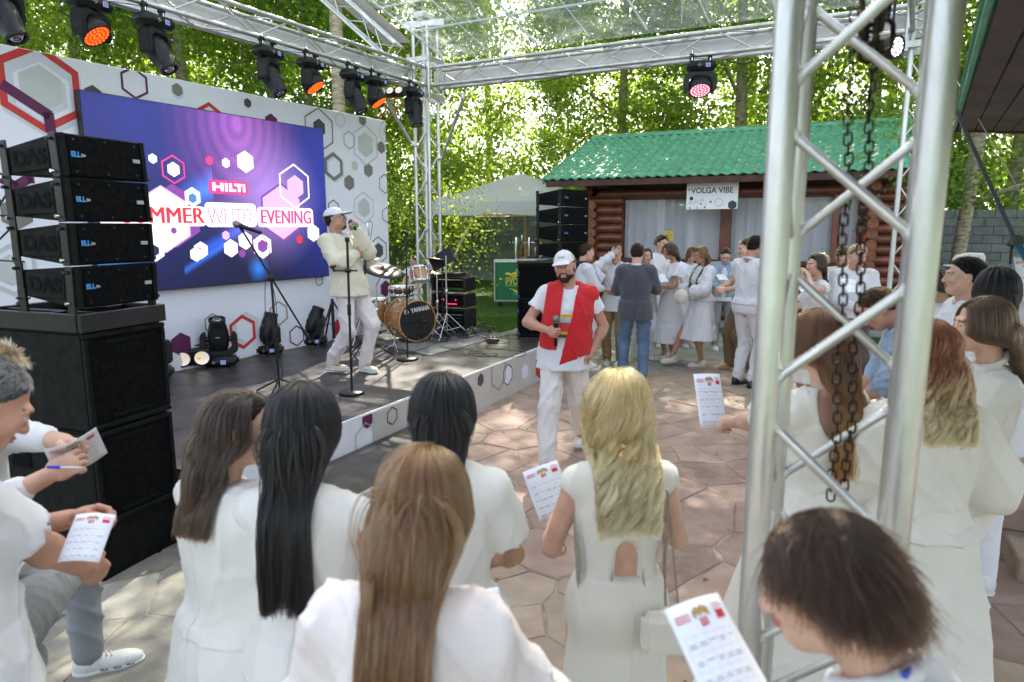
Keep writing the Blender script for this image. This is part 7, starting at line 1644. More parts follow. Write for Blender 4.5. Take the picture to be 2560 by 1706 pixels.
# ---------- front rows, seen from behind
x, y, h = spot(1030, 1106, 1.18, -8, 4)
a = person('woman with long light brown hair in a pale blush blouse, nearest in the middle', x, y, h, 'f', -8, lean=4, head=(-6, 18, 0), near=True, hair=('long', 'lbrown', dict(len=.86, part=.004, n=8000, rad=.0008, wave=(.003, 11), layer=.02, clump=.45, gather=.55)), hands=(( -.14, .3, 1.02), (.22, .33, 1.03)), poles=HP, hk=('hold', 'grip'), skin='fair',
    clothes=[('dress_top', 'pink', dict(sleeve='long', puff=.022, off=.022, hem=.86, amp=.007, freq=13, dir=(1, .6, .4))), ('trousers', 'cream', dict(w=1.3))], shoes=WS)
HA = a
x, y, h = spot(1105, 930, 1.88, 0, 0)
person('woman with a straight black bob in an off-white short sleeved jacket', x, y, h, 'f', 2, head=(0, 6, 0), near=True, hair=('long', 'black', dict(len=.46, zend=ZL(1105, 1152, 1.84, h), n=6500, wave=(.001, 8), clump=.15, layer=.024)), hands=((-.10, .30, 1.0), (.15, .27, .98)), poles=((-.7, -.4, -1), (.9, -.5, -1)), skin='tan',
    clothes=[('dress_top', 'offw', dict(sleeve='short', sl=.8, off=.022, puff=.008, hem=.97, amp=.005, freq=13, flare=.02, name='jacket', seams=[('y', 1.27, -.17, .17), ('c', 0, .98, 1.27)])), ('trousers', 'white', dict(w=1.5))], shoes=WS)
x, y, h = spot(752, 953, 1.70, -6, 0)
person('woman with very long black hair in a sleeveless white top', x, y, h, 'f', -6, head=(0, 6, 0), near=True, hair=('long', 'black', dict(len=.74, zend=ZL(740, 1500, 1.62, h), n=8000, wave=(.004, 12), clump=.6, layer=.022, gather=.5, zj=.05)), hands=((-.06, .27, 1.08), (.10, .30, 1.10)), poles=((-.9, -.5, -.9), (.9, -.5, -.9)), skin='tan',
    clothes=[('dress_top', 'offw', dict(sleeve='none', off=.014, hem=.9, amp=.005, freq=16, seams=[('c', 0, .92, 1.40)])), ('trousers', 'offw', dict(w=1.4))], shoes=WS)
x, y, h = spot(582, 971, 1.80, -52, 0)
person('woman with dark brown hair turning her face right, in a long white waistcoat', x, y, h, 'f', -34, fat=1.12, head=(-36, 6, 0), near=True, hair=('long', 'dbrown', dict(len=.5, zend=ZL(520, 1308, 1.75, h), n=7000, wave=(.002, 10), clump=.55, layer=.022, part=.02, zj=.03, gather=1.1, okf=lambda D_: hair_ok(D_) & ~((D_[:, 1] > .05) & (D_[:, 0] > .15) & (D_[:, 2] < .8)))), hands=((-.02, .27, 1.05), (.12, .30, 1.05)), poles=HP, skin='fair',
    clothes=[('dress_top', 'offw', dict(sleeve='short', sl=.45, off=.026, hem=.60, flare=.07, amp=.008, freq=12, name='waistcoat', seams=[('c', -.02, .65, 1.42), ('y', 1.0, -.19, .19)])), ('trousers', 'offw', dict(w=1.5))], shoes=WS)
# blonde
x, y, h = spot(1550, 920, 1.98, 6, 0)
wl_ = D(1385, 1300, 2.22); bl_ = person('woman with long curled blonde hair in a cream open backed dress with silver fringe', x, y, h, 'f', 6, head=(0, 10, 0), near=True, hair=('long', 'blonde', dict(len=.62, zend=ZL(1550, 1318, 1.88, h), n=8500, wave=(.024, 24), clump=.72, layer=.030, rad=.00085, gather=.10, zj=.03)), hands=(LW(x, y, 6, h, wl_), (.16, .30, 1.12)), poles=((-.5, -.6, -1.2), (.7, -.6, -1.2)), hk=('hold', 'hold'), skin='fair',
    clothes=[('dress_top', 'cream', dict(sleeve='none', off=.011, hem=1.0, cut=[((.012, -.13, 1.10), (.062, .08, .105))], amp=.003)), ('skirt', 'cream', dict(z=(1.06, .42), r=(.135, .20), ax=(1, .8), a=.012, n=5, amp=.003, name='pencil_skirt', seams=[('c', .02, .5, 1.04)]))], shoes=WS)
M_ = bl_['M']; tp_ = bl_['tp']; frg = pm('silver_bead_fringe', (.52, .49, .42), .3, .6, var=.4, vs=400)
L_ = []
def fringe(P0_, P1_, n, l0, l1):
    for i in range(n):
        t_ = i / (n - 1); a_ = tp_(P0_).lerp(tp_(P1_), t_); l_ = l0 + (l1 - l0) * math.sin(t_ * PI) + rs.uniform(-.01, .01)
        for q in range(int(l_ / .008)): b_ = a_ - Vector((0, .0, .008 * q)); L_.append(tubegeo([b_, b_ - Vector((0, 0, .006))], .0022, 4))
fringe((-.175, -.055, 1.40), (-.150, -.075, 1.24), 15, .07, .17); fringe((.175, -.055, 1.40), (.150, -.075, 1.24), 13, .07, .15)
fringe((-.045, -.115, 1.20), (-.075, -.125, 1.03), 15, .04, .12); fringe((.065, -.115, 1.20), (.085, -.125, 1.03), 15, .04, .11); fringe((-.07, -.13, 1.03), (-.02, -.135, 1.03), 8, .06, .10)
V, F = joingeo(L_); o = mk('fringe', V, F, frg); adopt(o, bl_['o']); tag(o, kind='stuff')
hd_ = bl_['H']; kn = []
for k in range(3):
    c = hd_ @ Vector((-.002 + .014 * (k - 1), -.140 - .006 * k, -.002 - .016 * k)); P_ = [c + Vector(((.026 - .005 * k) * math.cos(a * .7), -.014 * math.sin(a * .35), (.019 - .003 * k) * math.sin(a * .7))) for a in range(10)]; kn.append(tubegeo(smoothpath(P_, 3), .0085, 8))
for sg in (-1, 1): P_ = [hd_ @ Vector((sg * .100, -.03, .03)), hd_ @ Vector((sg * .080, -.098, .020)), hd_ @ Vector((sg * .02, -.142, .004))]; kn.append(tubegeo(smoothpath(P_, 6), [.005 + .005 * i / 12 for i in range(13)], 8))
V, F = joingeo(kn); adopt(mk('hair_knot', V, F, pm('blonde_knot', (.66, .44, .20), .5, var=.45, vs=90, bump=.8, bs=120, stretch=(1, 1, .3)), None, True), bl_['o'])
e_, w_ = bl_['arms'][0][1], bl_['arms'][0][2]; dd = (w_ - e_).normalized(); q_ = w_ - dd * .02; u1 = dd.orthogonal().normalized(); u2 = dd.cross(u1)
adopt(mk('red_bracelet', *tubegeo([q_ + (u1 * math.cos(i * PI / 8) + u2 * math.sin(i * PI / 8)) * .0275 for i in range(17)], .0022, 5), redp, None, True), bl_['o'])
paper('quiz sheet in the left hand of the blonde woman', D(1372, 1228, 2.32), Vector((.86, .12, .28)), Vector((-.30, .42, .70)), w=.135, h=.19)
ch_a, ch_b = D(1668, 1225, 1.86), D(1695, 1515, 1.80); ch_c = D(1664, 1515, 1.80)
bg_ = root('shoulder_bag', 'small bag on a twisted metal chain hanging at the right of the blonde woman', 'bag', ch_b + Vector((-.03, 0, -.12)))
for A_1, B_1 in ((ch_a, ch_b), (ch_a + Vector((-.012, -.0, -.03)), ch_c)):
    n_ = 60; L2 = [tubegeo([A_1.lerp(B_1, i / n_) + Vector((.003 * (-1) ** i, 0, 0)), A_1.lerp(B_1, (i + .9) / n_) - Vector((.003 * (-1) ** i, 0, 0))], .0026, 5) for i in range(n_)]; V, F = joingeo(L2); mk('chain_strap', V, F, pm('antique_chain', (.30, .28, .22), .3, .9), bg_, True)
box('bag_body', ch_b + Vector((-.02, .0, -.085)), (.17, .06, .13), FB['cream'], bg_, bev=.02, seg=3)
# woman behind the post
x, y, h = spot(2055, 768, 2.42, 14, 0)
wl_ = D(1788, 1062, 2.95); w8 = person('woman with long auburn hair in a white dress standing behind the foreground post', x, y, h, 'f', 22, head=(4, 8, 0), near=True, hair=('long', 'auburn', dict(len=.76, zend=ZL(2060, 1170, 2.35, h), n=7000, wave=(.003, 12), clump=.4, layer=.022)), hands=(LW(x, y, 22, h, wl_), (.10, .30, 1.05)), poles=((-.6, -.5, -1.1), (.7, -.3, -1)), hk=('hold', 'hold'), skin='fair',
    clothes=[('dress_top', 'cream', dict(sleeve='short', sl=.72, puff=.035, off=.018, hem=1.0, cut=[((0, -.12, 1.40), (.10, .09, .14))], amp=.006, freq=13)), ('skirt', 'cream', dict(z=(1.08, .06), r=(.135, .46), ax=(1, .8), a=.05, n=7, amp=.004, freq=10))], shoes=WS)
paper('quiz sheet on a dark clipboard held up left of the foreground post', D(1776, 1002, 3.02), Vector((.93, .22, -.05)), Vector((-.30, .35, .85)), w=.135, h=.25)
x, y, h = spot(2328, 797, 2.28, -6, 0)
person('woman with wavy red hair fading to blonde in a wide sleeved cream blouse', x, y, h, 'f', -4, head=(-6, 8, 0), near=True, hair=('long', 'ombre', dict(len=.58, zend=ZL(2340, 1090, 2.2, h), n=6500, wave=(.013, 32), clump=.65, layer=.028, gather=.3, zj=.03)), hands=((-.12, .28, 1.0), (.16, .27, 1.02)), poles=((-1, -.3, -.6), (1, -.25, -.6)), skin='fair', fat=1.12,
    clothes=[('dress_top', 'cream', dict(seams=[('y', 1.33, -.15, .15)], sleeve='long', puff=.055, sl=.8, off=.026, hem=.99, amp=.008, freq=11)), ('skirt', 'cream', dict(z=(1.10, .05), r=(.150, .37), ax=(1, .85), a=.05, n=7, amp=.006, freq=9)), ('belt', 'cream')], shoes=WS)
# foreground short haired woman
x, y, h = spot(2140, 1262, .96, 38, 6)
a = person('woman with short brown hair in a white collared blouse at the bottom right', x, y, h, 'f', 34, lean=6, head=(34, 14, 0), near=True, hair=('short', 'shortb', dict(len=.112, n=20000, rad=.0007, layer=.03, lift=.10, flow=(0, -.02, -1.0), hl=.014, nape=-.10)), hands=((-.10, .34, 1.16), LW(x, y, 34, h, D(2285, 1725, .95))), poles=HP, hk=('hold', 'grip'), skin='fair',
    clothes=[('shirt', 'white', dict(sleeve='long', collar=1, off=.016, hem=.84, amp=.005)), ('trousers', 'white')], shoes=WS)
pc = D(1700, 1640, .88)
paper('stack of quiz sheets held by the short haired woman at the bottom', D(1800, 1652, 1.0), Vector((.93, .30, .12)), Vector((-.62, .50, .50)), w=.105, h=.20, layers=2)
pw = a['hands'][1] @ Vector((-.02, .06, -.03)); pen('blue ballpoint pen in the right hand of the short haired woman', D(2262, 1690, .86), D(2300, 1640, .92))
paper('quiz sheet showing beside the nearest woman with light brown hair', D(1215, 1560, 1.45), Vector((.9, .25, .1)), Vector((-.15, .6, .6)), w=.10, h=.15)
pen('blue ballpoint pen standing beside the nearest light brown haired woman', D(1264, 1552, 1.38), D(1246, 1640, 1.30))
# men at the left edge
x, y, h = spot(-125, 850, 1.60, -38, 8)
m1_ = person('grey haired man in a white polo shirt at the left edge', x, y, h, 'm', -34, lean=6, head=(-10, 30, 0), near=True, hair=('short', 'grey', dict(len=.022, n=11000, rad=.0006, hl=.006, lift=.3)), skin='ruddy', hands=((-.10, .36, 1.16), LW(x, y, -34, h, D(232, 1430, 1.86))), poles=((-.6, -.5, -1), (.9, -.9, -1.2)), hk=('hold', 'grip'), fat=1.22,
    clothes=[('shirt', 'white', dict(sleeve='short', sl=.80, collar=1, off=.020, puff=.006, hem=.84, amp=.006, freq=14, flare=.02)), ('trousers', 'jeans', dict(w=1.1))], shoes=WS)
paper('quiz sheet in the right hand of the grey haired man', D(218, 1345, 1.66), Vector((.95, .1, -.06)), Vector((.25, .7, .55)), w=.10, h=.13)
x, y, h = spot(-95, 838, 2.22, -50, 4)
wr_ = D(205, 1150, 2.12); m2_ = person('sandy haired man in a white shirt pointing at a sheet, behind the grey haired man', x, y, h, 'm', -50, lean=4, head=(-5, 28, 0), near=True, hair=('short', 'tanh', dict(len=.05, n=5000)), skin='fair', hands=(LW(x, y, -50, h, D(165, 1105, 2.15)), LW(x, y, -50, h, D(120, 1190, 2.0))), poles=((-.3, -.5, -1), (.5, -.6, -1)), hk=('point', 'hold'),
    clothes=[('shirt', 'white', dict(sleeve='long', sl=.62, off=.016, hem=.86, collar=1, amp=.005)), ('trousers', 'grey')], shoes=WS)
paper('folded quiz sheets pointed at by the sandy haired man at the left edge', D(190, 1132, 2.12), Vector((.62, .55, .25)), Vector((.4, -.35, .52)), w=.15, h=.22, layers=2)
pen('blue ballpoint pen in the hand below the folded sheets at left', D(118, 1168, 1.98), D(205, 1170, 2.0))
fs = G(272, 1700, 0); MS_ = Matrix.Translation(fs + Vector((-.10, .05, 0))) @ Matrix.Rotation(R(-66), 4, 'Z') @ Matrix.Diagonal((1.05, 1.05, 1.1, 1)); SM = shoemesh()
for nm, kk, mm_ in (('shoe', 'u', shoew), ('shoe_sole', 's', soleM), ('shoe_laces', 'l', soleM)): adopt(mk(nm, xf(SM[kk][0], MS_), SM[kk][1], mm_, None, True), m1_['o'])
for k in range(3): o = text('shoe_lettering', 'FILA', .016, MS_ @ frameM((.0535 - .004 * abs(k - 1), .05 + .05 * k, .030), (0, 1, 0), (0, 0, 1)), dark_t, None, .0006, .0004); adopt(o, m1_['o'])
s_ = Sdf(.03); an_ = MS_ @ Vector((0, -.01, .10)); kn_ = Vector((an_.x - .06, an_.y + .10, .52)); hp_ = m1_['legs'][1][0]; s_.cap(an_, kn_, .062, .080).cap(kn_, hp_, .080, .10); V, Q = s_.mesh(.011); adopt(mk('trouser_leg', folds(V, Q, .005, 5), Q, FB['grey'], None, True), m1_['o'])
# ---------- right hand crowd
x, y, h = spot(2462, 739, 2.75, 72, 0)
person('woman in profile with long brown hair in an ivory satin blouse at right', x, y, h, 'f', 72, head=(6, 4, 0), near=True, hair=('long', 'brown', dict(len=.56, zend=ZL(2480, 975, 2.7, h), n=6500, wave=(.0015, 8), clump=.3, layer=.02)), hands=HOLD, poles=HP, skin='fair', clothes=[('dress_top', 'satin', dict(sleeve='long', puff=.03, off=.02, hem=.9, amp=.01, freq=13, collar=1)), ('trousers', 'cream', dict(w=1.4))], shoes=WS)
x, y, h = spot(2492, 660, 3.55, -10, 0)
person('woman with long glossy black hair in a white jacket near the right edge', x, y, h, 'f', -24, head=(-8, 2, 0), near=True, hair=('long', 'black', dict(len=.5, zend=ZL(2500, 850, 3.5, h), n=5500, wave=(.001, 8), clump=.2, layer=.024)), hands=HOLD, poles=HP, clothes=[('dress_top', 'white', dict(sleeve='long', off=.024, hem=.8, amp=.004, name='jacket')), ('trousers', 'white')], shoes=WS)
x, y, h = spot(2408, 641, 4.4, 74, 0)
person('dark haired man in profile in a white jacket with a navy collar lining', x, y, h, 'm', 70, head=(4, -2, 0), near=True, hair=('short', 'black', dict(len=.035, n=4500)), skin='fair', hands=HOLD, poles=HP, clothes=[('shirt', 'white', dict(sleeve='long', off=.022, hem=.82, collar=1, amp=.005, name='jacket')), ('trousers', 'white')], shoes=WS)
x, y, h = spot(2421, 640, 5.2, 60, 0)
hm = person('man in a cream trilby hat behind the dark haired man in profile', x, y, h, 'm', 60, hair=('short', 'brown', {}), hands=HOLD, poles=HP, clothes=[('shirt', 'white', dict(collar=1)), ('trousers', 'white')], shoes=WS)
P = hm['o']; Hl = P.matrix_basis.inverted() @ hm['H']
def ellathe(name, prof, m, par, M, ax=(.88, 1.1), pinch=0):
    N = 28; v = []; f = []
    for r_, z in prof:
        for i in range(N): a = 2 * PI * i / N; v.append((r_ * ax[0] * math.cos(a), r_ * ax[1] * math.sin(a), z - (pinch * max(0, math.sin(a)) * (z > .12))))
    for k in range(len(prof) - 1):
        for i in range(N): j = (i + 1) % N; f.append((k * N + i, k * N + j, (k + 1) * N + j, (k + 1) * N + i))
    o = mk(name, [M @ Vector(q) for q in v], f, m, par, True, world=False); return o
ellathe('hat', [(.145, .058), (.147, .052), (.10, .046), (.096, .07), (.092, .13), (.078, .152), (.05, .145), (0, .135)], FB['cream'], P, Hl, pinch=.02)
x, y, h = spot(2352, 646, 5.0, 100, 0)
person('young woman with dark hair looking down, left of the dark haired man in profile', x, y, h, 'f', 120, head=(-5, 30, 0), hair=('long', 'dbrown', dict(len=.42, wave=(.003, 12))), hands=HOLD, poles=HP, clothes=[('dress_top', 'white', dict(sleeve='long')), ('skirt', 'white', dict(z=(1.05, .4), r=(.14, .24)))], shoes=WS)
x, y, h = spot(2338, 643, 5.8, 120, 0)
person('second dark haired woman mostly hidden by the young woman looking down', x, y, h, 'f', 100, head=(0, 10, 0), hair=('long', 'black', dict(len=.42)), hands=HOLD, poles=HP, clothes=[('dress_top', 'white', dict(sleeve='long')), ('skirt', 'white', dict(z=(1.05, .4), r=(.14, .24)))], shoes=WS)
x, y, h = spot(2228, 684, 3.95, 66, 16)
person('short haired man bending over in a light denim shirt behind the foreground post', x, y, h, 'm', 66, lean=14, head=(6, 34, 0), near=True, hair=('short', 'brown', dict(len=.022, n=6000)), skin='ruddy', hands=((-.10, .36, .96), (.12, .34, .92)), poles=((-.6, -.4, -1), (.8, -.8, -1)), hk=('hold', 'grip'), clothes=[('shirt', 'denim', dict(sleeve='long', sl=.15, off=.020, hem=.84, collar=1, amp=.006)), ('trousers', 'jeans')], shoes=WS)
person('person in white at the right edge on the steps, mostly out of the picture', 3.62, 4.65, 1.66, 'm', 62, z=.44, hair=('short', 'black', {}), hands=((-.14, .34, 1.30), (.1, .32, 1.2)), poles=HP, hk=('hold', 'hold'), clothes=[('shirt', 'white', {}), ('trousers', 'white', dict(w=1.3))], shoes=WS)
paper('quiz sheet with a red corner block raised at the right edge', D(2556, 700, 3.7), Vector((.75, .5, -.15)), Vector((-.32, .1, .9)), w=.14, h=.24)
# ---------- smiling host
hx, hy = .44, 5.62; hh_ = 1.82
rm = person('smiling bearded man in a white cap with a red jumper over his shoulders', hx, hy, hh_, 'm', 178, lean=2, side=-3, head=(-14, 2, 8), near=True, smile=True, skin='ruddy', fat=1.13, hair=('short', 'dbrown', dict(len=.02, hl=.02)), group='hosts', pel=(0, 0, -.01), hands=(LW(hx, hy, 178, hh_, D(1478, 885, 5.55)), LW(hx, hy, 178, hh_, D(1369, 826, 5.42))), poles=((-1, -.5, -.3), (1, -.6, -.6)), hk=('fist', 'grip'), palm=((1, .3, 0), (-.9, .35, -.2)), feet=((-.16, -.34, .05), (.14, .26, 0)),
    clothes=[('shirt', 'white', dict(sleeve='short', sl=.60, off=.014, hem=.80, amp=.005, freq=15, name='t_shirt')), ('trousers', 'chino', dict(w=1.18, off=.014, amp=.006)),
             ('drape', 'red', dict(name='jumper_collar', k=.03, amp=.003, caps=[((-.085, -.03, 1.465), (0, -.095, 1.475), .034, .036), ((0, -.095, 1.475), (.085, -.03, 1.465), .036, .034), ((.085, -.03, 1.46), (.075, .09, 1.375), .034, .028), ((-.085, -.03, 1.46), (-.075, .09, 1.375), .034, .028)])),
             ('panel', 'red', dict(name='jumper_sleeve', res=.008, off=.034, amp=.0028, freq=16, planes=[((.046, 0, 1.2), (-1, 0, -.10)), ((.165, 0, 1.3), (1, 0, .12)), ((0, 0, .95), (.12, 0, -1)), ((0, -.03, 0), (0, -1, 0))])),
             ('panel', 'red', dict(name='jumper_body', res=.008, off=.036, amp=.0035, freq=14, planes=[((-.052, 0, 1.25), (1, 0, .24)), ((0, 0, .86), (-.35, 0, -1)), ((0, -.10, 0), (0, -1, 0))]))], shoes=WS)
cap_on(rm, txt=True)
P = rm['o']; Hl = P.matrix_basis.inverted() @ rm['H']
s_ = Sdf(.012); s_.ell((0, .050, -.086), (.040, .044, .038)).ell((0, .020, -.066), (.068, .062, .042)); s_.ell((0, .098, -.061), (.027, .024, .0135), k=.006, sub=True); s_.cap((-.022, .094, -.0445), (.022, .094, -.0445), .0045, k=.006); s_.ell((0, .105, -.022), (.03, .03, .018), k=.006, sub=True)
for sg in (-1, 1): s_.cap((sg * .026, .090, -.048), (sg * .036, .076, -.074), .006, k=.01); s_.cap((sg * .062, .015, -.05), (sg * .071, .0, -.005), .009, k=.01); s_.ell((sg * .038, .080, -.034), (.022, .022, .020), k=.006, sub=True)
V, Q = s_.mesh(.0035); V = V + vnormals(V, Q) * np.random.RandomState(2).normal(0, .0014, len(V))[:, None]; mraw('beard', xf(V, Hl), Q, pm('beard_hair', (.05, .028, .018), .8, var=.5, vs=160, bump=1, bs=300), P)
tb = rm['tp']; fwd = (tb((0, 1, 1.1)) - tb((0, 0, 1.1))).normalized(); TM = frameM(tb((.002, .150, 1.13)), (tb((-1, 0, 1.1)) - tb((0, 0, 1.1))), (tb((0, 0, 2)) - tb((0, 0, 1))))
for (x0, y0, x1, y1, m_) in ((-.055, -.075, .055, .085, pm('tram_yellow', (.75, .38, .02), .6)), (-.055, -.05, .055, .02, redp), (-.048, .022, -.018, .058, pm('tram_window', (.25, .55, .68), .4)), (-.012, .022, .018, .058, pm('tram_window', (0, 0, 0))), (.024, .022, .048, .058, pm('tram_window', (0, 0, 0))), (-.06, -.10, .055, -.073, dark_t), (-.03, .07, .03, .078, lgrey)):
    o = box('shirt_print', ((x0 + x1) / 2, (y0 + y1) / 2, .001 if m_ is not redp else .002), (x1 - x0, y1 - y0, .003 + .0015 * (m_ is redp) + .002 * (m_.name == 'tram_window')), m_, None, M=TM, bev=0); adopt(o, P)
sh = root('handheld_microphone', 'grey headed microphone in the hand of the smiling man', 'microphone', rm['hands'][1].translation); hw_ = rm['hands'][1] @ Vector((0, .062, -.030)); mic(sh, hw_ + Vector((.0, -.02, .115)), Vector((0, -.08, 1)), .20, s=1.12)
# ---------- man on the stage
sx_, sy_ = D(868, 930, 7.12).x, 7.16; hs_ = 1.80; yw = -118
sm2 = person('man in a white cap and butter yellow cardigan leaning back on the stage', sx_ - .02, sy_, hs_, 'm', yw, z=SZ, lean=-16, head=(26, -6, 0), near=True, skin='tan', hair=('short', 'dbrown', dict(len=.015, hl=.02, n=2500)), group='hosts', pel=(0, .10, -.03), hands=((-.02, .20, 1.46), (.02, .20, 1.22)), poles=((-.5, .3, -1), (1, .2, -.6)), hk=('grip', 'relax'), palm=((.9, .3, 0), (-.2, -1, 0)), feet=((-.09, .17), (.09, -.10, .02)), kneefwd=1,
    clothes=[('shirt', 'butter', dict(sleeve='long', off=.024, puff=.006, hem=.84, flare=.03, amp=.008, freq=11, name='cardigan', collar=0)), ('trousers', 'pink', dict(w=1.05, amp=.007, freq=18)), ('drape', 'white', dict(name='shirt_collar', k=.01, amp=0, caps=[((-.06, .03, 1.46), (-.02, .10, 1.40), .016, .014), ((.06, .03, 1.46), (.02, .10, 1.40), .016, .014), ((-.07, .02, 1.465), (-.05, -.07, 1.47), .016, .016), ((.07, .02, 1.465), (.05, -.07, 1.47), .016, .016), ((-.05, -.07, 1.47), (.05, -.07, 1.47), .016, .016)]))], shoes=CS)
cap_on(sm2); glasses_on(sm2)
Hl = sm2['o'].matrix_basis.inverted() @ sm2['H']; s_ = Sdf(.012); s_.ell((0, .050, -.087), (.036, .040, .033)).ell((0, .020, -.066), (.064, .056, .034)); s_.ell((0, .098, -.058), (.025, .022, .012), k=.006, sub=True); s_.ell((0, .10, -.02), (.06, .05, .026), k=.006, sub=True); V, Q = s_.mesh(.004); mraw('beard', xf(V, Hl), Q, pm('stubble', (.10, .055, .035), .8, var=.5, vs=160, bump=1, bs=300), sm2['o'])
hm_ = root('handheld_microphone', 'black microphone with a green ring held at the mouth of the man on stage', 'microphone', sm2['hands'][0].translation); mt = sm2['H'] @ Vector((.0, .145, -.068)); hb_ = sm2['hands'][0] @ Vector((0, .06, -.03)); mic(hm_, mt, mt - hb_, .24, s=1.2)
rod('green_ring', mt + (hb_ - mt).normalized() * .20, mt + (hb_ - mt).normalized() * .215, .0185, emis('green_ring', (.05, .8, .1), .3), hm_, 14)
# ---------- far guests
def guest(label, px, py, Y, yaw, sex='m', **k):
    x, y, h = spot(px, py, Y, yaw, k.get('lean', 0)); k.setdefault('hands', HOLD); k.setdefault('poles', HP); k.setdefault('hk', ('hold', 'hold')); k.setdefault('head', (0, 14, 0)); k.setdefault('shoes', WS)
    return person(label, x, y, h, sex, yaw, **k)
guest('man in a charcoal tweed blazer and faded jeans seen from behind', 1593, 606, 8.7, -12, hair=('short', 'red', dict(len=.02, n=3000)), head=(-10, 4, 0), hands=((-.10, .30, 1.14), (.10, .30, 1.28)), poles=((-.9, -.5, -1), (.9, -.6, -1)), fat=1.1, near=True, feet=((-.14, .02), (.12, .0)), clothes=[('shirt', 'blazer', dict(off=.026, hem=.80, flare=.004, amp=.0025, name='blazer', seams=[('c', 0, .82, 1.40)], seamc='black')), ('trousers', 'jeans', dict(w=1.08, amp=.008)), ('drape', 'white', dict(name='shirt_collar', k=.01, amp=0, caps=[((-.06, -.05, 1.475), (0, -.085, 1.48), .016, .016), ((.06, -.05, 1.475), (0, -.085, 1.48), .016, .016)]))], shoes=(leath, leath))
g = guest('man covering his face with one hand in a white shirt and khaki trousers', 1541, 609, 9.7, 158, hair=('short', 'black', dict(len=.02)), near=True, hands=((-.18, .30, 1.12), (.02, .19, 1.60)), poles=((-.7, -.3, -1), (.9, .3, -.8)), hk=('hold', 'flat'), palm=(None, (0, -1, 0)), clothes=[('shirt', 'white', dict(hem=.80, off=.02, collar=1, amp=.006)), ('trousers', 'khaki', dict(w=1.15, amp=.006))]); glasses_on(g)
guest('balding man in a white t-shirt beside the far speaker stack', 1466, 607, 9.5, -76, hair=('short', 'brown', dict(len=.012, n=900)), near=True, head=(0, 4, 0), fat=1.15, clothes=[('shirt', 'white', dict(sleeve='long', sl=.3, off=.018)), ('trousers', 'white')])
guest('woman with dark hair in a white suit partly hidden behind the tweed blazer', 1618, 617, 10.1, 200, 'f', head=(-10, 4, 0), hair=('long', 'dbrown', dict(len=.4)), clothes=[('dress_top', 'white', dict(sleeve='long', off=.022, hem=.78, name='jacket')), ('trousers', 'white', dict(w=1.7))])
guest('tall man with dark hair and a white shirt behind the woman with curls', 1657, 588, 11.2, 215, hair=('short', 'dbrown', dict(len=.05)), head=(-10, 4, 0), clothes=[('shirt', 'white', dict(collar=1)), ('trousers', 'white')])
guest('woman with curled brown hair in a long white tiered dress', 1680, 602, 10.0, 112, 'f', near=True, head=(0, 16, 0), hair=('long', 'brown', dict(len=.34, wave=(.014, 60), clump=.7, n=3500)), hk=('hold', 'hold'), skin='tan', clothes=[('dress_top', 'white', dict(sleeve='short', sl=.7, puff=.02, off=.014, hem=1.0, cut=[((0, .13, 1.36), (.035, .07, .12))])), ('skirt', 'white', dict(z=(1.08, .30), r=(.135, .30), tier=.55, rt=.27, a=.04, n=9))], shoes=WS)
g = guest('woman with two braids in a white hoodie and knee length skirt', 1757, 611, 9.6, 106, 'f', near=True, head=(4, 16, 0), feet=((-.06, .0), (.08, .42)), hair=('up', 'lbrown', dict(len=.14, n=2500, cap=-.004)), skin='tan', clothes=[('dress_top', 'white', dict(sleeve='long', sl=.35, puff=.02, off=.026, hem=.96, flare=.0, amp=.007, name='hoodie')), ('skirt', 'white', dict(z=(1.04, .42), r=(.15, .30), tier=.60, rt=.25, a=.05, n=8, dy=.05))], shoes=CS)
for sg in (-1, 1):
    Hw = g['H']; P_ = [Hw @ Vector((sg * .06, -.06, -.03)), Hw @ Vector((sg * .075, -.03, -.13)), g['tp']((sg * .09, .06, 1.40)), g['tp']((sg * .09, .135, 1.28)), g['tp']((sg * .08, .15, 1.14))]; S2 = smoothpath(P_, 8); s_ = Sdf(.006)
    for i, q in enumerate(S2[::1]): s_.ell(q + Vector((.008 * (-1) ** i, 0, 0)), (.015, .015, .013))
    V, Q = s_.mesh(.005); adopt(mk('braid', V, Q, HC['lbrown'][1], None, True), g['o'])
guest('woman with long fair hair between the two women in white dresses', 1730, 614, 11.2, 190, 'f', hair=('long', 'ombre', dict(len=.42)), clothes=[('dress_top', 'white', dict(sleeve='long')), ('trousers', 'white', dict(w=1.3))])
g = guest('young man with glasses in a denim jacket and grey trousers', 1815, 614, 10.9, 165, head=(0, 26, 0), hair=('short', 'dbrown', dict(len=.02)), near=True, clothes=[('shirt', 'denim', dict(hem=.92, off=.026, cut=[((0, .16, 1.2), (.06, .09, .3))], name='denim_jacket')), ('shirt', 'white', dict(off=.012, sleeve='none', hem=.84, collar=1)), ('trousers', 'grey')]); glasses_on(g)
guest('bearded man in a fitted white shirt and trousers with a black belt', 1886, 585, 8.35, -56, near=True, head=(-6, 12, 0), hair=('short', 'dbrown', dict(len=.02)), fat=1.05, skin='tan', clothes=[('shirt', 'white', dict(off=.012, hem=.97, flare=0, collar=1, amp=.006)), ('trousers', 'white', dict(amp=.006)), ('belt', leath)], shoes=(shoen, shoen))
guest('man in a white t-shirt and olive cargo trousers behind the man with the belt', 1868, 596, 9.3, 100, head=(0, 6, 0), feet=((-.1, .0), (.1, .10)), hair=('short', 'brown', {}), near=True, clothes=[('shirt', 'white', dict(sleeve='short', hem=.84)), ('trousers', 'olive', dict(w=1.35, off=.02, amp=.007))], shoes=(shoet, solet))
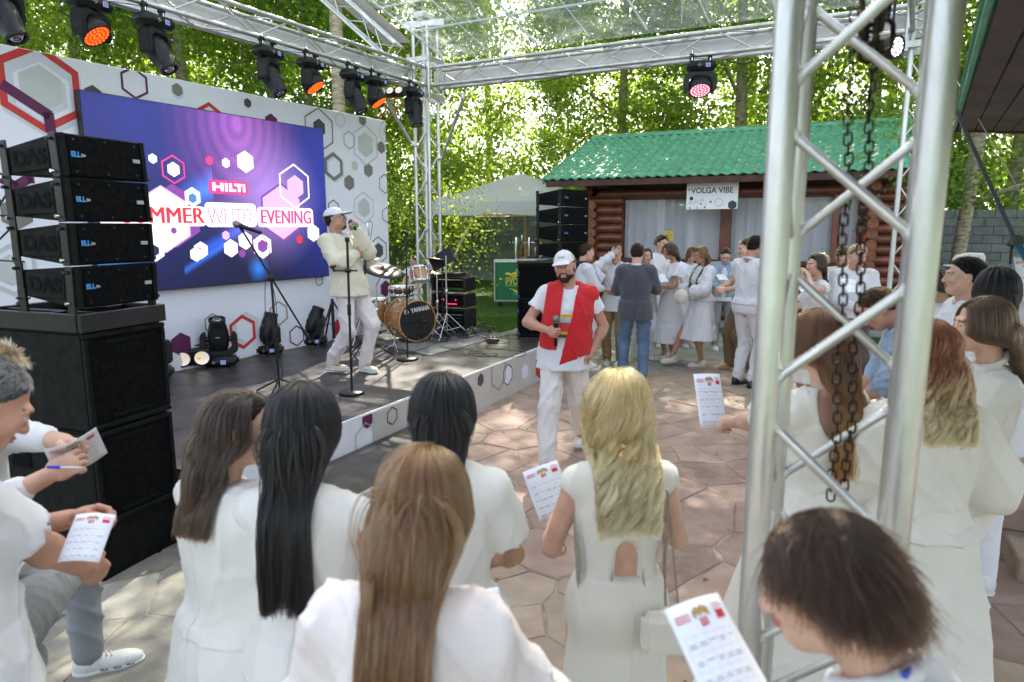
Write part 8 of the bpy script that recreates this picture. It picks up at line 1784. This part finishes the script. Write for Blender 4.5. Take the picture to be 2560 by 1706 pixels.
guest('dark haired woman with hair tied low touching her hair behind the foreground post', 2040, 632, 7.4, 100, 'f', near=True, head=(4, 2, 0), hair=('up', 'dbrown', dict(len=.22, cap=.006)), hands=((-.1, .16, 1.50), (.13, -.02, 1.50)), poles=((-1, .3, -.8), (1, .0, -.8)), clothes=[('dress_top', 'white', dict(sleeve='none', off=.016, hem=.9)), ('skirt', 'cream', dict(z=(1.05, .3), r=(.15, .26)))])
guest('fair haired man in a pale blue shirt behind the woman touching her hair', 2056, 629, 8.2, 110, hair=('short', 'tanh', {}), clothes=[('shirt', 'lblue', dict(sleeve='short', collar=1)), ('trousers', 'white')])
guest('brown haired man in white looking down, left of the man with the wrist watch', 2112, 610, 8.3, 150, hair=('short', 'brown', {}), head=(0, 24, 0), clothes=[('shirt', 'white', dict(collar=1)), ('trousers', 'brown')])
g = guest('man in a white shirt, brown trousers and wrist watch near the log corner', 2145, 606, 7.5, 172, near=True, hair=('short', 'tanh', dict(len=.03)), head=(0, 12, 0), clothes=[('shirt', 'white', dict(collar=1, off=.016, hem=.96, flare=0)), ('trousers', 'brown', {}), ('belt', leath)])
w_ = g['arms'][0][2]; e_ = g['arms'][0][1]; dd = (w_ - e_).normalized(); lathe('wrist_watch', [(.031, -.012), (.035, -.008), (.035, .008), (.031, .012)], leath, None, 16, M=Matrix.Translation(w_ - dd * .03) @ dd.to_track_quat('Z', 'Y').to_matrix().to_4x4()); adopt(COL.objects[-1], g['o'])
person('man in a dark suit behind the far subwoofers with his hand at his chin', D(1347, 605, 13).x, 13.0, D(1347, 605, 13).z, 'm', 170, head=(0, 10, 0), hair=('short', 'dbrown', {}), hands=((-.1, .28, 1.1), (.03, .2, 1.45)), poles=HP, clothes=[('shirt', 'navy', dict(off=.02, cut=[((0, .15, 1.3), (.04, .08, .16))], name='suit_jacket')), ('shirt', 'white', dict(off=.010, sleeve='none', collar=1)), ('trousers', 'navy')], shoes=(leath, leath), group='people behind the stage')
dx_ = D(1034, 650, 13.0); person('person in white half hidden by birch leaves behind the drum kit', dx_.x, 13.0, 1.45, 'm', 165, z=0, head=(0, 8, 0), hair=('short', 'brown', {}), hands=((-.14, .32, 1.0), (.14, .34, 1.0)), poles=HP, clothes=[('shirt', 'white', dict(sleeve='short')), ('trousers', 'white')], shoes=WS, group='people behind the stage')
# sheets in the hands of the far guests
for lb, px, py, Y, xd, yd in (('printed sheet in the hands of the woman with curls', 1654, 697, 9.75, (.9, .1, .15), (-.1, .6, .35)), ('printed sheet held up by the woman with braids', 1706, 676, 9.45, (.85, .1, -.4), (.35, .25, .8)), ('white sheet held by the man facing away at the speaker stack', 1497, 688, 9.35, (.3, -.5, .7), (-.5, .5, .3)), ('white sheet held by the young man with glasses', 1805, 694, 10.6, (1, 0, 0), (0, .8, .3)), ('white sheet held by the woman touching her hair', 2010, 715, 7.2, (.9, 0, .25), (-.1, .7, .3)), ('printed sheet held by the man with the wrist watch', 2128, 716, 7.15, (1, 0, 0), (0, .7, .5))):
    paper(lb, D(px, py, Y), Vector(xd), Vector(yd), w=.15, h=.21, style='pattern' if 'printed' in lb else 'none' if 0 else 'pattern', group='sheets held by the far guests')
wb = D(1703, 742, 9.4); t = root('handbag', 'small round white handbag hanging between the two women in white dresses', 'bag', wb); lathe('bag_body', [(0, -.03), (.09, -.028), (.105, 0), (.09, .028), (0, .03)], FB['cream'], t, 24, M=Matrix.Translation(wb) @ Matrix.Rotation(PI / 2, 4, 'X')); tube('strap', [wb + Vector((-.03, 0, .1)), wb + Vector((-.05, 0, .3)), wb + Vector((-.02, 0, .42)), wb + Vector((.03, 0, .3)), wb + Vector((.03, 0, .1))], .006, FB['cream'], t, 6, 5)
